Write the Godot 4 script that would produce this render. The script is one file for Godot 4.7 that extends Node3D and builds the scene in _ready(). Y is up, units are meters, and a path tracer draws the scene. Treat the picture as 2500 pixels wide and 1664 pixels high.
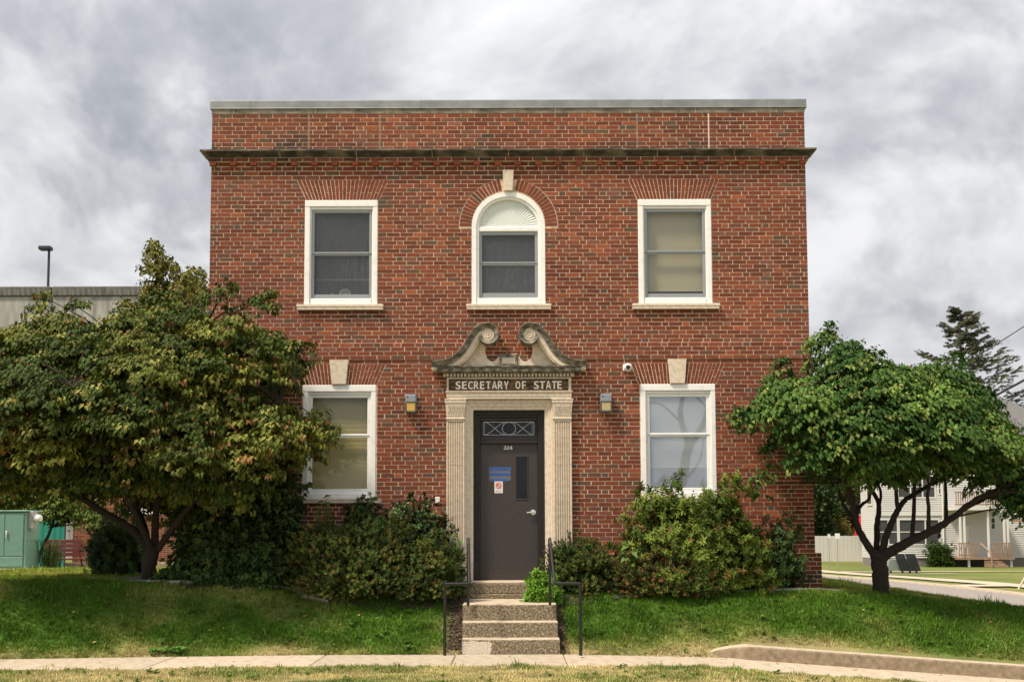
extends Node3D

# ------------------------------------------------------------------ mesh builder
class MB:
	var v := PackedVector3Array()
	var n := PackedVector3Array()
	var c := PackedColorArray()
	var i := PackedInt32Array()

	# corners counter-clockwise seen from outside
	func quad(a: Vector3, b: Vector3, d: Vector3, e: Vector3, col := Color.WHITE) -> void:
		var nn := (d - a).cross(e - b).normalized()
		var k := v.size()
		v.append(a); v.append(b); v.append(d); v.append(e)
		for q in 4:
			n.append(nn); c.append(col)
		i.append(k); i.append(k + 2); i.append(k + 1)
		i.append(k); i.append(k + 3); i.append(k + 2)

	func tri(a: Vector3, b: Vector3, d: Vector3, col := Color.WHITE) -> void:
		var nn := (b - a).cross(d - a).normalized()
		var k := v.size()
		v.append(a); v.append(b); v.append(d)
		for q in 3:
			n.append(nn); c.append(col)
		i.append(k); i.append(k + 2); i.append(k + 1)

	func box(lo: Vector3, hi: Vector3, col := Color.WHITE) -> void:
		var p := func(x: int, y: int, z: int) -> Vector3: return Vector3(hi.x if x else lo.x, hi.y if y else lo.y, hi.z if z else lo.z)
		quad(p.call(0, 0, 1), p.call(1, 0, 1), p.call(1, 1, 1), p.call(0, 1, 1), col)
		quad(p.call(1, 0, 0), p.call(0, 0, 0), p.call(0, 1, 0), p.call(1, 1, 0), col)
		quad(p.call(0, 0, 0), p.call(0, 0, 1), p.call(0, 1, 1), p.call(0, 1, 0), col)
		quad(p.call(1, 0, 1), p.call(1, 0, 0), p.call(1, 1, 0), p.call(1, 1, 1), col)
		quad(p.call(0, 1, 1), p.call(1, 1, 1), p.call(1, 1, 0), p.call(0, 1, 0), col)
		quad(p.call(0, 0, 0), p.call(1, 0, 0), p.call(1, 0, 1), p.call(0, 0, 1), col)

	# box with chamfered edges
	func bbox(lo: Vector3, hi: Vector3, b := 0.006, col := Color.WHITE) -> void:
		var m := (lo + hi) * 0.5
		var h := (hi - lo) * 0.5
		b = minf(b, minf(h.x, minf(h.y, h.z)) * 0.8)
		var corner := func(s: Vector3, ax: int) -> Vector3:
			var q := Vector3(h.x - b, h.y - b, h.z - b)
			q[ax] += b
			return m + q * s
		for ax in 3:
			var u := (ax + 1) % 3
			var w := (ax + 2) % 3
			for sg in [-1.0, 1.0]:
				var pts := []
				for su in [[-1.0, -1.0], [1.0, -1.0], [1.0, 1.0], [-1.0, 1.0]]:
					var s := Vector3.ZERO
					s[ax] = sg; s[u] = su[0]; s[w] = su[1]
					pts.append(corner.call(s, ax))
				if sg > 0:
					quad(pts[0], pts[1], pts[2], pts[3], col)
				else:
					quad(pts[3], pts[2], pts[1], pts[0], col)
			for su in [-1.0, 1.0]:
				for sw in [-1.0, 1.0]:
					var s0 := Vector3.ZERO
					s0[ax] = -1.0; s0[u] = su; s0[w] = sw
					var s1 := s0
					s1[ax] = 1.0
					var a: Vector3 = corner.call(s0, u)
					var d: Vector3 = corner.call(s1, u)
					var e: Vector3 = corner.call(s1, w)
					var f: Vector3 = corner.call(s0, w)
					if (d - a).cross(f - a).dot(s0 + s1) > 0:
						quad(a, d, e, f, col)
					else:
						quad(f, e, d, a, col)
		for sx in [-1.0, 1.0]:
			for sy in [-1.0, 1.0]:
				for sz in [-1.0, 1.0]:
					var s := Vector3(sx, sy, sz)
					var a: Vector3 = corner.call(s, 0)
					var d: Vector3 = corner.call(s, 1)
					var e: Vector3 = corner.call(s, 2)
					if (d - a).cross(e - a).dot(s) > 0:
						tri(a, d, e, col)
					else:
						tri(a, e, d, col)

	func tube(path: PackedVector3Array, rad: PackedFloat32Array, sides := 8, col := Color.WHITE, wob := 0.0, seedv := 1) -> void:
		var rng := RandomNumberGenerator.new()
		rng.seed = seedv
		var k0 := v.size()
		var m := path.size()
		var up := Vector3.UP
		var t0 := (path[1] - path[0]).normalized()
		if absf(t0.dot(up)) > 0.9:
			up = Vector3.RIGHT
		var side := t0.cross(up).normalized()
		for q in m:
			var t := (path[mini(q + 1, m - 1)] - path[maxi(q - 1, 0)]).normalized()
			side = (side - t * side.dot(t)).normalized()
			var bi := t.cross(side)
			for s in sides:
				var a := TAU * s / sides
				var d := side * cos(a) + bi * sin(a)
				v.append(path[q] + d * rad[q] * (1.0 + wob * rng.randf_range(-1, 1)))
				n.append(d); c.append(col)
		for q in m - 1:
			for s in sides:
				var a := k0 + q * sides + s
				var b := k0 + q * sides + (s + 1) % sides
				i.append(a); i.append(a + sides); i.append(b)
				i.append(b); i.append(a + sides); i.append(b + sides)
		for e in 2:
			var q := 0 if e == 0 else m - 1
			var kk := v.size()
			var t := (path[1] - path[0]).normalized() * -1.0 if e == 0 else (path[m - 1] - path[m - 2]).normalized()
			v.append(path[q]); n.append(t); c.append(col)
			for s in sides:
				v.append(v[k0 + q * sides + s]); n.append(t); c.append(col)
			for s in sides:
				if e == 0:
					i.append(kk); i.append(kk + 1 + s); i.append(kk + 1 + (s + 1) % sides)
				else:
					i.append(kk); i.append(kk + 1 + (s + 1) % sides); i.append(kk + 1 + s)

	# polygon in x, y (either winding) pushed from z0 to z1; tf places it
	func prism(poly: PackedVector2Array, z0: float, z1: float, col := Color.WHITE, tf := Transform3D.IDENTITY) -> void:
		if Geometry2D.is_polygon_clockwise(poly):
			poly = poly.duplicate()
			poly.reverse()
		var tr := Geometry2D.triangulate_polygon(poly)
		var p := func(a: int, z: float) -> Vector3: return tf * Vector3(poly[a].x, poly[a].y, z)
		for q in tr.size() / 3:
			var a := tr[q * 3]
			var b := tr[q * 3 + 1]
			var d := tr[q * 3 + 2]
			if (poly[b] - poly[a]).cross(poly[d] - poly[a]) < 0:
				var x := b
				b = d
				d = x
			tri(p.call(a, z1), p.call(b, z1), p.call(d, z1), col)
			tri(p.call(a, z0), p.call(d, z0), p.call(b, z0), col)
		for a in poly.size():
			var b := (a + 1) % poly.size()
			quad(p.call(a, z0), p.call(b, z0), p.call(b, z1), p.call(a, z1), col)

	# profile of Vector2(outward, y) from bottom to top, run along the front from xl to xr; ml, mr: turn the corner back to zb
	func mould(prof: PackedVector2Array, xl: float, xr: float, ml := true, mr := true, zb := -0.5, z0 := 0.0, col := Color.WHITE) -> void:
		for q in prof.size() - 1:
			var o1 := prof[q].x
			var o2 := prof[q + 1].x
			var y1 := prof[q].y
			var y2 := prof[q + 1].y
			var a1 := xl - (o1 if ml else 0.0)
			var a2 := xl - (o2 if ml else 0.0)
			var b1 := xr + (o1 if mr else 0.0)
			var b2 := xr + (o2 if mr else 0.0)
			quad(Vector3(a1, y1, z0 + o1), Vector3(b1, y1, z0 + o1), Vector3(b2, y2, z0 + o2), Vector3(a2, y2, z0 + o2), col)
			if ml:
				quad(Vector3(a1, y1, zb), Vector3(a1, y1, z0 + o1), Vector3(a2, y2, z0 + o2), Vector3(a2, y2, zb), col)
			if mr:
				quad(Vector3(b1, y1, z0 + o1), Vector3(b1, y1, zb), Vector3(b2, y2, zb), Vector3(b2, y2, z0 + o2), col)
		for e in 2:
			if (ml if e == 0 else mr):
				continue
			var poly := PackedVector2Array()
			for q in prof:
				poly.append(q)
			poly.append(Vector2(minf(zb - z0, -0.01), prof[-1].y))
			poly.append(Vector2(minf(zb - z0, -0.01), prof[0].y))
			var x := xl if e == 0 else xr
			var tr := Geometry2D.triangulate_polygon(poly)
			for q in tr.size() / 3:
				var a := Vector3(x, poly[tr[q * 3]].y, z0 + poly[tr[q * 3]].x)
				var b := Vector3(x, poly[tr[q * 3 + 1]].y, z0 + poly[tr[q * 3 + 1]].x)
				var d := Vector3(x, poly[tr[q * 3 + 2]].y, z0 + poly[tr[q * 3 + 2]].x)
				var want := Vector3(-1 if e == 0 else 1, 0, 0)
				if (b - a).cross(d - a).dot(want) > 0:
					tri(a, b, d, col)
				else:
					tri(a, d, b, col)

	# surface of revolution about the axis from a to b: prof Vector2(radius, distance along)
	func lathe(a: Vector3, dir: Vector3, prof: PackedVector2Array, sides := 16, col := Color.WHITE) -> void:
		dir = dir.normalized()
		var up := Vector3.UP if absf(dir.y) < 0.9 else Vector3.RIGHT
		var s := dir.cross(up).normalized()
		var t := dir.cross(s)
		for q in prof.size() - 1:
			for k in sides:
				var a0 := TAU * k / sides
				var a1 := TAU * (k + 1) / sides
				var d0 := s * cos(a0) + t * sin(a0)
				var d1 := s * cos(a1) + t * sin(a1)
				var p0 := a + d0 * prof[q].x + dir * prof[q].y
				var p1 := a + d1 * prof[q].x + dir * prof[q].y
				var p2 := a + d1 * prof[q + 1].x + dir * prof[q + 1].y
				var p3 := a + d0 * prof[q + 1].x + dir * prof[q + 1].y
				quad(p0, p1, p2, p3, col)

	func mesh(with_normals := true) -> ArrayMesh:
		var arr := []
		arr.resize(Mesh.ARRAY_MAX)
		arr[Mesh.ARRAY_VERTEX] = v
		if with_normals:
			arr[Mesh.ARRAY_NORMAL] = n
		arr[Mesh.ARRAY_COLOR] = c
		arr[Mesh.ARRAY_INDEX] = i
		var m := ArrayMesh.new()
		m.add_surface_from_arrays(Mesh.PRIMITIVE_TRIANGLES, arr)
		return m

var M := {}
var used := {}
var rng := RandomNumberGenerator.new()
var nz := FastNoiseLite.new()
var nz2 := FastNoiseLite.new()

func V(x: float, y: float, z: float) -> Vector3:
	return Vector3(x, y, z)

func lin(r: float, g: float, b: float, a := 1.0) -> Color:
	var q := Color(r, g, b).linear_to_srgb()
	q.a = a
	return q

func numbered(called: String) -> String:
	var k: int = used.get(called, 0)
	used[called] = k + 1
	return called if k == 0 else "%s_%03d" % [called, k]

func origin_of(node: Node) -> Vector3:
	var p := Vector3.ZERO
	while node and node != self:
		p += node.position
		node = node.get_parent()
	return p

func put(called: String, mesh: Mesh, mat: Material, parent: Node = null, kind := "") -> MeshInstance3D:
	var o := MeshInstance3D.new()
	o.mesh = mesh
	o.material_override = null
	for s in mesh.get_surface_count():
		o.set_surface_override_material(s, mat)
	if parent == null:
		o.name = numbered(called)
		add_child(o)
	else:
		o.name = called
		o.position = -origin_of(parent)
		parent.add_child(o, true)
	if kind != "":
		o.set_meta("kind", kind)
	return o

func obj(called: String, mb: MB, mat: Material, parent: Node = null, kind := "") -> MeshInstance3D:
	return put(called, mb.mesh(), mat, parent, kind)

func thing(called: String, label: String, category: String, at := Vector3.ZERO, group := "") -> Node3D:
	var o := Node3D.new()
	o.name = numbered(called)
	o.position = at
	add_child(o)
	tag(o, label, category, group)
	return o

func tag(o: Node, label: String, category: String, group := "") -> void:
	o.set_meta("label", label)
	o.set_meta("category", category)
	if group != "":
		o.set_meta("group", group)

func path(a: Array) -> PackedVector3Array:
	var p := PackedVector3Array()
	for q in a:
		p.append(q)
	return p

func pv2(a: Array) -> PackedVector2Array:
	var p := PackedVector2Array()
	for k in a.size() / 2:
		p.append(Vector2(a[2 * k], a[2 * k + 1]))
	return p

func even(r: float, count: int) -> PackedFloat32Array:
	var p := PackedFloat32Array()
	p.resize(count)
	p.fill(r)
	return p

func taper(r0: float, r1: float, count: int) -> PackedFloat32Array:
	var p := PackedFloat32Array()
	for k in count:
		p.append(lerpf(r0, r1, float(k) / (count - 1)))
	return p

# Catmull-Rom through the points
func smooth_path(p: PackedVector3Array, per := 4) -> PackedVector3Array:
	var o := PackedVector3Array()
	for k in p.size() - 1:
		var a := p[maxi(k - 1, 0)]
		var b := p[k]
		var d := p[k + 1]
		var e := p[mini(k + 2, p.size() - 1)]
		for s in per:
			o.append(b.cubic_interpolate(d, a, e, float(s) / per))
	o.append(p[-1])
	return o

# ------------------------------------------------------------------ materials
func tex(freq: float, oct: int, stops: Array, seedv := 1, size := 512, kind := FastNoiseLite.TYPE_SIMPLEX_SMOOTH, sx := 1.0, gain := 0.5) -> NoiseTexture2D:
	var f := FastNoiseLite.new()
	f.noise_type = kind
	f.frequency = freq
	f.fractal_octaves = oct
	f.seed = seedv
	f.fractal_gain = gain
	if sx != 1.0:
		f.domain_warp_enabled = true
		f.domain_warp_amplitude = 30.0 * sx
		f.domain_warp_frequency = 0.02
	var t := NoiseTexture2D.new()
	t.noise = f
	t.width = size
	t.height = size
	t.seamless = true
	var g := Gradient.new()
	var off := PackedFloat32Array()
	var cols := PackedColorArray()
	for s in stops:
		off.append(s[0])
		cols.append(s[1])
	g.offsets = off
	g.colors = cols
	t.color_ramp = g
	return t

func mat(called: String, col: Color, rough := 0.8, metal := 0.0, vc := false) -> StandardMaterial3D:
	var m := StandardMaterial3D.new()
	m.resource_name = called
	m.albedo_color = col
	m.roughness = rough
	m.metallic = metal
	m.vertex_color_use_as_albedo = vc
	m.cull_mode = BaseMaterial3D.CULL_DISABLED
	M[called] = m
	return m

func tri_scale(m: StandardMaterial3D, s: Vector3) -> void:
	m.uv1_triplanar = true
	m.uv1_world_triplanar = true
	m.uv1_scale = s
	m.uv1_triplanar_sharpness = 4.0

func bump(m: StandardMaterial3D, t: Texture2D, cm: float) -> void:
	m.heightmap_enabled = true
	m.heightmap_texture = t
	m.heightmap_scale = cm

func grey(v: float) -> Color:
	return lin(v, v, v)

func make_materials() -> void:
	var fine := tex(0.05, 4, [[0.0, grey(0.0)], [1.0, grey(1.0)]], 5, 512)
	var m := mat("brick", Color.WHITE, 0.85, 0.0, true)
	m.albedo_texture = tex(0.03, 5, [[0.25, grey(0.62)], [0.5, grey(0.86)], [0.75, grey(1.0)]], 3, 512)
	tri_scale(m, V(2.3, 2.3, 2.3))
	bump(m, fine, 0.12)
	m = mat("mortar", Color.WHITE, 0.95)
	m.albedo_texture = tex(0.02, 5, [[0.2, lin(0.42, 0.315, 0.215)], [0.5, lin(0.60, 0.465, 0.335)], [0.8, lin(0.70, 0.57, 0.43)]], 8)
	tri_scale(m, V(0.9, 0.9, 0.9))
	bump(m, fine, 0.15)
	m = mat("limestone", Color.WHITE, 0.85)
	m.albedo_texture = tex(0.02, 5, [[0.15, lin(0.54, 0.455, 0.355)], [0.5, lin(0.64, 0.55, 0.44)], [0.85, lin(0.69, 0.60, 0.49)]], 11)
	tri_scale(m, V(1.1, 1.1, 1.1))
	bump(m, fine, 0.06)
	m = mat("limestone_weathered", Color.WHITE, 0.9)
	m.albedo_texture = tex(0.016, 6, [[0.2, lin(0.06, 0.055, 0.046)], [0.42, lin(0.125, 0.113, 0.09)], [0.62, lin(0.21, 0.187, 0.148)], [0.85, lin(0.36, 0.315, 0.245)]], 21)
	tri_scale(m, V(0.8, 1.3, 0.8))
	bump(m, fine, 0.1)
	m = mat("cornice_stone", Color.WHITE, 0.9)
	m.albedo_texture = tex(0.012, 6, [[0.25, lin(0.028, 0.025, 0.02)], [0.45, lin(0.06, 0.052, 0.041)], [0.62, lin(0.12, 0.102, 0.078)], [0.85, lin(0.20, 0.17, 0.125)]], 31)
	tri_scale(m, V(0.45, 1.2, 0.45))
	bump(m, fine, 0.1)
	m = mat("frieze_stain", Color.WHITE, 0.9)
	m.albedo_texture = tex(0.02, 6, [[0.25, lin(0.04, 0.026, 0.018)], [0.5, lin(0.10, 0.058, 0.032)], [0.8, lin(0.21, 0.125, 0.06)]], 41)
	tri_scale(m, V(0.8, 1.2, 0.8))
	m = mat("white_paint", Color.WHITE, 0.45)
	m.albedo_texture = tex(0.02, 5, [[0.1, lin(0.74, 0.73, 0.70)], [0.35, lin(0.83, 0.83, 0.82)], [1.0, lin(0.85, 0.85, 0.85)]], 51)
	tri_scale(m, V(0.7, 0.7, 0.7))
	m = mat("storm_aluminium", lin(0.30, 0.32, 0.33), 0.4, 0.3)
	m = mat("coping_metal", Color.WHITE, 0.55, 0.25)
	m.albedo_texture = tex(0.01, 4, [[0.2, lin(0.20, 0.215, 0.225)], [0.8, lin(0.27, 0.285, 0.295)]], 55)
	tri_scale(m, V(0.5, 0.5, 0.5))
	m = mat("bronze_door", Color.WHITE, 0.42)
	m.albedo_texture = tex(0.03, 4, [[0.2, lin(0.036, 0.029, 0.028)], [0.8, lin(0.046, 0.038, 0.036)]], 56)
	tri_scale(m, V(1, 1, 1))
	mat("bronze_frame", lin(0.014, 0.011, 0.010), 0.5)
	mat("lead_came", lin(0.55, 0.58, 0.58), 0.4, 0.3)
	m = mat("glass", lin(0.01, 0.01, 0.01, 0.3), 0.03)
	m.transparency = BaseMaterial3D.TRANSPARENCY_ALPHA
	m.metallic_specular = 0.5
	m = mat("glass_coated", lin(0.80, 0.90, 1.0, 0.02), 0.02, 0.42)
	m.transparency = BaseMaterial3D.TRANSPARENCY_ALPHA
	m = mat("glass_half", lin(0.75, 0.85, 0.95, 0.01), 0.02, 0.035)
	m.transparency = BaseMaterial3D.TRANSPARENCY_ALPHA
	m = mat("insect_screen", lin(0.02, 0.02, 0.02, 0.45), 0.9)
	m.transparency = BaseMaterial3D.TRANSPARENCY_ALPHA
	m = mat("shade_tan", Color.WHITE, 0.9)
	m.albedo_texture = tex(0.08, 3, [[0.1, lin(0.26, 0.24, 0.155)], [0.9, lin(0.36, 0.33, 0.22)]], 57)
	tri_scale(m, V(1.5, 1.5, 1.5))
	mat("blind_olive", lin(0.42, 0.365, 0.125), 0.6)
	mat("blind_white", lin(0.40, 0.42, 0.42), 0.6)
	mat("fan_panel", lin(0.66, 0.70, 0.68), 0.6)
	mat("interior", lin(0.30, 0.28, 0.25), 0.9)
	mat("rail_black", lin(0.012, 0.012, 0.013), 0.35)
	mat("chrome", lin(0.75, 0.75, 0.74), 0.25, 0.8)
	mat("letter_white", lin(0.80, 0.76, 0.68), 0.7)
	mat("white_plastic", lin(0.75, 0.75, 0.73), 0.5)
	mat("black_plastic", lin(0.02, 0.02, 0.022), 0.5)
	mat("lamp_metal", lin(0.25, 0.28, 0.32), 0.5, 0.2)
	mat("lamp_metal_dark", lin(0.10, 0.10, 0.11), 0.5, 0.2)
	mat("lens_amber", lin(0.55, 0.36, 0.08), 0.25)
	mat("lens_tan", lin(0.46, 0.36, 0.19), 0.25)
	mat("tape_blue", lin(0.035, 0.11, 0.36), 0.6)
	mat("tape_grey", lin(0.13, 0.115, 0.10), 0.6)
	mat("ink_blue", lin(0.02, 0.05, 0.20), 0.6)
	mat("ink_red", lin(0.45, 0.02, 0.02), 0.6)
	mat("ink_pink", lin(0.72, 0.50, 0.46), 0.6)
	mat("ink_black", lin(0.02, 0.02, 0.02), 0.6)
	m = mat("concrete_walk", Color.WHITE, 0.9)
	m.albedo_texture = tex(0.008, 8, [[0.2, lin(0.36, 0.295, 0.215)], [0.45, lin(0.47, 0.395, 0.295)], [0.8, lin(0.53, 0.45, 0.35)]], 61, 1024, FastNoiseLite.TYPE_SIMPLEX_SMOOTH, 1.0, 0.68)
	tri_scale(m, V(0.6, 0.6, 0.6))
	bump(m, fine, 0.1)
	m = mat("band_stone", Color.WHITE, 0.9)
	m.albedo_texture = tex(0.015, 5, [[0.2, lin(0.11, 0.095, 0.08)], [0.5, lin(0.19, 0.165, 0.135)], [0.8, lin(0.27, 0.235, 0.19)]], 22)
	tri_scale(m, V(0.5, 1.0, 0.5))
	for v in [["concrete_walk_b", 0.93], ["concrete_walk_c", 0.86]]:
		var w: StandardMaterial3D = M.concrete_walk.duplicate()
		w.resource_name = v[0]
		w.albedo_color = grey(v[1])
		w.uv1_offset = V(v[1] * 7.0, 0, v[1] * 3.0)
		M[v[0]] = w
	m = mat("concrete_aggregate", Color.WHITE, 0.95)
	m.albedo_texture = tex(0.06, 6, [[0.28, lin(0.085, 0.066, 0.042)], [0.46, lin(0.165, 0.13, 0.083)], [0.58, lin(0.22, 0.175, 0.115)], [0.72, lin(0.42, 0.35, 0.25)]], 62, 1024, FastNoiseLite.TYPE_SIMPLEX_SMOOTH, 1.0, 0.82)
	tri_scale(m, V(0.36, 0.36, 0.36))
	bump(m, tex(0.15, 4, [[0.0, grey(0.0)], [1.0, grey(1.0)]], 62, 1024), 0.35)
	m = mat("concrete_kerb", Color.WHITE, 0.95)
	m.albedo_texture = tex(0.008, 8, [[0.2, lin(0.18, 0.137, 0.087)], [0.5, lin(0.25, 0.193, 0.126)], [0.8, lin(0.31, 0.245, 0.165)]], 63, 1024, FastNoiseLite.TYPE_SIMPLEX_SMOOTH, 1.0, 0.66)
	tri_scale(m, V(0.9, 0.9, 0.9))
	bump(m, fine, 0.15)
	m = mat("patch_mortar", Color.WHITE, 0.9)
	m.albedo_texture = tex(0.06, 5, [[0.25, lin(0.22, 0.17, 0.11)], [0.4, lin(0.60, 0.54, 0.44)], [0.8, lin(0.74, 0.68, 0.57)]], 64)
	tri_scale(m, V(2, 2, 2))
	bump(m, fine, 0.3)
	m = mat("concrete_grey", Color.WHITE, 0.9)
	m.albedo_texture = tex(0.012, 6, [[0.25, lin(0.22, 0.213, 0.20)], [0.5, lin(0.31, 0.303, 0.29)], [0.75, lin(0.38, 0.372, 0.355)]], 65, 1024)
	tri_scale(m, V(0.16, 0.022, 0.16))
	m = mat("concrete_dark", Color.WHITE, 0.9)
	m.albedo_texture = tex(0.02, 6, [[0.25, lin(0.08, 0.075, 0.07)], [0.75, lin(0.17, 0.165, 0.155)]], 66)
	tri_scale(m, V(0.35, 0.1, 0.35))
	m = mat("asphalt", Color.WHITE, 0.95)
	m.albedo_texture = tex(0.03, 6, [[0.2, lin(0.20, 0.175, 0.16)], [0.8, lin(0.31, 0.275, 0.25)]], 67, 1024)
	tri_scale(m, V(0.25, 0.25, 0.25))
	m = mat("lawn", Color.WHITE, 1.0, 0.0, true)
	m.albedo_texture = tex(0.05, 6, [[0.2, grey(0.35)], [0.5, grey(0.7)], [0.8, grey(1.0)]], 68, 1024)
	tri_scale(m, V(0.9, 0.9, 0.9))
	bump(m, fine, 2.0)
	m = mat("soil", Color.WHITE, 1.0)
	m.albedo_texture = tex(0.08, 5, [[0.2, lin(0.025, 0.018, 0.012)], [0.6, lin(0.075, 0.054, 0.037)], [0.8, lin(0.17, 0.125, 0.085)]], 69)
	tri_scale(m, V(1.5, 1.5, 1.5))
	bump(m, fine, 2.0)
	m = mat("bark", Color.WHITE, 0.95)
	m.albedo_texture = tex(0.04, 5, [[0.2, lin(0.010, 0.007, 0.005)], [0.55, lin(0.024, 0.017, 0.012)], [0.85, lin(0.055, 0.038, 0.027)]], 70)
	tri_scale(m, V(3, 1.2, 3))
	bump(m, fine, 1.0)
	m = mat("leaf", Color.WHITE, 0.65, 0.0, true)
	m.metallic_specular = 0.3
	m.backlight_enabled = true
	m.backlight = Color(0.5, 0.55, 0.2)
	m = mat("leaf_glossy", Color.WHITE, 0.4, 0.0, true)
	m.metallic_specular = 0.4
	m.backlight_enabled = true
	m.backlight = Color(0.25, 0.3, 0.1)
	m = mat("needle", Color.WHITE, 0.7, 0.0, true)
	m = mat("grass_blade", Color.WHITE, 0.75, 0.0, true)
	m.metallic_specular = 0.25
	m.backlight_enabled = true
	m.backlight = Color(0.4, 0.45, 0.15)
	mat("berry", lin(0.40, 0.05, 0.03), 0.4)
	m = mat("cabinet_green", Color.WHITE, 0.45)
	m.albedo_texture = tex(0.02, 4, [[0.2, lin(0.13, 0.255, 0.20)], [0.8, lin(0.16, 0.295, 0.235)]], 71)
	tri_scale(m, V(1, 1, 1))
	mat("cabinet_line", lin(0.02, 0.05, 0.045), 0.6)
	m = mat("teal_screen", Color.WHITE, 0.7)
	m.albedo_texture = tex(0.02, 4, [[0.2, lin(0.004, 0.15, 0.115)], [0.8, lin(0.01, 0.21, 0.165)]], 72)
	tri_scale(m, V(0.4, 2.5, 0.4))
	mat("bench_red", lin(0.16, 0.028, 0.022), 0.6)
	mat("iron_black", lin(0.012, 0.012, 0.012), 0.5)
	mat("rear_brick", Color.WHITE, 0.9, 0.0, true)
	mat("siding_white", lin(0.60, 0.59, 0.57), 0.6)
	mat("trim_white", lin(0.66, 0.65, 0.63), 0.6)
	mat("curtain_grey", lin(0.075, 0.08, 0.085), 0.9)
	m = mat("deck_wood", Color.WHITE, 0.8)
	m.albedo_texture = tex(0.03, 5, [[0.2, lin(0.20, 0.125, 0.075)], [0.8, lin(0.40, 0.28, 0.19)]], 73)
	tri_scale(m, V(1, 1, 1))
	mat("dark_screen", lin(0.05, 0.05, 0.052), 0.5)
	m = mat("foundation", Color.WHITE, 0.95)
	m.albedo_texture = tex(0.05, 4, [[0.2, lin(0.10, 0.09, 0.08)], [0.8, lin(0.33, 0.30, 0.27)]], 74)
	tri_scale(m, V(1, 1, 1))
	m = mat("shingle", Color.WHITE, 0.95)
	m.albedo_texture = tex(0.04, 4, [[0.2, lin(0.09, 0.09, 0.092)], [0.8, lin(0.18, 0.18, 0.182)]], 75)
	tri_scale(m, V(0.6, 3.0, 0.6))
	mat("bin_body", lin(0.20, 0.22, 0.21), 0.6)
	mat("bin_lid", lin(0.018, 0.019, 0.022), 0.45)
	mat("red_cloth", lin(0.38, 0.01, 0.02), 0.7)
	mat("sign_white", lin(0.7, 0.7, 0.7), 0.5)
	mat("galvanised", lin(0.35, 0.35, 0.34), 0.5, 0.4)
	mat("pole_tan", lin(0.55, 0.48, 0.38), 0.6)
	mat("cable", lin(0.03, 0.026, 0.025), 0.6)
	mat("lamp_post_green", lin(0.012, 0.03, 0.03), 0.5)
	mat("sealant_white", lin(0.75, 0.72, 0.70), 0.7)
	mat("sealant_grey", lin(0.12, 0.085, 0.07), 0.7)
	mat("pink_toy", lin(0.62, 0.25, 0.27), 0.6)

# ------------------------------------------------------------------ camera, sky, sun
func set_up_view() -> void:
	var cam := Camera3D.new()
	cam.name = "camera"
	cam.projection = Camera3D.PROJECTION_FRUSTUM
	cam.near = 0.1
	cam.far = 600.0
	cam.size = 0.1 * 1664.0 / 2886.0
	cam.frustum_offset = Vector2(0.0, 0.1 * 244.0 / 2886.0)
	add_child(cam)
	cam.position = V(0.04, 1.6, 18.5)
	cam.rotation = V(atan(228.0 / 2886.0), 0.0, deg_to_rad(-0.17))
	cam.current = true
	var env := Environment.new()
	env.tonemap_mode = Environment.TONE_MAPPER_LINEAR
	env.tonemap_exposure = 1.55
	env.background_mode = Environment.BG_SKY
	env.sdfgi_enabled = true
	env.ssao_enabled = true
	env.ssil_enabled = true
	var sky := Sky.new()
	var pm := PanoramaSkyMaterial.new()
	pm.panorama = ImageTexture.create_from_image(cloud_sky())
	sky.sky_material = pm
	env.sky = sky
	var we := WorldEnvironment.new()
	we.name = "world_environment"
	we.environment = env
	add_child(we)
	var sun := DirectionalLight3D.new()
	sun.name = "sun"
	sun.light_energy = 1.15
	sun.light_angular_distance = 8.0
	sun.light_color = Color(1.0, 0.94, 0.85)
	sun.shadow_enabled = true
	add_child(sun)
	# towards the ground: from the upper left, a little behind the camera
	sun.look_at_from_position(Vector3.ZERO, V(0.46, -0.84, -0.29), Vector3.UP)

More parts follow.
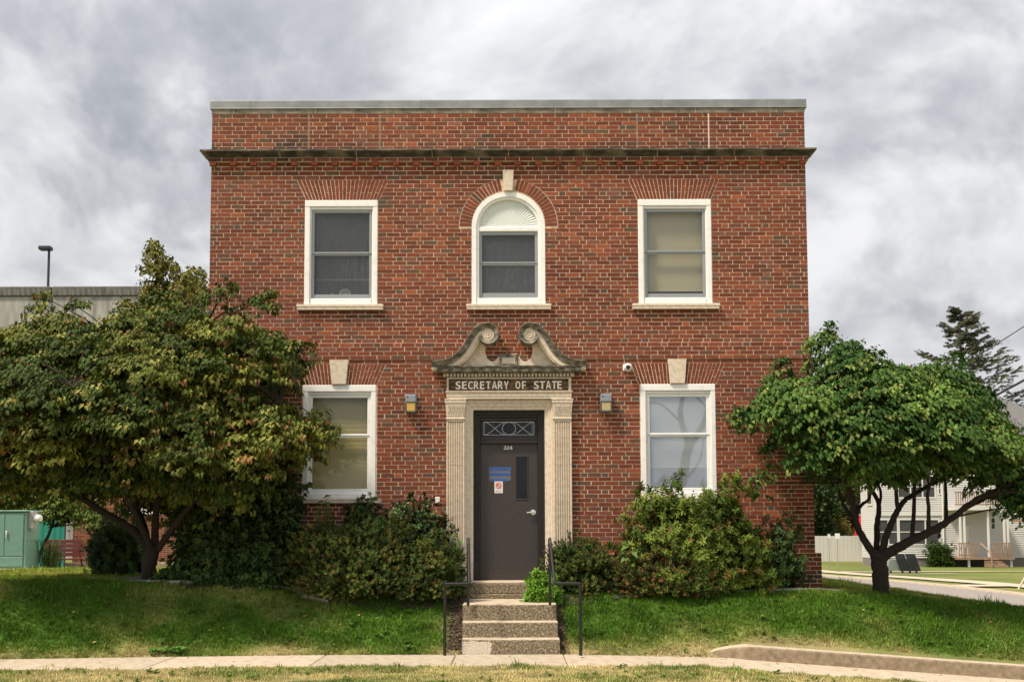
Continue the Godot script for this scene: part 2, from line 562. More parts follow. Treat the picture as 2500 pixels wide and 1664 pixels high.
func cloud_sky() -> Image:
	var w := 4096
	var h := 2048
	var data := PackedFloat32Array()
	data.resize(w * h * 3)
	var f := FastNoiseLite.new()
	f.noise_type = FastNoiseLite.TYPE_SIMPLEX_SMOOTH
	f.seed = 77
	f.frequency = 0.62
	f.fractal_octaves = 7
	f.fractal_gain = 0.6
	var g := FastNoiseLite.new()
	g.noise_type = FastNoiseLite.TYPE_SIMPLEX_SMOOTH
	g.seed = 15
	g.frequency = 0.5
	g.fractal_octaves = 3
	var e := FastNoiseLite.new()
	e.noise_type = FastNoiseLite.TYPE_SIMPLEX_SMOOTH
	e.seed = 5
	e.frequency = 1.0
	e.fractal_type = FastNoiseLite.FRACTAL_RIDGED
	e.fractal_octaves = 5
	e.fractal_gain = 0.5
	for y in h / 2:
		var el := PI * 0.5 - PI * (y + 0.5) / h
		var se := sin(el)
		var ce := cos(el)
		var r := ce / (se + 0.62)
		var grad := 0.86 + 0.8 * se
		for x in w:
			var az := TAU * ((x + 0.5) / w - 0.5)
			var px := sin(az) * r
			var pz := -cos(az) * r
			# banks lie along one wind direction
			var a := px * 0.8 + pz * 0.6
			var b := -px * 0.6 + pz * 0.8
			var big := g.get_noise_2d(a * 2.4, b * 3.0)
			var wa := a * 4.2 + big * 0.7
			var wb := b * 4.6 + 9.0
			var det := f.get_noise_2d(wa, wb)
			var lit := det - f.get_noise_2d(wa + 0.10, wb - 0.16)
			var rid := e.get_noise_2d(a * 3.0 + det * 0.5, b * 3.8 + big * 0.5)
			var t := clampf(0.54 + 0.38 * big + 0.44 * det + 0.46 * lit + 0.18 * rid, 0.0, 1.0)
			t = lerpf(t, t * t * (3.0 - 2.0 * t), 0.5)
			var k := (y * w + x) * 3
			data[k] = lerpf(0.242, 0.555, t) * grad
			data[k + 1] = lerpf(0.254, 0.558, t) * grad
			data[k + 2] = lerpf(0.284, 0.568, t) * grad
	var low := PackedFloat32Array([0.09, 0.085, 0.065])
	for k in range((h / 2) * w * 3, w * h * 3):
		data[k] = low[k % 3]
	return Image.create_from_data(w, h, false, Image.FORMAT_RGBF, data.to_byte_array())

# ------------------------------------------------------------------ the lie of the land
func walk_y(x: float) -> float:
	if x < -3.0:
		return maxf(-0.35, 0.0115 * (x + 3.0))
	if x > 2.2:
		return maxf(-0.62, -0.0745 * (x - 2.2))
	return 0.0

func bank_top(x: float) -> float:
	return lerpf(0.93, 0.77, smoothstep(-4.6, -2.0, x)) - maxf(0.0, x - 4.6) * 0.085

func kerb_rise(x: float) -> float:
	return 0.15 * smoothstep(2.75, 3.3, x)

func land(x: float, z: float) -> float:
	var s := walk_y(x)
	if z > 4.0:
		return s - 0.012
	if z > 2.47:
		return s - 0.06
	var foot := s + 0.01 + kerb_rise(x)
	var t := clampf((2.47 - z) / 1.5, 0.0, 1.0)
	var e := lerpf(t, t * t * (3.0 - 2.0 * t), 0.6)
	var topy := bank_top(x)
	if z < 1.0:
		var far := lerpf(topy, 0.42, smoothstep(3.0, 20.0, -z)) if x < 0 else topy
		topy = far
	topy = lerpf(topy, -0.02, smoothstep(6.9, 9.4, x) * smoothstep(1.6, -0.5, z))
	if z < -6.0:
		var low := 0.42 if x < 0.0 else -0.02 - 0.3 * smoothstep(14.0, 45.0, -z)
		topy = lerpf(topy, low, smoothstep(8.0, 22.0, -z))
	if absf(x) < 0.72 and z > -0.3:
		return minf(lerpf(foot, topy, e), 0.25)
	return lerpf(foot, topy, e) + 0.012 * nz.get_noise_2d(x * 30.0, z * 30.0) * e

func lushness(x: float, z: float) -> float:   # 0 dry straw, 1 lush
	var a := nz2.get_noise_2d(x * 9.0, z * 14.0)
	var l := 0.5 + a * 0.9
	if z > 3.9:
		return clampf(l - 0.18 + 0.3 * nz.get_noise_2d(x * 22.0, z * 40.0), 0.0, 1.0)
	if z > 0.9 and absf(x) < 12.0:
		l += 0.45 - 0.75 * smoothstep(1.95, 2.45, z)
		return clampf(l, 0.0, 1.0)
	return clampf(l + 0.1, 0.0, 1.0)

func grass_colour(x: float, z: float, l: float, r: float) -> Color:
	var dry := Color(0.50, 0.41, 0.20)
	var mid := Color(0.26, 0.29, 0.07)
	var lush := Color(0.085, 0.185, 0.018)  # bank: lush green, with shade under the trees put into the colour
	if z > 3.9:
		lush = Color(0.13, 0.20, 0.045)
		mid = Color(0.36, 0.35, 0.12)
		dry = Color(0.60, 0.50, 0.26)
	elif z < 0.9 or absf(x) > 9.0:
		lush = Color(0.16, 0.23, 0.03)  # raised lawn tones brightened, strong sunlight put into the colour
		mid = Color(0.27, 0.29, 0.055)
		dry = Color(0.36, 0.31, 0.10)
	var q := dry.lerp(mid, clampf(l * 2.2, 0.0, 1.0)).lerp(lush, clampf(l * 1.9 - 0.75, 0.0, 1.0))
	q = q * (1.0 + 0.35 * nz.get_noise_2d(x * 60.0 + 700.0, z * 90.0))
	return q * lerpf(0.65, 1.3, r)

func build_ground() -> void:
	var xs := PackedFloat32Array()
	var zs := PackedFloat32Array()
	for q in [-320.0, -200.0, -120.0, -80.0, -60.0, -45.0, -36.0, -30.0, -26.0, -23.0, -20.0, -18.0, -16.0, -14.5, -13.0, -12.0]:
		xs.append(q)
	var a := -11.0
	while a < 15.9:
		xs.append(a)
		a += 0.2
	for q in [16.0, 18.0, 20.0, 23.0, 26.0, 30.0, 36.0, 45.0, 60.0, 80.0, 120.0, 200.0, 320.0]:
		xs.append(q)
	for q in [-400.0, -250.0, -160.0, -110.0, -80.0, -65.0, -55.0, -48.0, -42.0, -37.0, -33.0, -29.0, -26.0, -23.0, -20.0, -18.0, -16.0, -14.0, -12.0, -10.5, -9.0, -8.0]:
		zs.append(q)
	a = -7.0
	while a < 2.4:
		zs.append(a)
		a += 0.2
	for q in [2.45, 2.5, 3.99, 4.01, 4.4, 5.0, 6.0, 8.0, 12.0, 20.0, 40.0, 80.0, 200.0]:
		zs.append(q)
	var mb := MB.new()
	var nx := xs.size()
	for z in zs:
		for x in xs:
			mb.v.append(V(x, land(x, z) - 0.012, z))
			var e := 0.05
			mb.n.append(V(land(x - e, z) - land(x + e, z), 2.0 * e, land(x, z - e) - land(x, z + e)).normalized() if absf(z - 2.47) > 0.1 and absf(z - 4.0) > 0.1 else Vector3.UP)
			mb.c.append(grass_colour(x, z, lushness(x, z), 0.45))
	for j in zs.size() - 1:
		for k in nx - 1:
			var p := j * nx + k
			mb.i.append_array(PackedInt32Array([p, p + 1, p + nx, p + 1, p + nx + 1, p + nx]))
	var o := obj("ground", mb, M.lawn)
	o.set_meta("kind", "structure")

func strip(mb: MB, x0: float, x1: float, z0: float, z1: float, up: float, nxs := 6, nzs := 20) -> void:
	for a in nxs:
		for b in nzs:
			var xa := lerpf(x0, x1, float(a) / nxs)
			var xb := lerpf(x0, x1, float(a + 1) / nxs)
			var za := lerpf(z0, z1, float(b) / nzs)
			var zb := lerpf(z0, z1, float(b + 1) / nzs)
			mb.quad(V(xa, land(xa, zb) + up, zb), V(xb, land(xb, zb) + up, zb), V(xb, land(xb, za) + up, za), V(xa, land(xa, za) + up, za))

func build_paving() -> void:
	var root := Node3D.new()
	root.name = "sidewalk"
	add_child(root)
	root.set_meta("kind", "structure")
	var j := [-13.2, -11.1, -8.9, -6.7, -4.47, -2.46, -0.72, 0.72, 2.9, 4.9, 6.9, 8.9, 11.0, 13.2]
	for k in j.size() - 1:
		var mb := MB.new()
		var x0: float = j[k] + 0.005
		var x1: float = j[k + 1] - 0.005
		var y0 := walk_y(x0)
		var y1 := walk_y(x1)
		var zb := 2.51
		var zf := 3.97
		var b := 0.012
		# slab with eased edges
		var t0 := [V(x0 + b, y0, zf - b), V(x1 - b, y1, zf - b), V(x1 - b, y1, zb + b), V(x0 + b, y0, zb + b)]
		var t1 := [V(x0, y0 - b, zf), V(x1, y1 - b, zf), V(x1, y1 - b, zb), V(x0, y0 - b, zb)]
		mb.quad(t0[0], t0[1], t0[2], t0[3])
		for q in 4:
			var w := (q + 1) % 4
			mb.quad(t1[q], t1[w], t0[w], t0[q])
			mb.quad(t1[q] - V(0, 0.12, 0), t1[w] - V(0, 0.12, 0), t1[w], t1[q])
		obj("slab", mb, M[["concrete_walk", "concrete_walk_b", "concrete_walk_c"][(k * 2 + k / 3) % 3]], root)
	# low retaining kerb on the right, rounded where it starts
	var kb := MB.new()
	var kc := MB.new()
	var xs := []
	var q := 2.72
	while q < 12.0:
		xs.append(q)
		q += 0.08 if q < 3.4 else 0.5
	var prof := func(x: float) -> Array:
		var r := sqrt(clampf((x - 2.70) / 0.5, 0.0, 1.0))
		var hh := 0.02 + 0.165 * r
		var y := walk_y(x)
		var zf := lerpf(2.30, 2.60, r)
		return [V(x, y - 0.12, zf + 0.02), V(x, y + hh - 0.025, zf), V(x, y + hh - 0.006, zf - 0.012), V(x, y + hh, zf - 0.035), V(x, y + hh, lerpf(2.28, 2.26, r)), V(x, y - 0.12, lerpf(2.28, 2.26, r))]
	for k in xs.size() - 1:
		var a: Array = prof.call(xs[k])
		var b: Array = prof.call(xs[k + 1])
		for s in 5:
			(kc if s in [2, 3] else kb).quad(a[s], b[s], b[s + 1], a[s + 1])
	var f: Array = prof.call(xs[0])
	for s in 4:
		kb.tri(f[0], f[s + 1], f[s + 2] if s < 4 else f[0])
	var ko := thing("retaining_kerb", "low tan concrete retaining kerb rising beside the sidewalk on the right", "kerb", V(3.0, 0.0, 2.45))
	obj("shaded_face", kb, M.concrete_kerb, ko)  # same concrete as the top, its shade put into a darker tan
	obj("lit_top", kc, M.concrete_walk, ko)  # top strip in a paler colour, light from above painted in
	# side street on the right with its far kerb, verge walk and drive
	var rd := MB.new()
	strip(rd, 9.7, 13.2, 20.0, -130.0, 0.012, 6, 40)
	obj("street", rd, M.asphalt).set_meta("kind", "structure")
	var ck := MB.new()
	for seg in [[-6.0, -90.0]]:
		var z: float = seg[0]
		while z > seg[1]:
			var zz: float = maxf(z - 2.0, seg[1])
			var ya := land(13.3, z)
			var yb := land(13.3, zz)
			ck.quad(V(13.2, ya, z), V(13.2, yb, zz), V(13.22, yb + 0.07, zz), V(13.22, ya + 0.07, z))
			ck.quad(V(13.22, ya + 0.07, z), V(13.22, yb + 0.07, zz), V(13.36, yb + 0.07, zz), V(13.36, ya + 0.07, z))
			ck.quad(V(13.36, ya + 0.07, z), V(13.36, yb + 0.07, zz), V(13.36, yb - 0.02, zz), V(13.36, ya - 0.02, z))
			z = zz
	obj("street_kerb", ck, M.concrete_walk).set_meta("kind", "structure")
	var wk := MB.new()
	strip(wk, 15.0, 16.1, -6.0, -90.0, 0.03, 2, 40)
	obj("side_walk", wk, M.concrete_walk).set_meta("kind", "structure")
	var dv := MB.new()
	strip(dv, 13.37, 14.995, -17.2, -18.6, 0.034, 2, 4)
	obj("drive_apron", dv, M.concrete_walk).set_meta("kind", "structure")
	var hp := MB.new()
	strip(hp, 16.105, 40.0, -39.0, -40.0, 0.03, 20, 2)
	strip(hp, 16.105, 20.0, -34.5, -35.2, 0.03, 6, 2)
	obj("house_path", hp, M.concrete_walk).set_meta("kind", "structure")
	# planting beds with their concrete edging
	bed("planting_bed", [V(-6.9, 0, -0.7), V(-6.2, 0, 0.65), V(-5.2, 0, 1.0), V(-4.2, 0, 1.02), V(-3.3, 0, 1.05), V(-2.9, 0, 1.25), V(-2.0, 0, 1.45), V(-0.75, 0, 1.5)], "curved concrete edging of the bed left of the steps", 0, 27)
	bed("planting_bed", [V(0.75, 0, 1.45), V(1.8, 0, 1.25), V(2.8, 0, 1.1), V(3.8, 0, 1.0), V(5.0, 0, 0.8)], "straight concrete edging of the bed right of the steps", 11, 20)

func bed(called: String, pts: Array, label: String, from: int, upto: int) -> void:
	var p := smooth_path(path(pts), 5)
	var mb := MB.new()
	for k in p.size() - 1:
		for s in 6:
			var u0 := float(s) / 6.0
			var u1 := float(s + 1) / 6.0
			var f := func(a: Vector3, u: float) -> Vector3:
				var z := lerpf(a.z, minf(-0.6 if a.x < -4.8 else 0.02, a.z - 0.01), u)
				return V(a.x, land(a.x, z) + 0.018, z)
			mb.quad(f.call(p[k], u0), f.call(p[k + 1], u0), f.call(p[k + 1], u1), f.call(p[k], u1))
	obj(called, mb, M.soil).set_meta("kind", "structure")
	var eb := MB.new()
	for k in range(from, mini(upto, p.size() - 1)):
		var a := p[k]
		var b := p[k + 1]
		var d := (b - a).normalized()
		var s := V(-d.z, 0, d.x) * 0.05
		var ya := land(a.x, a.z) + 0.025
		var yb := land(b.x, b.z) + 0.025
		var a0 := V(a.x - s.x, ya, a.z - s.z)
		var a1 := V(a.x + s.x, ya, a.z + s.z)
		var b0 := V(b.x - s.x, yb, b.z - s.z)
		var b1 := V(b.x + s.x, yb, b.z + s.z)
		var dn := V(0, -0.12, 0)
		eb.quad(a1, b1, b0, a0)
		eb.quad(a1 + dn, b1 + dn, b1, a1)
		eb.quad(b0 + dn, a0 + dn, a0, b0)
	var o := obj("bed_edging", eb, M.concrete_grey)
	tag(o, label, "edging", "bed edgings")

# ------------------------------------------------------------------ grass
func tuft_mesh(blades: int, seedv: int) -> ArrayMesh:
	var r := RandomNumberGenerator.new()
	r.seed = seedv
	var mb := MB.new()
	for k in blades:
		var a := r.randf() * TAU
		var d := V(cos(a), 0, sin(a))
		var s := V(-d.z, 0, d.x)
		var p0 := V(r.randf_range(-0.5, 0.5), 0, r.randf_range(-0.5, 0.5)) * 0.9
		var hgt := r.randf_range(0.55, 1.15)
		var lean := r.randf_range(0.1, 0.75)
		var w := r.randf_range(0.04, 0.065)
		var p1 := p0 + d * lean * 0.35 * hgt + V(0, hgt * 0.62, 0)
		var p2 := p0 + d * lean * hgt + V(0, hgt, 0)
		var t := r.randf_range(0.75, 1.2)
		var col := Color(t, t, t * 0.95)
		mb.quad(p0 - s * w, p0 + s * w, p1 + s * w * 0.8, p1 - s * w * 0.8, col)
		mb.tri(p1 - s * w * 0.8, p1 + s * w * 0.8, p2, col)
	return mb.mesh(false)

func scatter_grass(called: String, label: String, x0: float, x1: float, z0: float, z1: float, per_m2: float, hmin: float, hmax: float, seedv: int, keep: Callable) -> void:
	var r := RandomNumberGenerator.new()
	r.seed = seedv
	var count := int((x1 - x0) * (z1 - z0) * per_m2)
	var buf := PackedFloat32Array()
	var made := 0
	for k in count:
		var x := r.randf_range(x0, x1)
		var z := r.randf_range(z0, z1)
		if not keep.call(x, z):
			continue
		var l := lushness(x, z)
		var s := r.randf_range(hmin, hmax) * lerpf(0.75, 1.15, l) * (1.0 + 0.55 * nz.get_noise_2d(x * 120.0, z * 120.0 + 300.0))
		if r.randf() < 0.012:
			s *= 1.7
		var a := r.randf() * TAU
		var ca := cos(a) * s
		var sa := sin(a) * s
		var tx := r.randf_range(-0.25, 0.25) * s
		var tz := r.randf_range(-0.25, 0.25) * s
		var col := grass_colour(x, z, clampf(l + r.randf_range(-0.22, 0.22), 0.0, 1.0), r.randf())
		buf.append_array(PackedFloat32Array([ca, tx, sa, x, 0.0, s, 0.0, land(x, z) - 0.014, -sa, tz, ca, z, col.r, col.g, col.b, 1.0]))
		made += 1
	var o := multi(called, tuft_mesh(10, seedv), M.grass_blade, buf, made, null)
	tag(o, label, "grass")
	o.set_meta("kind", "stuff")

func multi(called: String, mesh: Mesh, m: Material, buf: PackedFloat32Array, count: int, parent: Node) -> MultiMeshInstance3D:
	var mm := MultiMesh.new()
	mm.transform_format = MultiMesh.TRANSFORM_3D
	mm.use_colors = true
	mesh.surface_set_material(0, m)
	mm.mesh = mesh
	mm.instance_count = count
	mm.buffer = buf
	var o := MultiMeshInstance3D.new()
	o.multimesh = mm
	if parent:
		o.name = called
		o.position = -origin_of(parent)
		parent.add_child(o, true)
	else:
		o.name = numbered(called)
		add_child(o)
	return o

func build_grass() -> void:
	var bank := func(x: float, z: float) -> bool:
		if x > -0.84 and x < 0.74 or (x > 2.65 and z > 2.26):
			return false
		if x < 0 and absf(x) < 0.95 and nz.get_noise_2d(x * 200.0, z * 200.0) > -0.1:
			return false
		return not in_bed(x, z)
	scatter_grass("grass", "lush green grass covering the bank in front of the building", -9.0, 9.0, 0.9, 2.49, 1700.0, 0.032, 0.058, 3, bank)
	scatter_grass("verge_grass", "dry yellowish grass of the strip in front of the sidewalk", -7.2, 7.2, 3.96, 6.6, 1700.0, 0.045, 0.075, 4, func(_x, _z): return true)
	scatter_grass("lawn_grass", "short sunny grass of the lawn left of the building", -13.0, -4.9, -9.0, 0.9, 230.0, 0.05, 0.07, 5, func(x, z): return not in_bed(x, z))
	scatter_grass("side_lawn_grass", "short green grass of the lawn right of the building", 4.9, 9.6, -9.0, 0.9, 260.0, 0.05, 0.075, 6, func(x, z): return not in_bed(x, z))

func build_litter() -> void:
	var r := RandomNumberGenerator.new()
	r.seed = 55
	var lm := MB.new()
	leaf(lm, V(0, 0, -0.5), V(0, 0, 1), Vector3.UP, 1.0, 0.6, -0.5, Color.WHITE)
	var buf := PackedFloat32Array()
	var made := 0
	for k in 1500:
		var x := r.randf_range(-0.90, -0.66) if k % 3 else r.randf_range(0.68, 0.80)
		var z := r.randf_range(0.9, 2.48)
		var a := r.randf() * TAU
		add_instance(buf, V(x, land(0.85 * signf(x), z) + r.randf_range(0.006, 0.03), z), V(cos(a), r.randf_range(-0.4, 0.4), sin(a)), V(r.randf_range(-0.7, 0.7), 1, r.randf_range(-0.7, 0.7)), r.randf_range(0.015, 0.045), Color(0.10, 0.065, 0.04).lerp(Color(0.34, 0.25, 0.17), r.randf() * r.randf()))
		made += 1
	for k in 900:
		var x := r.randf_range(-6.6, 4.9)
		var z := r.randf_range(0.2, 1.5)
		if not in_bed(x, z):
			continue
		var a := r.randf() * TAU
		add_instance(buf, V(x, land(x, z) + r.randf_range(0.02, 0.04), z), V(cos(a), r.randf_range(-0.3, 0.3), sin(a)), V(r.randf_range(-0.5, 0.5), 1, r.randf_range(-0.5, 0.5)), r.randf_range(0.02, 0.06), Color(0.07, 0.045, 0.03).lerp(Color(0.25, 0.16, 0.09), r.randf()))
		made += 1
	var o := multi("leaf_litter", lm.mesh(false), M.leaf, buf, made, null)
	tag(o, "brown leaf litter beside the steps and in the beds", "litter")
	o.set_meta("kind", "stuff")
	buf = PackedFloat32Array()
	made = 0
	for k in 260:
		var x := r.randf_range(-8.0, 8.0)
		var z := r.randf_range(1.0, 2.3) if k % 3 else r.randf_range(2.55, 6.0)
		if absf(x) < 0.95 and z < 2.5 or (x < 3.4 and x > -2.6 and r.randf() < 0.75):
			continue
		var a := r.randf() * TAU
		var y := land(x, z) + r.randf_range(0.02, 0.05) if z < 2.5 or z > 4.0 else walk_y(x) + 0.006
		add_instance(buf, V(x, y, z), V(cos(a), r.randf_range(-0.3, 0.3), sin(a)), V(r.randf_range(-0.4, 0.4), 1, r.randf_range(-0.4, 0.4)), r.randf_range(0.04, 0.075), Color(0.30, 0.20, 0.07).lerp(Color(0.42, 0.36, 0.12), r.randf()) if k % 4 else Color(0.30, 0.12, 0.06))
		made += 1
	o = multi("fallen_leaves", lm.mesh(false), M.leaf, buf, made, null)
	tag(o, "fallen yellow leaves scattered on the grass and sidewalk", "leaves")
	o.set_meta("kind", "stuff")

func build_weeds() -> void:
	var r := RandomNumberGenerator.new()
	r.seed = 66
	var buf := PackedFloat32Array()
	var made := 0
	for k in 240:
		var x := r.randf_range(-8.0, 8.0)
		var z := r.randf_range(1.3, 2.42) if k % 2 else r.randf_range(4.05, 5.8)
		if absf(x) < 1.0 and z < 2.5 or (x > 2.6 and z > 2.2 and z < 2.5):
			continue
		add_instance(buf, V(x, land(x, z) + 0.02, z), Vector3.UP, V(r.randf_range(-1, 1), 0, r.randf_range(-1, 1)), r.randf_range(0.5, 1.1), Color(0.08, 0.17, 0.03).lerp(Color(0.16, 0.26, 0.06), r.randf()))
		made += 1
	for k in 7:
		var x := -4.62 + 0.35 * r.randf_range(-1, 1)
		add_instance(buf, V(x, land(x, 2.42) + 0.03, 2.42 + 0.05 * r.randf_range(-1, 1)), V(0, 1, 0.3), V(r.randf_range(-1, 1), 0, r.randf_range(-1, 1)), r.randf_range(1.1, 1.7), Color(0.10, 0.22, 0.035))
		made += 1
	var o := multi("lawn_weeds", whorl_mesh(7, 0.06, 0.034, 0.3, 44, 2), M.leaf, buf, made, null)
	tag(o, "broad leaved weeds scattered through the grass", "weeds")
	o.set_meta("kind", "stuff")

func in_bed(x: float, z: float) -> bool:
	if x > -6.8 and x < -4.8:
		return z < lerpf(-0.5, 1.0, smoothstep(-6.8, -5.4, x)) and z > -0.7
	if x >= -4.8 and x < -0.6:
		return z < lerpf(1.02, 1.25, smoothstep(-3.5, -1.5, x)) and z > -0.2
	if x > 0.6 and x < 5.0:
		return z < lerpf(1.1, 0.75, smoothstep(0.6, 5.0, x)) and z > -0.2
	return false

# ------------------------------------------------------------------ brickwork
const UNIT := 0.2160
const JOINT := 0.0119
var blocks := []          # what interrupts the brick courses: [y0, y1, left at y0, left at y1, right at y0, right at y1]
var round_arch := [-0.006, 6.49, 0.785]

func block_rect(x0: float, x1: float, y0: float, y1: float) -> void:
	blocks.append([y0, y1, x0, x0, x1, x1])

func brick_colour(r: RandomNumberGenerator, header: bool) -> Color:
	var t := r.randf()
	var q: Color
	if header:
		t += 0.10
	if t < 0.66:
		q = Color(0.150, 0.032, 0.013).lerp(Color(0.245, 0.057, 0.022), r.randf())
	elif t < 0.78:
		q = Color(0.34, 0.090, 0.033).lerp(Color(0.255, 0.060, 0.024), r.randf())
	elif t < 0.91:
		q = Color(0.24, 0.085, 0.050).lerp(Color(0.19, 0.055, 0.031), r.randf())
	elif t < 1.03:
		q = Color(0.155, 0.052, 0.029).lerp(Color(0.13, 0.072, 0.043), r.randf())
	else:
		q = Color(0.12, 0.080, 0.058).lerp(Color(0.085, 0.062, 0.052), r.randf())
	return q * r.randf_range(0.9, 1.1)

func brick_shape(mb: MB, xbl: float, xbr: float, xtl: float, xtr: float, y0: float, y1: float, zf: float, zb: float, col: Color) -> void:
	var b := 0.0025
	var f := [V(xbl + b, y0 + b, zf), V(xbr - b, y0 + b, zf), V(xtr - b, y1 - b, zf), V(xtl + b, y1 - b, zf)]
	var k := [V(xbl, y0, zf - b), V(xbr, y0, zf - b), V(xtr, y1, zf - b), V(xtl, y1, zf - b)]
	var d := [V(xbl, y0, zb), V(xbr, y0, zb), V(xtr, y1, zb), V(xtl, y1, zb)]
	mb.quad(f[0], f[1], f[2], f[3], col)
	for q in 4:
		var w := (q + 1) % 4
		mb.quad(k[q], k[w], f[w], f[q], col)
		mb.quad(d[q], d[w], k[w], k[q], col)

# the free stretches of a course: each [left at bottom, left at top, right at bottom, right at top]
func free_spans(xl: float, xr: float, y0: float, y1: float) -> Array:
	var ym := (y0 + y1) * 0.5
	var cut := []
	for b in blocks:
		if ym > b[0] and ym < b[1]:
			var t0: float = clampf((y0 - b[0]) / (b[1] - b[0]), 0, 1)
			var t1: float = clampf((y1 - b[0]) / (b[1] - b[0]), 0, 1)
			cut.append([lerpf(b[2], b[3], t0), lerpf(b[2], b[3], t1), lerpf(b[4], b[5], t0), lerpf(b[4], b[5], t1)])
	if ym > round_arch[1] and ym < round_arch[1] + round_arch[2]:
		var w := []
		for y in [y0, y1]:
			var dy: float = clampf(y - round_arch[1], 0.0, round_arch[2])
			w.append(sqrt(maxf(0.0, round_arch[2] * round_arch[2] - dy * dy)))
		cut.append([round_arch[0] - w[0], round_arch[0] - w[1], round_arch[0] + w[0], round_arch[0] + w[1]])
	cut.sort_custom(func(a, b): return a[0] < b[0])
	var out := []
	var l0 := xl
	var l1 := xl
	for q in cut:
		out.append([l0, l1, q[0], q[1]])
		l0 = maxf(l0, q[2])
		l1 = maxf(l1, q[3])
	out.append([l0, l1, xr, xr])
	return out.filter(func(s): return s[2] - s[0] > 0.03 and s[3] - s[1] > 0.02)

func lay_courses(mb: MB, picked: Array, ys: float, ch: float, rows: int, z: float, xl: float, xr: float, first: int, r: RandomNumberGenerator) -> void:
	for k in rows:
		var y0 := ys + k * ch + JOINT * 0.5
		var y1 := ys + (k + 1) * ch - JOINT * 0.5
		var flemish := (first + k) % 4 == 0
		var off := 0.0 if (first + k) % 2 == 0 else UNIT * 0.5
		var marks := []
		var x := xl + off - (UNIT if off > 0.0 else 0.0)
		if flemish:
			x = xl - UNIT * 0.75
			var h := false
			while x < xr + UNIT:
				marks.append(x)
				x += UNIT * 0.5 if h else UNIT
				h = not h
		else:
			while x < xr + UNIT:
				marks.append(x)
				x += UNIT
		for s in free_spans(xl, xr, y0, y1):
			var cuts := [[s[0], s[1]]]
			for q in marks:
				var jx: float = q + r.randf_range(-0.004, 0.004)
				if jx > maxf(s[0], s[1]) + 0.045 and jx < minf(s[2], s[3]) - 0.045:
					cuts.append([jx, jx])
			cuts.append([s[2], s[3]])
			for q in cuts.size() - 1:
				var a: Array = cuts[q]
				var b: Array = cuts[q + 1]
				var la := JOINT * 0.5 if q > 0 else 0.002
				var lb := JOINT * 0.5 if q < cuts.size() - 2 else 0.002
				if s[0] > xl + 0.01 and q == 0:
					la = JOINT * 0.6
				if s[2] < xr - 0.01 and q == cuts.size() - 2:
					lb = JOINT * 0.6
				var wd: float = b[0] - a[0]
				var col := brick_colour(r, wd < UNIT * 0.7)
				var mx: float = (a[0] + b[0]) * 0.5
				col = col * (1.0 + 0.30 * nz.get_noise_2d(mx * 22.0, y0 * 30.0))
				# soot streaked down from the cornice, as in the photograph
				var soot := nz2.get_noise_2d(mx * 16.0 + 60.0, 0.0) * 1.5 + 0.35 - absf(y0 - 7.65) * 1.6
				if soot > 0.0 and y0 > 7.2:
					col = col.lerp(Color(0.03, 0.024, 0.02), clampf(soot * r.randf_range(0.6, 1.6), 0.0, 0.8))
				var jig := r.randf_range(-0.0015, 0.0015)
				var mid: float = (a[0] + b[0]) * 0.5
				if absf(wd - UNIT) < 0.009 and a[0] == a[1] and b[0] == b[1] and picked.size() < 300 and y0 > 1.5 and ((mid > 1.05 and mid < 2.02) or (mid < -1.05 and mid > -2.02 and y0 > 2.2)):
					picked.append([V(mid, (y0 + y1) * 0.5, z + jig), r.randi() % 14])
					continue
				brick_shape(mb, a[0] + la, b[0] - lb, a[1] + la, b[1] - lb, y0 + jig * 0.5, y1 + jig * 0.5, z + jig, z - 0.02, col)

func backing(mb: MB, y0: float, y1: float, xl: float, xr: float, zf: float, zb: float, holes: Array) -> void:
	var xs := [xl, xr]
	var ys := [y0, y1]
	for h in holes:
		for q in [h[0], h[1]]:
			if q > xl and q < xr and not q in xs:
				xs.append(q)
		for q in [h[2], h[3]]:
			if q > y0 and q < y1 and not q in ys:
				ys.append(q)
	xs.sort()
	ys.sort()
	var solid := func(a: int, b: int) -> bool:
		if a < 0 or b < 0 or a >= xs.size() - 1 or b >= ys.size() - 1:
			return false
		var mx: float = (xs[a] + xs[a + 1]) * 0.5
		var my: float = (ys[b] + ys[b + 1]) * 0.5
		for h in holes:
			if mx > h[0] and mx < h[1] and my > h[2] and my < h[3]:
				return false
		return true
	for a in xs.size() - 1:
		for b in ys.size() - 1:
			if not solid.call(a, b):
				continue
			var u: float = xs[a]
			var w: float = xs[a + 1]
			var p: float = ys[b]
			var q: float = ys[b + 1]
			mb.quad(V(u, p, zf), V(w, p, zf), V(w, q, zf), V(u, q, zf))
			mb.quad(V(w, p, zb), V(u, p, zb), V(u, q, zb), V(w, q, zb))
			if not solid.call(a - 1, b):
				mb.quad(V(u, p, zb), V(u, p, zf), V(u, q, zf), V(u, q, zb))
			if not solid.call(a + 1, b):
				mb.quad(V(w, p, zf), V(w, p, zb), V(w, q, zb), V(w, q, zf))
			if not solid.call(a, b + 1):
				mb.quad(V(u, q, zf), V(w, q, zf), V(w, q, zb), V(u, q, zb))
			if not solid.call(a, b - 1):
				mb.quad(V(u, p, zb), V(w, p, zb), V(w, p, zf), V(u, p, zf))

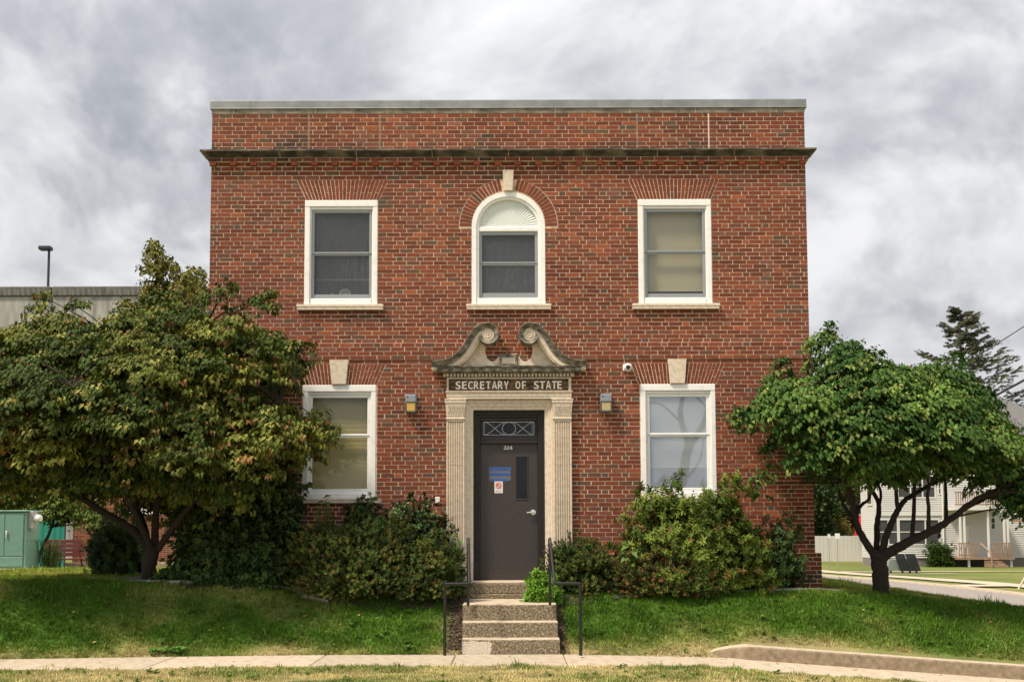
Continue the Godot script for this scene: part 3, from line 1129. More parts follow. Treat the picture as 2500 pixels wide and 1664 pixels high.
func flat_arch(root: Node, y0: float, y1: float, xb0: float, xb1: float, xt0: float, xt1: float, z: float, cols: int, key: Array, r: RandomNumberGenerator) -> void:
	# mortar bed of the arch, its bricks as pieces
	var mb := MB.new()
	mb.prism(pv2([xb0, y0, xb1, y0, xt1, y1, xt0, y1]), z - 0.05, z - 0.005)
	var arch := obj("flat_arch", mb, M.mortar, root)
	for k in cols:
		var u0 := float(k) / cols
		var u1 := float(k + 1) / cols
		var at := func(u: float, v: float) -> Vector2: return Vector2(lerpf(lerpf(xb0, xb1, u), lerpf(xt0, xt1, u), v), lerpf(y0, y1, v))
		if key.size() and (u0 + u1) * 0.5 > key[0] and (u0 + u1) * 0.5 < key[1]:
			continue
		var split := 0.36 if k % 2 == 0 else 0.66
		for seg in [[0.0, split], [split, 1.0]]:
			var g := 0.006
			var v0: float = seg[0] + (0.004 if seg[0] == 0.0 else 0.013)
			var v1: float = seg[1] - (0.004 if seg[1] == 1.0 else 0.013)
			var a: Vector2 = at.call(u0, v0)
			var b: Vector2 = at.call(u1, v0)
			var d: Vector2 = at.call(u1, v1)
			var e: Vector2 = at.call(u0, v1)
			var m := MB.new()
			var cc := brick_colour(r, false)
			if r.randf() < 0.8:
				cc = Color(0.215, 0.047, 0.021) * r.randf_range(0.85, 1.15)
			brick_shape(m, a.x + g, b.x - g, e.x + g, d.x - g, a.y, e.y, z + r.randf_range(-0.001, 0.001), z - 0.02, cc)
			obj("brick", m, M.brick, arch)

func build_main_building() -> Node3D:
	var root := thing("brick_building", "two storey red brick building with limestone doorway and SECRETARY OF STATE lettering", "building", V(0, 0.75, 0))
	var r := RandomNumberGenerator.new()
	r.seed = 4242
	# openings in the courses
	for w in [[-3.252, -2.091], [2.06, 3.226]]:
		block_rect(w[0], w[1], 5.209, 6.922)
		block_rect(w[0] - 0.105, w[1] + 0.1, 5.14, 5.209)
		block_rect(w[0] - 0.005, w[1] + 0.005, 2.16, 3.953)
		block_rect(w[0] - 0.09, w[1] + 0.085, 2.09, 2.16)
	block_rect(-0.594, 0.574, 5.209, 6.49)
	block_rect(-0.672, 0.66, 5.14, 5.209)
	blocks.append([7.20, 7.40, -0.085, -0.095, 0.068, 0.08])
	for a in [[-3.231, -2.073, -3.384, -1.926], [2.049, 3.225, 1.91, 3.362]]:
		blocks.append([6.922, 7.251, a[0], a[2], a[1], a[3]])
	for a in [[-3.30, -2.092, -3.435, -1.946], [2.038, 3.253, 1.918, 3.40]]:
		blocks.append([3.9526, 4.2846, a[0], a[2], a[1], a[3]])
	block_rect(-2.84, -2.53, 4.2846, 4.352)
	block_rect(2.50, 2.80, 4.2846, 4.352)
	block_rect(-0.985, 0.975, 0.5, 4.19)
	for x in [-3.21, -2.07, 2.06, 3.21]:
		block_rect(x - 0.006, x + 0.006, 7.72, 8.34)
	var holes := [[-3.20, -2.14, 5.19, 6.87], [2.11, 3.176, 5.19, 6.87], [-3.20, -2.14, 2.15, 3.90], [2.11, 3.176, 2.15, 3.90], [-0.594, 0.574, 5.19, 7.085], [-0.70, 0.69, 0.6, 3.70]]
	var wall := MB.new()
	var zones := [ # y, course height, courses, z of the brick faces, left, right, first course number
		[0.7005, 0.0664, 9, 0.085, -4.85, 4.84, 1],
		[1.298, 0.066391, 46, 0.012, -4.772, 4.762, 2],
		[4.352, 0.06625, 4, 0.028, -4.787, 4.776, 1],
		[4.617, 0.065857, 40, 0.0, -4.762, 4.75, 0],
		[7.2513, 0.0733, 3, 0.0, -4.762, 4.75, 2],
		[7.4712, 0.0668, 1, 0.0, -4.762, 4.75, 1],
		[7.538, 0.0664, 1, 0.05, -4.80, 4.79, 2],
		[7.6044, 0.13, 1, 0.0, -4.762, 4.75, 3],
		[7.736, 0.06665, 9, 0.0, -4.762, 4.75, 3]]
	var mb := MB.new()
	var picked := []
	for zn in zones:
		var y1: float = zn[0] + zn[1] * zn[2]
		backing(wall, zn[0], y1, zn[4] + 0.004, zn[5] - 0.004, zn[3] - 0.005, -0.32, holes)
		if zn[1] < 0.1:
			lay_courses(mb, picked, zn[0], zn[1], zn[2], zn[3], zn[4], zn[5], zn[6], r)
	wall.box(V(-4.84, 0.3, -0.3), V(4.83, 0.7, 0.06))
	# mortar round the arched window head
	var sp := PackedVector2Array()
	for k in 25:
		var a := PI - PI * k / 24.0
		sp.append(Vector2(-0.01 + 0.575 * cos(a), 6.49 + 0.56 * sin(a)))
	sp.append(Vector2(0.80, 6.49)); sp.append(Vector2(0.80, 7.30)); sp.append(Vector2(-0.81, 7.30)); sp.append(Vector2(-0.81, 6.49))
	wall.prism(sp, -0.10, -0.0055)
	obj("wall", wall, M.mortar, root)
	obj("brick_courses", mb, M.brick, root, "stuff")
	var variants := []
	for k in 14:
		var m := MB.new()
		brick_shape(m, -UNIT / 2 + JOINT / 2, UNIT / 2 - JOINT / 2, -UNIT / 2 + JOINT / 2, UNIT / 2 - JOINT / 2, -0.0279, 0.0279, 0.0, -0.02, brick_colour(r, false))
		variants.append(m.mesh())
	for p in picked:
		var o := put("brick", variants[p[1]], M.brick, root)
		o.position += p[0]
	# other sides, roof and rooms
	var body := MB.new()
	body.box(V(-4.762, 0.3, -11.0), V(-4.46, 8.40, -0.325))
	body.box(V(4.45, 0.3, -11.0), V(4.75, 8.40, -0.325))
	body.box(V(-4.458, 0.3, -11.0), V(4.448, 8.40, -10.7))
	obj("side_wall", body, M.rear_brick, root)
	var roof := MB.new()
	roof.box(V(-4.70, 8.20, -10.95), V(4.69, 8.50, -0.2))
	obj("roof", roof, M.concrete_dark, root)
	var inn := MB.new()
	inn.box(V(-4.45, 4.25, -10.69), V(4.44, 4.45, -0.33))
	inn.box(V(-4.45, 0.6, -10.69), V(4.44, 0.86, -0.33))
	inn.box(V(-4.45, 0.87, -4.2), V(4.44, 4.24, -4.1))
	inn.box(V(-4.45, 4.46, -4.2), V(4.44, 8.19, -4.1))
	inn.box(V(-1.3, 0.87, -4.09), V(-1.2, 4.24, -0.4))
	inn.box(V(1.2, 0.87, -4.09), V(1.3, 4.24, -0.4))
	inn.box(V(-1.5, 4.46, -4.09), V(-1.4, 8.19, -0.4))
	inn.box(V(1.4, 4.46, -4.09), V(1.5, 8.19, -0.4))
	obj("room_lining", inn, M.interior, root)
	# brick dentils under the cornice
	for k in 30:
		var x := -4.725 + k * 0.3249
		var m := MB.new()
		m.bbox(V(x - 0.05, 7.4745, -0.015), V(x + 0.05, 7.5365, 0.062), 0.004, Color(0.37, 0.085, 0.04) * r.randf_range(0.75, 1.1))
		obj("dentil_brick", m, M.brick, root)
	# stone cornice in lengths
	var prof := pv2([0.0, 7.604, 0.052, 7.606, 0.060, 7.622, 0.072, 7.628, 0.085, 7.642, 0.112, 7.660, 0.140, 7.676, 0.150, 7.682, 0.150, 7.706, 0.144, 7.712, 0.0, 7.738])
	var jx := [-4.762, -3.65, -2.43, -1.22, 0.0, 1.2, 2.37, 3.6, 4.75]
	for k in 8:
		var m := MB.new()
		m.mould(prof, jx[k] + (0.005 if k > 0 else 0.0), jx[k + 1] - (0.005 if k < 7 else 0.0), k == 0, k == 7, -0.28)
		obj("cornice_stone", m, M.cornice_stone, root)
	var m2 := MB.new()
	m2.mould(pv2([0.0, 7.61, 0.045, 7.612, 0.135, 7.686, 0.135, 7.70, 0.0, 7.725]), -4.75, 4.74, true, true, -0.28)
	obj("cornice_mortar", m2, M.mortar, root)
	# stone band and metal coping
	var bx := [-4.762, -4.42, -3.1, -1.95, -0.6, 0.75, 1.95, 3.0, 4.3, 4.75]
	for k in 9:
		var m := MB.new()
		m.mould(pv2([0.0, 8.336, 0.006, 8.338, 0.006, 8.425, 0.0, 8.426]), bx[k] + (0.005 if k > 0 else 0.0), bx[k + 1] - (0.005 if k < 8 else 0.0), k == 0, k == 8, -0.3)
		obj("band_stone", m, M.band_stone, root)
	m2 = MB.new()
	m2.box(V(-4.76, 8.3355, -0.3), V(4.748, 8.42, 0.001))
	obj("band_mortar", m2, M.sealant_white, root)
	var cx := [-4.772, -4.15, -1.4, 1.4, 2.45, 4.15, 4.765]
	for k in 6:
		var m := MB.new()
		m.mould(pv2([-0.01, 8.415, 0.022, 8.416, 0.024, 8.42, 0.018, 8.43, 0.018, 8.54, 0.014, 8.554, -0.02, 8.558, -0.35, 8.545]), cx[k] + (0.0015 if k > 0 else 0.0), cx[k + 1] - (0.0015 if k < 5 else 0.0), k == 0, k == 5, -0.4)
		obj("coping_panel", m, M.coping_metal, root)
	for x in [-3.21, -2.07, 2.06, 3.21]:
		var m := MB.new()
		m.box(V(x - 0.005, 7.737, -0.02), V(x + 0.005, 8.335, -0.002))
		obj("sealant_joint", m, M.sealant_white if x > 3.0 else M.sealant_grey, root)
	# arches over the windows
	flat_arch(root, 6.922, 7.251, -3.231, -2.073, -3.384, -1.926, 0.001, 22, [], r)
	flat_arch(root, 6.922, 7.251, 2.049, 3.225, 1.91, 3.362, 0.001, 22, [], r)
	flat_arch(root, 3.9526, 4.2846, -3.30, -2.092, -3.435, -1.946, 0.013, 24, [0.41, 0.60], r)
	flat_arch(root, 3.9526, 4.2846, 2.038, 3.253, 1.918, 3.40, 0.013, 24, [0.405, 0.595], r)
	var ring := MB.new()
	var rp := PackedVector2Array()
	for k in 25:
		var a := PI - PI * k / 24.0
		rp.append(Vector2(-0.006 + 0.782 * cos(a), 6.49 + 0.782 * sin(a)))
	for k in 25:
		var a := PI * k / 24.0
		rp.append(Vector2(-0.006 + 0.588 * cos(a), 6.49 + 0.588 * sin(a)))
	ring.prism(rp, -0.05, -0.004)
	var ra := obj("round_arch", ring, M.mortar, root)
	for k in 36:
		var a0 := PI * k / 36.0 + 0.0095
		var a1 := PI * (k + 1) / 36.0 - 0.0095
		if a0 < PI / 2 + 0.10 and a1 > PI / 2 - 0.10:
			continue
		var m := MB.new()
		var pt := func(a: float, q: float) -> Vector2: return Vector2(-0.006 + q * cos(a), 6.49 + q * sin(a))
		var poly := PackedVector2Array([pt.call(a0, 0.592), pt.call(a0, 0.778), pt.call(a1, 0.778), pt.call(a1, 0.592)])
		m.prism(poly, -0.02, 0.001 + r.randf_range(-0.001, 0.001), Color(0.215, 0.047, 0.021) * r.randf_range(0.8, 1.2) if r.randf() < 0.8 else brick_colour(r, true))
		obj("brick", m, M.brick, ra)
	# keystones
	var key := func(poly: PackedVector2Array, z: float) -> void:
		var m := MB.new()
		m.prism(poly, -0.06, z - 0.012)
		var c := Vector2.ZERO
		for p in poly:
			c += p / 4.0
		var inner := PackedVector2Array()
		for p in poly:
			inner.append(p + (c - p).normalized() * 0.014)
		m.prism(inner, z - 0.013, z)
		obj("keystone", m, M.limestone, root)
	key.call(pv2([-0.078, 7.05, 0.062, 7.05, 0.081, 7.40, -0.095, 7.40]), 0.045)
	key.call(pv2([-2.796, 3.9526, -2.569, 3.9526, -2.533, 4.345, -2.837, 4.345]), 0.052)
	key.call(pv2([2.532, 3.9526, 2.766, 3.9526, 2.796, 4.345, 2.50, 4.345]), 0.052)
	# windows
	rect_window(root, -3.250, -2.091, 5.235, 6.921, 6.062, M.storm_aluminium, "screen", M.glass_half)
	rect_window(root, 2.060, 3.226, 5.235, 6.921, 6.072, M.storm_aluminium, "shade", M.glass_half)
	rect_window(root, -3.252, -2.10, 2.165, 3.951, 3.152, M.white_paint, "olive", M.glass_half)
	rect_window(root, 2.066, 3.245, 2.165, 3.951, 3.152, M.white_paint, "white", M.glass_coated)
	arched_window(root)
	return root

func sill(window: Node, x0: float, x1: float, y0: float, y1: float) -> void:
	var m := MB.new()
	m.mould(pv2([0.0, y0, 0.050, y0 + 0.002, 0.054, y0 + 0.006, 0.054, y0 + 0.045, 0.060, y0 + 0.05, 0.060, y1 - 0.012, 0.054, y1 - 0.004, -0.06, y1 + 0.004]), x0 + 0.055, x1 - 0.055, true, true, -0.06, 0.012)
	obj("sill", m, M.limestone, window)

func rect_window(root: Node, x0: float, x1: float, y0: float, y1: float, ym: float, sash_mat: Material, behind: String, glass: Material) -> void:
	var up := y0 > 4.5
	var zf := 0.004 if up else 0.016
	var ix0 := x0 + 0.10
	var ix1 := x1 - 0.092
	var iy1 := y1 - 0.147
	var iy0 := y0 + (0.10 if up else 0.08)
	var m := MB.new()
	m.bbox(V(x0, y1 - 0.105, -0.12), V(x1, y1, zf + 0.004), 0.008)
	m.bbox(V(x0, y0, -0.12), V(x0 + 0.082, y1 - 0.1055, zf), 0.006)
	m.bbox(V(x1 - 0.076, y0, -0.12), V(x1, y1 - 0.1055, zf), 0.006)
	m.bbox(V(x0 + 0.0825, iy1, -0.12), V(x1 - 0.0765, y1 - 0.106, zf - 0.022), 0.006)
	m.bbox(V(x0 + 0.0825, y0, -0.12), V(ix0, iy1 - 0.0005, zf - 0.022), 0.006)
	m.bbox(V(ix1, y0, -0.12), V(x1 - 0.0765, iy1 - 0.0005, zf - 0.022), 0.006)
	m.bbox(V(ix0 + 0.0005, y0, -0.12), V(ix1 - 0.0005, iy0, zf - 0.008), 0.01)
	var win := obj("window", m, M.white_paint, root)
	var x2 := ix0 + 0.046
	var x3 := ix1 - 0.046
	var z0 := zf - 0.085
	var z1 := zf - 0.045
	var sashes := [[ym - 0.0, iy1, 0.028, 0.05, z1 + 0.004], [iy0, ym, 0.072, 0.028, z1 - 0.008]]
	for s in sashes:
		var sm := MB.new()
		sm.bbox(V(ix0 + 0.001, s[0], z0), V(x2, s[1], s[4]), 0.005)
		sm.bbox(V(x3, s[0], z0), V(ix1 - 0.001, s[1], s[4]), 0.005)
		sm.bbox(V(x2 + 0.0004, s[0], z0), V(x3 - 0.0004, s[0] + s[2], s[4]), 0.005)
		sm.bbox(V(x2 + 0.0004, s[1] - s[3], z0), V(x3 - 0.0004, s[1], s[4]), 0.005)
		obj("sash", sm, sash_mat, win)
		var g := MB.new()
		var zg: float = s[4] - 0.018
		g.quad(V(x2, s[0] + s[2], zg), V(x3, s[0] + s[2], zg), V(x3, s[1] - s[3], zg), V(x2, s[1] - s[3], zg))
		obj("pane", g, glass, win)
	if up:
		sill(win, x0 - 0.104, x1 + 0.096, 5.140, 5.2345)
	else:
		sill(win, x0 - 0.09, x1 + 0.08, 2.090, 2.1645)
	if behind == "screen":
		var b := MB.new()
		b.quad(V(x2, iy0 + 0.05, z0 - 0.02), V(x3, iy0 + 0.05, z0 - 0.02), V(x3, iy1, z0 - 0.02), V(x2, iy1, z0 - 0.02))
		obj("insect_screen", b, M.insect_screen, win)
		curtain(win, x2, x3, iy0 + 0.02, iy1, 5)
		b = MB.new()
		b.bbox(V(x2, 5.655, -0.16), V(x3, 5.672, -0.135), 0.003)
		obj("inner_rail", b, M.shade_tan, win)
	elif behind == "shade":
		var b := MB.new()
		b.box(V(ix0 - 0.02, 5.475, -0.165), V(ix1 + 0.02, iy1 + 0.05, -0.16))
		b.bbox(V(ix0 - 0.02, 5.462, -0.17), V(ix1 + 0.02, 5.482, -0.155), 0.003)
		obj("roller_shade", b, M.shade_tan, win)
	else:
		var b := MB.new()
		var y := 2.66 if behind == "white" else iy0 + 0.02
		if behind == "white":
			b.bbox(V(ix0 - 0.01, 2.645, -0.18), V(ix1 + 0.01, 2.662, -0.145), 0.003)
		while y < iy1 + 0.02:
			b.quad(V(ix0 - 0.01, y, -0.150), V(ix1 + 0.01, y, -0.150), V(ix1 + 0.01, y + 0.0215, -0.168), V(ix0 - 0.01, y + 0.0215, -0.168))
			y += 0.0205
		obj("blind", b, M.blind_olive if behind == "olive" else M.blind_white, win, "stuff")

# gathered net curtain hanging behind the panes
func curtain(win: Node, x0: float, x1: float, y0: float, y1: float, seedv: int) -> void:
	var m := MB.new()
	var nn := FastNoiseLite.new()
	nn.seed = seedv
	nn.frequency = 1.3
	var nx := 36
	var ny := 12
	var at := func(a: int, b: int) -> Vector3:
		var x := lerpf(x0, x1, float(a) / nx)
		var y := lerpf(y0, y1, float(b) / ny)
		var sag := nn.get_noise_2d(x * 2.0, y * 1.2) * 0.9
		return V(x, y, -0.24 + 0.02 * sin((x + sag * 0.25) * 46.0) + 0.05 * sag)
	for a in nx:
		for b in ny:
			m.quad(at.call(a, b), at.call(a + 1, b), at.call(a + 1, b + 1), at.call(a, b + 1))
	obj("curtain", m, M.curtain_grey, win)

func arched_window(root: Node) -> void:
	var cx := -0.008
	var cy := 6.49
	var m := MB.new()
	for ringd in [[0.583, 0.512, 0.006], [0.5115, 0.468, -0.018]]:
		var poly := PackedVector2Array()
		poly.append(Vector2(cx - ringd[0], 5.235))
		for k in 33:
			var a := PI - PI * k / 32.0
			poly.append(Vector2(cx + ringd[0] * cos(a), cy + ringd[0] * 0.955 * sin(a)))
		poly.append(Vector2(cx + ringd[0], 5.235))
		poly.append(Vector2(cx + ringd[1], 5.235))
		for k in 33:
			var a := PI * k / 32.0
			poly.append(Vector2(cx + ringd[1] * cos(a), cy + ringd[1] * 0.945 * sin(a)))
		poly.append(Vector2(cx - ringd[1], 5.235))
		m.prism(poly, -0.14, ringd[2])
	m.bbox(V(cx - 0.511, 5.236, -0.14), V(cx + 0.511, 5.335, -0.004), 0.01)
	m.bbox(V(cx - 0.4675, 6.413, -0.12), V(cx + 0.4675, 6.488, -0.022), 0.01)
	var win := obj("window", m, M.white_paint, root)
	win.set_meta("label", "round-headed white window with a sunburst fan panel")
	var fan := MB.new()
	var rays := 30
	for k in rays:
		var a0 := PI * k / rays
		var a1 := PI * (k + 1) / rays
		var am := (a0 + a1) * 0.5
		var p := func(a: float, q: float, z: float) -> Vector3: return V(cx + q * 0.47 * cos(a), cy - 0.003 + q * 0.445 * sin(a), z)
		var c0 := V(cx, cy - 0.003, -0.062)
		fan.tri(c0, p.call(a0, 1.0, -0.068), p.call(am, 1.0, -0.058))
		fan.tri(c0, p.call(am, 1.0, -0.058), p.call(a1, 1.0, -0.068))
	obj("fan_panel", fan, M.fan_panel, win)
	var x0 := -0.4745
	var x1 := 0.4585
	for s in [[5.9, 6.412, 0.026, 0.052, -0.05], [5.336, 5.9, 0.09, 0.03, -0.06]]:
		var sm := MB.new()
		sm.bbox(V(x0, s[0], -0.09), V(x0 + 0.045, s[1], s[4]), 0.005)
		sm.bbox(V(x1 - 0.045, s[0], -0.09), V(x1, s[1], s[4]), 0.005)
		sm.bbox(V(x0 + 0.0454, s[0], -0.09), V(x1 - 0.0454, s[0] + s[2], s[4]), 0.005)
		sm.bbox(V(x0 + 0.0454, s[1] - s[3], -0.09), V(x1 - 0.0454, s[1], s[4]), 0.005)
		obj("sash", sm, M.storm_aluminium, win)
		var g := MB.new()
		g.quad(V(x0 + 0.045, s[0] + s[2], -0.075), V(x1 - 0.045, s[0] + s[2], -0.075), V(x1 - 0.045, s[1] - s[3], -0.075), V(x0 + 0.045, s[1] - s[3], -0.075))
		obj("pane", g, M.glass_half, win)
	var b := MB.new()
	b.quad(V(x0 + 0.04, 5.38, -0.11), V(x1 - 0.04, 5.38, -0.11), V(x1 - 0.04, 6.40, -0.11), V(x0 + 0.04, 6.40, -0.11))
	obj("insect_screen", b, M.insect_screen, win)
	curtain(win, x0, x1, 5.36, 6.36, 9)
	sill(win, -0.672, 0.662, 5.140, 5.2345)

# ------------------------------------------------------------------ the limestone doorway
func sweep(mb: MB, pts: PackedVector2Array, prof: Callable, mirror: bool) -> void:
	var rows := []
	for k in pts.size():
		var t := (pts[mini(k + 1, pts.size() - 1)] - pts[maxi(k - 1, 0)]).normalized()
		var nn := Vector2(t.y, -t.x)
		var row := []
		for q in prof.call(float(k) / (pts.size() - 1)):
			var p: Vector2 = pts[k] + nn * q.x
			row.append(V(-p.x - 0.012 if mirror else p.x, p.y, q.y))
		rows.append(row)
	for k in rows.size() - 1:
		for s in rows[k].size() - 1:
			if mirror:
				mb.quad(rows[k][s], rows[k][s + 1], rows[k + 1][s + 1], rows[k + 1][s])
			else:
				mb.quad(rows[k][s], rows[k + 1][s], rows[k + 1][s + 1], rows[k][s + 1])
	for e in [0, rows.size() - 1]:
		for s in range(1, rows[e].size() - 1):
			mb.tri(rows[e][0], rows[e][s], rows[e][s + 1])

func letter(ch: String, x0: float, x1: float, y0: float, y1: float, z: float, depth: float, m: Material, parent: Node, weight := 400) -> void:
	var f := SystemFont.new()
	f.font_names = PackedStringArray(["Droid Sans"])
	f.font_weight = weight
	var t := TextMesh.new()
	t.text = ch
	t.font = f
	t.font_size = 64
	t.pixel_size = 0.01
	t.depth = depth
	t.curve_step = 2.0
	var bb := t.get_aabb()
	var o := MeshInstance3D.new()
	o.name = "letter"
	o.mesh = t
	t.material = m
	var sx := (x1 - x0) / bb.size.x
	var sy := (y1 - y0) / bb.size.y
	o.scale = V(sx, sy, 1)
	o.position = V(x0 - bb.position.x * sx, y0 - bb.position.y * sy, z) - origin_of(parent)
	parent.add_child(o, true)

func build_doorway(root: Node3D) -> void:
	# pilasters
	for side in [-1, 1]:
		var xc := -0.845 if side < 0 else 0.830
		var hw := 0.139
		var prof := PackedVector2Array([Vector2(xc - hw, -0.02), Vector2(xc + hw, -0.02), Vector2(xc + hw, 0.095)])
		var nf := 7
		var fw := (2.0 * hw - 0.03) / nf
		for k in nf:
			var xm := xc + hw - 0.015 - (k + 0.5) * fw
			for s in 7:
				var a := PI * s / 6.0
				prof.append(Vector2(xm + 0.38 * fw * cos(a), 0.095 - 0.022 * sin(a) - 0.0001 * s))
		prof.append(Vector2(xc - hw, 0.095))
		var pil := MB.new()
		# the shaft in three drums, with hair joints
		var ys := [1.15, 1.86, 2.68, 3.36]
		var tf := Transform3D(Basis(V(1, 0, 0), V(0, 0, 1), V(0, -1, 0)), Vector3.ZERO)
		for k in 3:
			pil.prism(prof, -ys[k + 1] + 0.0015, -ys[k] - 0.0015, Color.WHITE, tf)
		var po := obj("pilaster", pil, M.limestone, root)
		var b := MB.new()
		b.bbox(V(xc - hw - 0.03, 0.60, -0.02), V(xc + hw + 0.03, 1.04, 0.125), 0.008)
		b.mould(pv2([0.03, 1.0405, 0.03, 1.07, 0.02, 1.085, 0.02, 1.10, 0.008, 1.12, 0.0, 1.148]), xc - hw, xc + hw, true, true, -0.02, 0.095)
		obj("base", b, M.limestone, po)
		var c := MB.new()
		c.mould(pv2([0.0, 3.362, 0.0, 3.392, 0.012, 3.396, 0.016, 3.406, 0.012, 3.416, 0.0, 3.42, 0.004, 3.45, 0.012, 3.54, 0.02, 3.63, 0.022, 3.652, 0.03, 3.655, 0.03, 3.69, 0.036, 3.698, 0.036, 3.715, 0.0, 3.7155]), xc - hw + 0.004, xc + hw - 0.004, true, true, -0.02, 0.098)
		# carved leaves, bead rows
		for k in 12:
			var x := xc - hw + 0.014 + k * (2.0 * hw - 0.028) / 11.0
			c.lathe(V(x, 3.648, 0.115), V(0, 0, 1), pv2([0.0085, 0.0, 0.007, 0.006, 0.0, 0.009]), 8)
			if k < 11:
				c.lathe(V(x + 0.0115, 3.462, 0.097), V(0, 0, 1), pv2([0.012, 0.0, 0.009, 0.010, 0.0, 0.013]), 8)
		for row in 3:
			for k in 7:
				var x := xc - hw + 0.026 + k * 0.038 + (0.019 if row % 2 else 0.0)
				if x > xc + hw - 0.02:
					continue
				var y := 3.50 + row * 0.045
				var zz := 0.108 + row * 0.004
				c.tri(V(x - 0.017, y + 0.028, zz), V(x, y - 0.024, zz + 0.004), V(x, y + 0.02, zz + 0.018))
				c.tri(V(x, y - 0.024, zz + 0.004), V(x + 0.017, y + 0.028, zz), V(x, y + 0.02, zz + 0.018))
		obj("capital", c, M.limestone, po)
	# moulded stone frame round the door, mitred
	var fr := MB.new()
	var steps := [[0.715, 3.705, 0.045], [0.665, 3.655, 0.045], [0.655, 3.645, 0.03], [0.615, 3.605, 0.026], [0.605, 3.595, 0.012], [0.562, 3.552, 0.006], [0.5615, 3.5515, -0.15]]
	for k in steps.size() - 1:
		var a: Array = steps[k]
		var b: Array = steps[k + 1]
		var sh := -0.008
		fr.quad(V(-a[0] + sh, 0.75, a[2]), V(-b[0] + sh, 0.75, b[2]), V(-b[0] + sh, b[1], b[2]), V(-a[0] + sh, a[1], a[2]))
		fr.quad(V(b[0] + sh, 0.75, b[2]), V(a[0] + sh, 0.75, a[2]), V(a[0] + sh, a[1], a[2]), V(b[0] + sh, b[1], b[2]))
		fr.quad(V(-b[0] + sh, b[1], b[2]), V(b[0] + sh, b[1], b[2]), V(a[0] + sh, a[1], a[2]), V(-a[0] + sh, a[1], a[2]))
	obj("door_surround", fr, M.limestone, root)
	# architrave, frieze with its lettering
	var ar := MB.new()
	ar.mould(pv2([0.0, 3.7165, 0.10, 3.717, 0.10, 3.755, 0.108, 3.758, 0.108, 3.80, 0.115, 3.806, 0.126, 3.828, 0.126, 3.840, 0.0, 3.8405]), -0.878, 0.868, true, true, -0.02)
	obj("architrave", ar, M.limestone, root)
	var fz := MB.new()
	fz.bbox(V(-0.978, 3.841, -0.02), V(-0.952, 4.052, 0.098), 0.004)
	fz.bbox(V(0.930, 3.841, -0.02), V(0.969, 4.052, 0.098), 0.004)
	fz.box(V(-0.951, 4.034, -0.02), V(0.929, 4.052, 0.09))
	obj("frieze_border", fz, M.limestone, root)
	var fp := MB.new()
	fp.box(V(-0.9515, 3.8415, -0.02), V(0.9295, 4.0335, 0.078))
	var frieze := obj("frieze", fp, M.frieze_stain, root)
	frieze.set_meta("label", "dark stained stone panel with SECRETARY OF STATE in white letters")
	var tx := "SECRETARYOFSTATE"
	var lx := [380, 455, 475, 545, 565, 637, 650, 722, 740, 805, 830, 900, 918, 992, 1003, 1080, 1092, 1165, 1265, 1335, 1360, 1420, 1535, 1607, 1622, 1702, 1712, 1788, 1803, 1873, 1880, 1947]
	for k in tx.length():
		letter(tx[k], -0.844 + (lx[2 * k] - 380) * 0.0010643, -0.844 + (lx[2 * k + 1] - 380) * 0.0010643, 3.873, 3.996, 0.0815, 0.008, M.letter_white, frieze, 700)
	# cornice of the doorway
	var co := MB.new()
	co.mould(pv2([0.0, 4.0525, 0.06, 4.053, 0.075, 4.062, 0.075, 4.118, 0.115, 4.124, 0.125, 4.134, 0.20, 4.136, 0.205, 4.142, 0.205, 4.192, 0.215, 4.200, 0.225, 4.212, 0.225, 4.224, 0.0, 4.236]), -0.925, 0.915, true, true, -0.02)
	obj("doorway_cornice", co, M.limestone_weathered, root)
	var de := MB.new()
	for k in 36:
		var x := -0.985 + k * 0.0556
		de.box(V(x, 4.066, 0.07), V(x + 0.033, 4.1165, 0.108))
	for s in [-1, 1]:
		for k in 2:
			var xx := -1.0305 if s < 0 else 0.989
			de.box(V(xx, 4.066, 0.02 + k * 0.045), V(xx + 0.03, 4.1165, 0.05 + k * 0.045))
	obj("doorway_dentils", de, M.limestone, root, "stuff")
	# swan-neck pediment
	var outer := PackedVector2Array()
	var ctl := pv2([-1.215, 4.300, -1.13, 4.303, -1.046, 4.312, -0.960, 4.336, -0.888, 4.370, -0.820, 4.425, -0.761, 4.490, -0.712, 4.560, -0.666, 4.633, -0.625, 4.705, -0.582, 4.772, -0.530, 4.830, -0.476, 4.868, -0.420, 4.889])
	var ctl3 := PackedVector3Array()
	for p in ctl:
		ctl3.append(V(p.x, p.y, 0))
	for p in smooth_path(ctl3, 3):
		outer.append(Vector2(p.x, p.y))
	var vc := Vector2(-0.330, 4.712)
	var neck := outer.duplicate()
	for k in 33:
		var a := deg_to_rad(lerpf(108.0, -165.0, k / 32.0))
		var rr := lerpf(0.184, 0.150, k / 32.0)
		outer.append(vc + Vector2(cos(a), sin(a)) * rr)
	for mirror in [false, true]:
		var sc := MB.new()
		sweep(sc, outer, func(u: float) -> Array:
			var w := 0.092 if u < 0.55 else lerpf(0.092, 0.070, (u - 0.55) / 0.45)
			var zz := lerpf(0.265, 0.285, u)
			return [Vector2(0, 0.0), Vector2(0, zz), Vector2(0.08 * w, zz + 0.006), Vector2(0.2 * w, zz - 0.004), Vector2(0.5 * w, zz - 0.03), Vector2(0.8 * w, zz - 0.048), Vector2(w, zz - 0.05), Vector2(w, 0.0)], mirror)
		var scroll := obj("scroll", sc, M.limestone_weathered, root)
		var lb := MB.new()
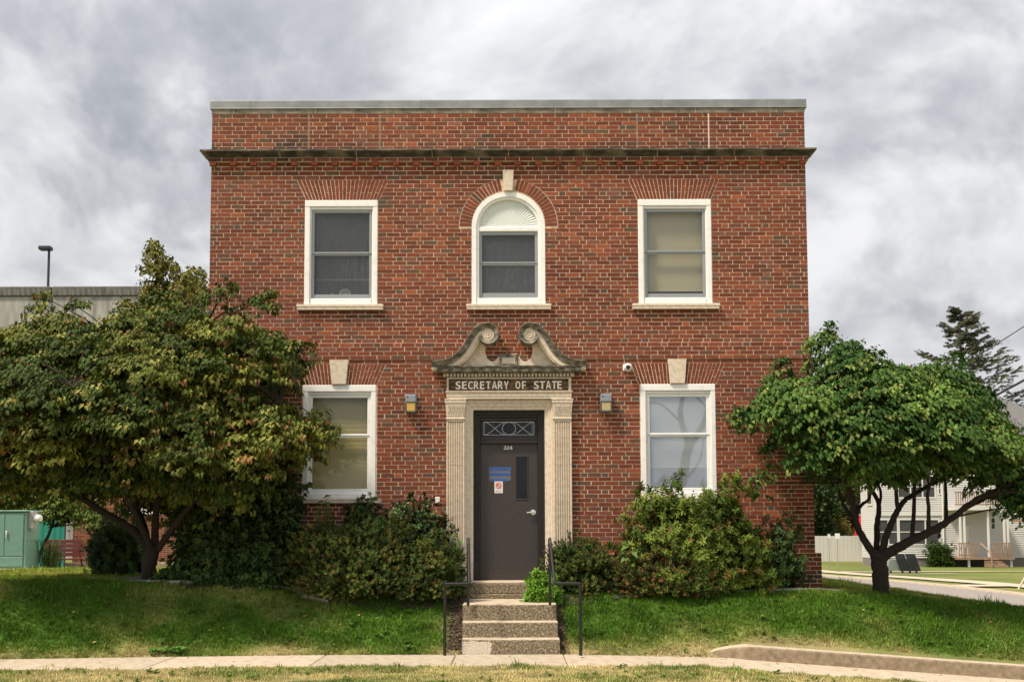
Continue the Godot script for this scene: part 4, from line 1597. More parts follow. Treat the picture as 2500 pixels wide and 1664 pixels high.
		sweep(lb, neck, func(u: float) -> Array:
			var w := lerpf(0.055, 0.10, smoothstep(0.0, 0.45, u)) * lerpf(1.0, 0.62, smoothstep(0.6, 1.0, u))
			return [Vector2(0.088, 0.0), Vector2(0.088, 0.20), Vector2(0.088 + 0.72 * w, 0.202), Vector2(0.088 + 0.76 * w, 0.188), Vector2(0.088 + w, 0.186), Vector2(0.088 + w, 0.0)], mirror)
		obj("fascia", lb, M.limestone, scroll)
		var fx := func(x: float) -> float: return -x - 0.012 if mirror else x
		var rs := MB.new()
		var rc := V(fx.call(vc.x), vc.y, 0.0)
		rs.lathe(rc, V(0, 0, 1), pv2([0.098, 0.0, 0.098, 0.222, 0.092, 0.236, 0.085, 0.236, 0.082, 0.226, 0.0, 0.226]), 28)
		for k in 8:
			var a := TAU * k / 8.0
			rs.lathe(rc + V(cos(a) * 0.045, sin(a) * 0.045, 0.226), V(0, 0, 1), pv2([0.018, 0.0, 0.016, 0.006, 0.007, 0.012, 0.0, 0.013]), 10)
		rs.lathe(rc + V(0, 0, 0.226), V(0, 0, 1), pv2([0.018, 0.0, 0.016, 0.008, 0.0, 0.015]), 10)
		obj("rosette", rs, M.limestone, scroll)
		var ty := MB.new()
		var tp := PackedVector2Array()
		for p in pv2([-1.0, 4.236, -0.9, 4.25, -0.806, 4.29, -0.72, 4.37, -0.647, 4.47, -0.575, 4.60, -0.50, 4.69, -0.42, 4.70, -0.385, 4.62, -0.372, 4.55, -0.379, 4.464, -0.365, 4.40, -0.342, 4.355, -0.305, 4.322, -0.268, 4.308, -0.232, 4.314, -0.204, 4.334, -0.185, 4.36, -0.174, 4.388, -0.146, 4.388, -0.146, 4.236]):
			tp.append(Vector2(fx.call(p.x), p.y))
		ty.prism(tp, -0.01, 0.085)
		obj("tympanum", ty, M.limestone, root)
		# raking dentils under the scroll
		var rk := MB.new()
		for q in [[-0.735, 4.315, 47.0], [-0.672, 4.392, 53.0], [-0.622, 4.468, 57.0], [-0.575, 4.545, 59.0], [-0.528, 4.622, 58.0]]:
			var ang := deg_to_rad(q[2])
			var e := Vector2(cos(ang), sin(ang))
			var g := Vector2(e.y, -e.x)
			var c := Vector2(q[0], q[1])
			var poly := PackedVector2Array()
			for k in [c - e * 0.022 - g * 0.02, c + e * 0.022 - g * 0.02, c + e * 0.022 + g * 0.026, c - e * 0.022 + g * 0.026]:
				poly.append(Vector2(fx.call(k.x), k.y))
			rk.prism(poly, 0.08, 0.145)
		obj("raking_dentils", rk, M.limestone, root, "stuff")
	var pd := MB.new()
	pd.bbox(V(-0.148, 4.236, -0.01), V(0.124, 4.392, 0.10), 0.006)
	pd.bbox(V(-0.154, 4.3925, -0.01), V(0.130, 4.43, 0.118), 0.01)
	for q in [[-0.148, 4.236, -0.122, 4.392], [0.098, 4.236, 0.124, 4.392], [-0.1215, 4.37, 0.0975, 4.392], [-0.1215, 4.236, 0.0975, 4.262]]:
		pd.box(V(q[0], q[1], 0.1), V(q[2], q[3], 0.112))
	var pdo := obj("pedestal", pd, M.limestone_weathered, root)
	pd = MB.new()
	pd.bbox(V(-0.120, 4.263, 0.098), V(0.096, 4.369, 0.1035), 0.002)
	obj("panel", pd, M.limestone, pdo)
	# the door in its bronze frame
	var df := MB.new()
	var zf := -0.05
	for s in [[-0.569, -0.535, zf], [-0.5345, -0.50, zf - 0.025], [-0.4995, -0.466, zf - 0.045]]:
		df.bbox(V(s[0], 0.88, -0.25), V(s[1], 3.55 - (s[0] + 0.569), s[2]), 0.004)
		df.bbox(V(-0.018 - s[1], 0.88, -0.25), V(-0.018 - s[0], 3.55 - (s[0] + 0.569), s[2]), 0.004)
		df.bbox(V(s[1] + 0.0005, 3.55 - (s[0] + 0.569) - 0.034, -0.25), V(-0.0185 - s[1], 3.55 - (s[0] + 0.569), s[2] - 0.001), 0.004)
	df.bbox(V(-0.4655, 3.03, -0.25), V(0.447, 3.075, -0.095), 0.006)
	df.bbox(V(-0.4655, 3.0755, -0.25), V(0.447, 3.145, -0.115), 0.006)
	df.bbox(V(-0.4655, 3.392, -0.25), V(0.447, 3.446, -0.13), 0.006)
	df.bbox(V(-0.4655, 3.1455, -0.25), V(-0.436, 3.3915, -0.13), 0.006)
	df.bbox(V(0.418, 3.1455, -0.25), V(0.447, 3.3915, -0.13), 0.006)
	df.bbox(V(-0.555, 0.90, -0.12), V(-0.475, 1.17, -0.046), 0.006)
	obj("door_frame", df, M.bronze_frame, root)
	var tp2 := MB.new()
	tp2.quad(V(-0.437, 3.144, -0.17), V(0.419, 3.144, -0.17), V(0.419, 3.393, -0.17), V(-0.437, 3.393, -0.17))
	var tr := obj("transom_light", tp2, M.glass, root)
	var cm := MB.new()
	var line := func(a: Array, rr: float) -> void:
		var p := PackedVector3Array()
		for k in a.size() / 2:
			p.append(V(a[2 * k], a[2 * k + 1], -0.155))
		cm.tube(p, even(rr, p.size()), 6)
	var xl := -0.405
	var xr := 0.388
	var yb := 3.168
	var yt := 3.374
	var ym := (yb + yt) * 0.5
	line.call([xl, yb, xl, yt], 0.005); line.call([xr, yb, xr, yt], 0.005); line.call([xl, yb, xr, yb], 0.005); line.call([xl, yt, xr, yt], 0.005)
	line.call([xr - 0.03, yb, xr - 0.03, yt], 0.003)
	var circ := []
	for k in 33:
		circ.append(-0.008 + 0.105 * cos(TAU * k / 32.0)); circ.append(ym + 0.100 * sin(TAU * k / 32.0))
	line.call(circ, 0.005)
	for s in [-1.0, 1.0]:
		for e in [-1.0, 1.0]:
			var cv := []
			for k in 13:
				var u := k / 12.0
				cv.append(-0.008 + s * lerpf(0.05, 0.39, u))
				cv.append(ym + e * 0.103 * cos(PI * (u * 0.93 + 0.03)))
			line.call(cv, 0.0045)
	obj("leading", cm, M.lead_came, tr)
	var dl := MB.new()
	var zd := -0.15
	var hx0 := 0.109
	var hx1 := 0.281
	var hy0 := 2.158
	var hy1 := 2.822
	backing(dl, 0.887, 3.026, -0.4635, 0.4445, zd, -0.20, [[hx0, hx1, hy0, hy1]])
	var door := obj("door", dl, M.bronze_door, root)
	door.set_meta("label", "dark brown metal door with a narrow vision panel and number 324")
	var vp := MB.new()
	vp.bbox(V(hx0 - 0.018, hy0 - 0.018, zd + 0.0005), V(hx0, hy1 + 0.018, zd + 0.010), 0.003)
	vp.bbox(V(hx1, hy0 - 0.018, zd + 0.0005), V(hx1 + 0.018, hy1 + 0.018, zd + 0.010), 0.003)
	vp.bbox(V(hx0 + 0.0005, hy1, zd + 0.0005), V(hx1 - 0.0005, hy1 + 0.018, zd + 0.010), 0.003)
	vp.bbox(V(hx0 + 0.0005, hy0 - 0.018, zd + 0.0005), V(hx1 - 0.0005, hy0, zd + 0.010), 0.003)
	obj("vision_frame", vp, M.bronze_door, door)
	var vg := MB.new()
	vg.quad(V(hx0, hy0, zd - 0.025), V(hx1, hy0, zd - 0.025), V(hx1, hy1, zd - 0.025), V(hx0, hy1, zd - 0.025))
	obj("vision_pane", vg, M.glass, door)
	var hn := MB.new()
	hn.lathe(V(0.372, 1.944, zd), V(0, 0, 1), pv2([0.044, 0.0, 0.044, 0.010, 0.040, 0.016, 0.016, 0.018, 0.014, 0.05, 0.0, 0.052]), 24)
	hn.tube(path([V(0.372, 1.944, zd + 0.042), V(0.33, 1.943, zd + 0.05), V(0.27, 1.940, zd + 0.048)]), PackedFloat32Array([0.013, 0.012, 0.010]), 10)
	obj("lever_handle", hn, M.chrome, door)
	letter("3", -0.094, -0.052, 2.938, 2.995, zd + 0.002, 0.004, M.white_plastic, door, 800)
	letter("2", -0.046, -0.005, 2.938, 2.995, zd + 0.002, 0.004, M.white_plastic, door, 800)
	letter("4", 0.000, 0.047, 2.938, 2.995, zd + 0.002, 0.004, M.white_plastic, door, 800)
	for y in [1.15, 1.95, 2.76]:
		var hg := MB.new()
		hg.tube(path([V(-0.466, y - 0.06, zd + 0.008), V(-0.466, y + 0.06, zd + 0.008)]), even(0.009, 2), 8)
		obj("hinge", hg, M.bronze_frame, door)
	# notices on the door
	var lab := thing("door_notice", "blue lettered vinyl strips stuck on the brown door", "notice", V(-0.153, 2.438, -0.15))
	var bl := MB.new()
	bl.box(V(-0.318, 2.452, zd + 0.0005), V(0.018, 2.648, zd + 0.0015))
	obj("backing", bl, M.tape_grey, lab)
	for q in [[-0.326, 0.022, 2.602, 2.655, 0], [-0.322, 0.020, 2.520, 2.572, 1], [-0.296, -0.012, 2.437, 2.480, 2]]:
		var t := MB.new()
		t.box(V(q[0], q[2], zd + 0.0018), V(q[1], q[3], zd + 0.003))
		var so := obj("strip", t, M.tape_blue, lab)
		var ink := MB.new()
		var rr := RandomNumberGenerator.new()
		rr.seed = 70 + q[4]
		var x: float = q[0] + 0.012
		while x < q[1] - 0.02:
			var w := rr.randf_range(0.010, 0.022)
			if rr.randf() < 0.85:
				ink.box(V(x, q[2] + 0.010, zd + 0.003), V(x + w, q[3] - rr.randf_range(0.010, 0.022), zd + 0.0034))
			x += w + 0.006
		obj("marks", ink, M.ink_blue, so, "stuff")
	var ns := thing("no_smoking_sign", "small white no smoking sign with red ring on the brown door", "sign", V(-0.173, 2.25, -0.15))
	var sb := MB.new()
	sb.box(V(-0.239, 2.25, zd + 0.0005), V(-0.108, 2.434, zd + 0.0025))
	obj("panel", sb, M.white_plastic, ns)
	sb = MB.new()
	sb.box(V(-0.228, 2.312, zd + 0.0027), V(-0.119, 2.426, zd + 0.0032))
	obj("picture_field", sb, M.ink_pink, ns)
	sb = MB.new()
	var rp := PackedVector3Array()
	for k in 29:
		rp.append(V(-0.1735 + 0.039 * cos(TAU * k / 28.0), 2.369 + 0.039 * sin(TAU * k / 28.0), zd + 0.004))
	sb.tube(rp, even(0.0042, rp.size()), 6)
	sb.tube(path([V(-0.200, 2.396, zd + 0.004), V(-0.147, 2.342, zd + 0.004)]), even(0.0042, 2), 6)
	obj("ring", sb, M.ink_red, ns)
	sb = MB.new()
	sb.box(V(-0.198, 2.362, zd + 0.0034), V(-0.158, 2.370, zd + 0.0042))
	obj("cigarette", sb, M.ink_black, ns)
	sb = MB.new()
	for k in 2:
		var x := -0.222
		while x < -0.13:
			sb.box(V(x, 2.283 - k * 0.017, zd + 0.0026), V(x + 0.007, 2.291 - k * 0.017, zd + 0.003))
			x += 0.0105
	obj("small_print", sb, M.ink_black, ns, "stuff")

func build_wall_fittings() -> void:
	for q in [[-1.627, -1.454, M.lens_amber, "grey wall pack lamp with amber lens left of the doorway"], [1.424, 1.606, M.lens_tan, "grey wall pack lamp with tan lens right of the doorway"]]:
		var x0: float = q[0]
		var x1: float = q[1]
		var t := thing("wall_lamp", q[3], "wall lamp", V((x0 + x1) * 0.5, 3.503, 0.012), "wall lamps beside the doorway")
		var m := MB.new()
		m.bbox(V(x0, 3.503, 0.010), V(x1, 3.788, 0.05), 0.01)
		m.bbox(V(x0 + 0.004, 3.66, 0.05), V(x1 - 0.004, 3.784, 0.15), 0.012)
		obj("housing", m, M.lamp_metal, t)
		m = MB.new()
		m.bbox(V(x0, 3.505, 0.05), V(x0 + 0.014, 3.658, 0.145), 0.003)
		m.bbox(V(x1 - 0.014, 3.505, 0.05), V(x1, 3.658, 0.145), 0.003)
		m.bbox(V(x0 + 0.0145, 3.505, 0.05), V(x1 - 0.0145, 3.518, 0.14), 0.003)
		obj("lens_frame", m, M.lamp_metal_dark, t)
		m = MB.new()
		m.bbox(V(x0 + 0.015, 3.519, 0.05), V(x1 - 0.015, 3.659, 0.138), 0.01)
		obj("lens", m, q[2], t)
		m = MB.new()
		m.lathe(V(x0 + 0.035, 3.745, 0.149), V(0, 0, 1), pv2([0.011, 0.0, 0.011, 0.004, 0.0, 0.006]), 12)
		obj("photocell", m, M.black_plastic, t)
		m = MB.new()
		m.tube(path([V(x1 - 0.05, 3.786, 0.03), V(x1 - 0.05, 3.815, 0.03)]), even(0.007, 2), 8)
		obj("conduit", m, M.lamp_metal_dark, t)
	var sc := thing("security_camera", "white turret security camera on the brick right of the doorway", "camera", V(1.863, 4.216, 0.012))
	var m := MB.new()
	m.bbox(V(1.79, 4.155, 0.012), V(1.895, 4.265, 0.05), 0.012)
	obj("mount", m, M.white_plastic, sc)
	m = MB.new()
	m.lathe(V(1.868, 4.212, 0.05), V(-0.05, -0.12, 1), pv2([0.062, -0.02, 0.066, 0.02, 0.064, 0.06, 0.052, 0.09, 0.036, 0.098]), 24)
	obj("ball", m, M.white_plastic, sc)
	m = MB.new()
	m.lathe(V(1.868, 4.212, 0.05), V(-0.05, -0.12, 1), pv2([0.038, 0.092, 0.034, 0.097, 0.0, 0.094]), 20)
	obj("lens", m, M.black_plastic, sc)
	var pl := thing("wall_plate", "small white plate on the brick left of the doorway", "plate", V(-1.127, 2.069, 0.012))
	m = MB.new()
	m.bbox(V(-1.164, 2.069, 0.008), V(-1.09, 2.186, 0.03), 0.006)
	obj("cover", m, M.white_plastic, pl)
	m = MB.new()
	m.lathe(V(-1.127, 2.16, 0.03), V(0, 0, 1), pv2([0.006, 0.0, 0.005, 0.002, 0.0, 0.003]), 10)
	obj("screw", m, M.lamp_metal_dark, pl)
	# odds and ends on the sill behind the upper left window
	var orn := thing("round_ornament", "small round white ornament behind the upper left window", "ornament", V(-2.63, 5.34, -0.17))
	m = MB.new()
	var c := V(-2.63, 5.44, -0.20)
	for q in [0.085, 0.06, 0.03]:
		var p := PackedVector3Array()
		for k in 25:
			p.append(c + V(cos(TAU * k / 24.0) * q, sin(TAU * k / 24.0) * q, 0.0))
		m.tube(p, even(0.010 if q > 0.08 else 0.005, 25), 6)
	for k in 10:
		var a := TAU * k / 10.0
		m.tube(path([c, c + V(cos(a) * 0.085, sin(a) * 0.085, 0)]), even(0.004, 2), 5)
	obj("grille", m, M.white_plastic, orn)
	m = MB.new()
	m.lathe(V(-2.63, 5.34, -0.21), V(0, 1, 0), pv2([0.07, 0.0, 0.065, 0.012, 0.02, 0.03, 0.015, 0.06]), 16)
	obj("base", m, M.white_plastic, orn)
	var toy := thing("pink_ornament", "little pink ornament beside the round white one behind the window", "ornament", V(-2.83, 5.34, -0.18))
	m = MB.new()
	m.lathe(V(-2.83, 5.34, -0.19), V(0, 1, 0), pv2([0.03, 0.0, 0.04, 0.03, 0.042, 0.06, 0.025, 0.085, 0.02, 0.11, 0.0, 0.125]), 12)
	obj("body", m, M.pink_toy, toy)
	m = MB.new()
	m.bbox(V(-3.12, 5.30, -0.32), V(-2.18, 5.338, -0.135), 0.006)
	var sh := obj("window_ledge", m, M.interior)
	tag(sh, "inner ledge under the upper left window", "ledge")

# ------------------------------------------------------------------ steps and handrails
# a cast block with a chipped front edge
func worn_block(mb: MB, x0: float, x1: float, y0: float, y1: float, z0: float, z1: float, wear: float, seedv: int) -> void:
	var nn := FastNoiseLite.new()
	nn.seed = seedv
	nn.frequency = 2.2
	nn.fractal_octaves = 4
	var n := 48
	for k in n:
		var row := []
		for q in 2:
			var x := lerpf(x0, x1, float(k + q) / n)
			var c := 0.010 + wear * maxf(0.0, nn.get_noise_1d(x * 3.0)) + 0.3 * wear * absf(nn.get_noise_1d(x * 22.0))
			var c2 := c * (0.7 + 0.6 * absf(nn.get_noise_1d(x * 9.0 + 40.0)))
			row.append([V(x, y0, z1), V(x, y1 - c, z1), V(x, y1 - c * 0.35, z1 - c2 * 0.4), V(x, y1, z1 - c2), V(x, y1, z0)])
		for s in 4:
			mb.quad(row[0][s], row[1][s], row[1][s + 1], row[0][s + 1])
	for e in 2:
		var x := x0 if e == 0 else x1
		var p := [V(x, y0, z0), V(x, y0, z1), V(x, y1 - 0.012, z1), V(x, y1, z1 - 0.012), V(x, y1, z0)]
		for s in range(1, 4):
			if e == 0:
				mb.tri(p[0], p[s], p[s + 1])
			else:
				mb.tri(p[0], p[s + 1], p[s])

func build_steps() -> void:
	var t := thing("entrance_steps", "worn exposed aggregate concrete steps up to the door", "steps", V(0, 0, 2.5))
	var tops := [[0.0, 0.192, 2.50, 2.20, -0.640, 0.672], [0.1925, 0.40, 2.20, 1.90, -0.648, 0.658], [0.4005, 0.622, 1.90, 1.55, -0.656, 0.652]]
	for k in 3:
		var q: Array = tops[k]
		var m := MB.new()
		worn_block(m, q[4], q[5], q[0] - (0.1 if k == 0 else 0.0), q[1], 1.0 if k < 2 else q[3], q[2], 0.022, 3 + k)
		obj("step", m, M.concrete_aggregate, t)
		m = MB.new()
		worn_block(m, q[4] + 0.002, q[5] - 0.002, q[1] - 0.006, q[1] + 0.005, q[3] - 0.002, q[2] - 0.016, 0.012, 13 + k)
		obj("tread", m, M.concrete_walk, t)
	var m2 := MB.new()
	m2.prism(pv2([-0.634, -0.02, -0.25, -0.02, -0.262, 0.02, -0.235, 0.06, -0.25, 0.10, -0.225, 0.135, -0.27, 0.165, -0.33, 0.172, -0.41, 0.166, -0.48, 0.178, -0.55, 0.17, -0.636, 0.176]), 2.494, 2.505)
	obj("patch", m2, M.patch_mortar, t).set_meta("label", "pale patched corner of the lowest step")
	m2 = MB.new()
	m2.bbox(V(-0.66, 0.35, 0.50), V(0.66, 0.629, 1.548), 0.01)
	obj("landing", m2, M.concrete_walk, t)
	m2 = MB.new()
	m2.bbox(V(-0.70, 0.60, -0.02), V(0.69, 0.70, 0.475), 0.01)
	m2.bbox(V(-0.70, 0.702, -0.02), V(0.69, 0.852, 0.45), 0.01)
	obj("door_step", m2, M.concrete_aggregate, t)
	m2 = MB.new()
	m2.bbox(V(-0.69, 0.853, -0.24), V(0.68, 0.884, 0.445), 0.008)
	obj("door_sill", m2, M.concrete_walk, t)
	# soil gaps beside the steps
	for s in [-1.0, 1.0]:
		var g := MB.new()
		for k in 8:
			var z0 := lerpf(0.9, 2.49, k / 8.0)
			var z1 := lerpf(0.9, 2.49, (k + 1) / 8.0)
			var xa: float = s * 0.62
			var xb: float = s * (0.84 if s < 0 else 0.76)
			var a := V(minf(xa, xb), land(0.85 * s, z1) + 0.006, z1)
			var b := V(maxf(xa, xb), land(0.85 * s, z1) + 0.006, z1)
			var d := V(maxf(xa, xb), land(0.85 * s, z0) + 0.006, z0)
			var e := V(minf(xa, xb), land(0.85 * s, z0) + 0.006, z0)
			g.quad(a, b, d, e)
		obj("soil_strip", g, M.soil).set_meta("kind", "structure")
	for q in [[-0.577, -0.535, -0.862, "left"], [0.561, 0.602, 0.945, "right"]]:
		var xb: float = q[0]
		var xi: float = q[1]
		var xo: float = q[2]
		var yf := 0.0
		var h := thing("handrail", "black iron pipe handrail on the %s side of the steps" % q[3], "handrail", V(xb, 0.622, 1.95), "handrails of the entrance steps")
		var m := MB.new()
		m.tube(path([V(xb, 0.615, 1.95), V(xb, 1.50, 1.95)]), even(0.020, 2), 12)
		obj("rear_post", m, M.rail_black, h)
		m = MB.new()
		m.tube(smooth_path(path([V(xb, 1.42, 1.95), V(xb, 1.515, 1.945), V(lerpf(xb, xi, 0.08), 1.53, 1.99), V(lerpf(xb, xi, 0.2), 1.46, 2.06)]), 5), even(0.022, 16), 12)
		m.tube(path([V(lerpf(xb, xi, 0.2), 1.46, 2.06), V(xi, 0.945, 2.63)]), even(0.022, 2), 12)
		obj("sloping_rail", m, M.rail_black, h)
		m = MB.new()
		m.tube(path([V(xi, 0.945, 2.63), V(xo, 0.942, 2.63)]), even(0.022, 2), 12)
		m.lathe(V(xi, 0.945, 2.63), V(0, 0, 1), pv2([0.022, -0.02, 0.022, 0.012, 0.016, 0.02, 0.0, 0.023]), 12)
		obj("cross_rail", m, M.rail_black, h)
		m = MB.new()
		m.tube(path([V(xo, -0.012, 2.63), V(xo, 0.955, 2.63)]), even(0.021, 2), 12)
		obj("front_post", m, M.rail_black, h)

# ------------------------------------------------------------------ leaves and plants
func leaf(mb: MB, at: Vector3, dir: Vector3, up: Vector3, ln: float, wd: float, droop: float, col: Color) -> void:
	var s := dir.cross(up).normalized()
	var u := s.cross(dir).normalized()
	var m := at + dir * ln * 0.45 - u * droop * ln * 0.12
	var tip := at + dir * ln - u * droop * ln * 0.45
	var l := m - s * wd * 0.5 + u * wd * 0.22
	var r := m + s * wd * 0.5 + u * wd * 0.22
	mb.tri(at, m, l, col); mb.tri(at, r, m, col)
	mb.tri(l, m, tip, col * 1.06); mb.tri(m, r, tip, col * 0.94)

# a twig along +z with leaves in pairs
func sprig_mesh(pairs: int, ln: float, leaf_len: float, leaf_wid: float, droop: float, spread: float, seedv: int, vary := 0.25) -> ArrayMesh:
	var r := RandomNumberGenerator.new()
	r.seed = seedv
	var mb := MB.new()
	mb.tube(path([V(0, 0, -ln * 0.25), V(0, 0.0, ln * 0.5), V(0, -droop * ln * 0.2, ln)]), PackedFloat32Array([0.0035, 0.0025, 0.0012]), 3, Color(0.35, 0.22, 0.14))
	for k in pairs:
		var t := float(k + 0.5) / pairs
		for s in [-1.0, 1.0]:
			var a := r.randf_range(-0.5, 0.5) + (PI * 0.5 if k % 2 and spread > 0.9 else 0.0)
			var side: Vector3 = V(cos(a) * s, sin(a) * s * 0.7, 0.0)
			var d: Vector3 = (side * spread + V(0, r.randf_range(-0.2, 0.15), 0.55 + 0.5 * t)).normalized()
			var v := r.randf_range(1.0 - vary, 1.0 + vary)
			leaf(mb, V(0, -droop * ln * 0.2 * t * t, ln * t), d, V(r.randf_range(-0.3, 0.3), 1, 0).normalized(), leaf_len * r.randf_range(0.7, 1.15), leaf_wid * r.randf_range(0.8, 1.1), droop * r.randf_range(0.6, 1.5), Color(v, v * r.randf_range(0.95, 1.05), v * 0.9))
	leaf(mb, V(0, -droop * ln * 0.2, ln), V(0, -droop * 0.4, 1).normalized(), Vector3.UP, leaf_len * 0.9, leaf_wid * 0.9, droop, Color(1.1, 1.1, 1.0))
	return mb.mesh(false)

# a patch of overlapping leaves that hang outwards along +z
func patch_mesh(leaves: int, spread: float, leaf_len: float, leaf_wid: float, hang: float, seedv: int) -> ArrayMesh:
	var r := RandomNumberGenerator.new()
	r.seed = seedv
	var mb := MB.new()
	for k in leaves:
		var p := V(r.randf_range(-1, 1), r.randf_range(-0.45, 0.4), r.randf_range(-1, 1)) * spread
		var yaw := r.randf_range(-1.25, 1.25)
		var d := V(sin(yaw), -hang * r.randf_range(0.3, 1.4), cos(yaw)).normalized()
		var up := V(r.randf_range(-0.45, 0.45), 1.0, r.randf_range(-0.1, 0.5)).normalized()
		var v := r.randf_range(0.78, 1.25)
		leaf(mb, p, d, up, leaf_len * r.randf_range(0.75, 1.15), leaf_wid * r.randf_range(0.85, 1.1), r.randf_range(0.3, 1.1), Color(v, v * r.randf_range(0.96, 1.04), v * 0.92))
	mb.tube(path([V(0, -0.01, -spread), V(0, -0.015, spread)]), taper(0.003, 0.0015, 2), 3, Color(0.35, 0.22, 0.14))
	return mb.mesh(false)

# a whorl of leaves round a shoot that points along +z
func whorl_mesh(leaves: int, leaf_len: float, leaf_wid: float, tilt: float, seedv: int, tiers := 2) -> ArrayMesh:
	var r := RandomNumberGenerator.new()
	r.seed = seedv
	var mb := MB.new()
	for t in tiers:
		var n := maxi(3, int(leaves * (1.0 - 0.35 * t)))
		for k in n:
			var a := TAU * (k + 0.5 * t) / n + r.randf_range(-0.3, 0.3)
			var e := tilt + 0.35 * t + r.randf_range(-0.35, 0.35)
			var d := V(cos(a) * cos(e), sin(a) * cos(e), sin(e))
			var v := r.randf_range(0.75, 1.25) * (1.0 + 0.12 * t)
			leaf(mb, V(0, 0, t * leaf_len * 0.35), d, V(0, 0, 1), leaf_len * r.randf_range(0.75, 1.15), leaf_wid * r.randf_range(0.85, 1.15), r.randf_range(0.2, 0.8), Color(v, v, v * 0.92))
	mb.tube(path([V(0, 0, -leaf_len), V(0, 0, leaf_len * 0.3)]), taper(0.003, 0.002, 2), 3, Color(0.4, 0.25, 0.15))
	return mb.mesh(false)

func add_instance(buf: PackedFloat32Array, at: Vector3, z: Vector3, up: Vector3, s: float, col: Color) -> void:
	z = z.normalized()
	var x := up.cross(z)
	if x.length() < 0.05:
		x = V(1, 0, 0).cross(z)
	x = x.normalized()
	var y := z.cross(x)
	buf.append_array(PackedFloat32Array([x.x * s, y.x * s, z.x * s, at.x, x.y * s, y.y * s, z.y * s, at.y, x.z * s, y.z * s, z.z * s, at.z, col.r, col.g, col.b, 1.0]))

func edge_distance(p: Vector2, poly: PackedVector2Array) -> float:
	var best := 1e9
	for k in poly.size():
		best = minf(best, p.distance_to(Geometry2D.get_closest_point_to_segment(p, poly[k], poly[(k + 1) % poly.size()])))
	return best

func limb(root: Node, called: String, pts: Array, r0: float, r1: float, seedv: int) -> void:
	var p := smooth_path(path(pts), 7)
	var rr := RandomNumberGenerator.new()
	rr.seed = seedv
	for k in range(1, p.size() - 1):
		p[k] += V(rr.randf_range(-1, 1), rr.randf_range(-1, 1), rr.randf_range(-1, 1)) * r0 * 0.09
	var mb := MB.new()
	mb.tube(p, taper(r0, r1, p.size()), 12, Color.WHITE, 0.045, seedv)
	obj(called, mb, M.bark, root)

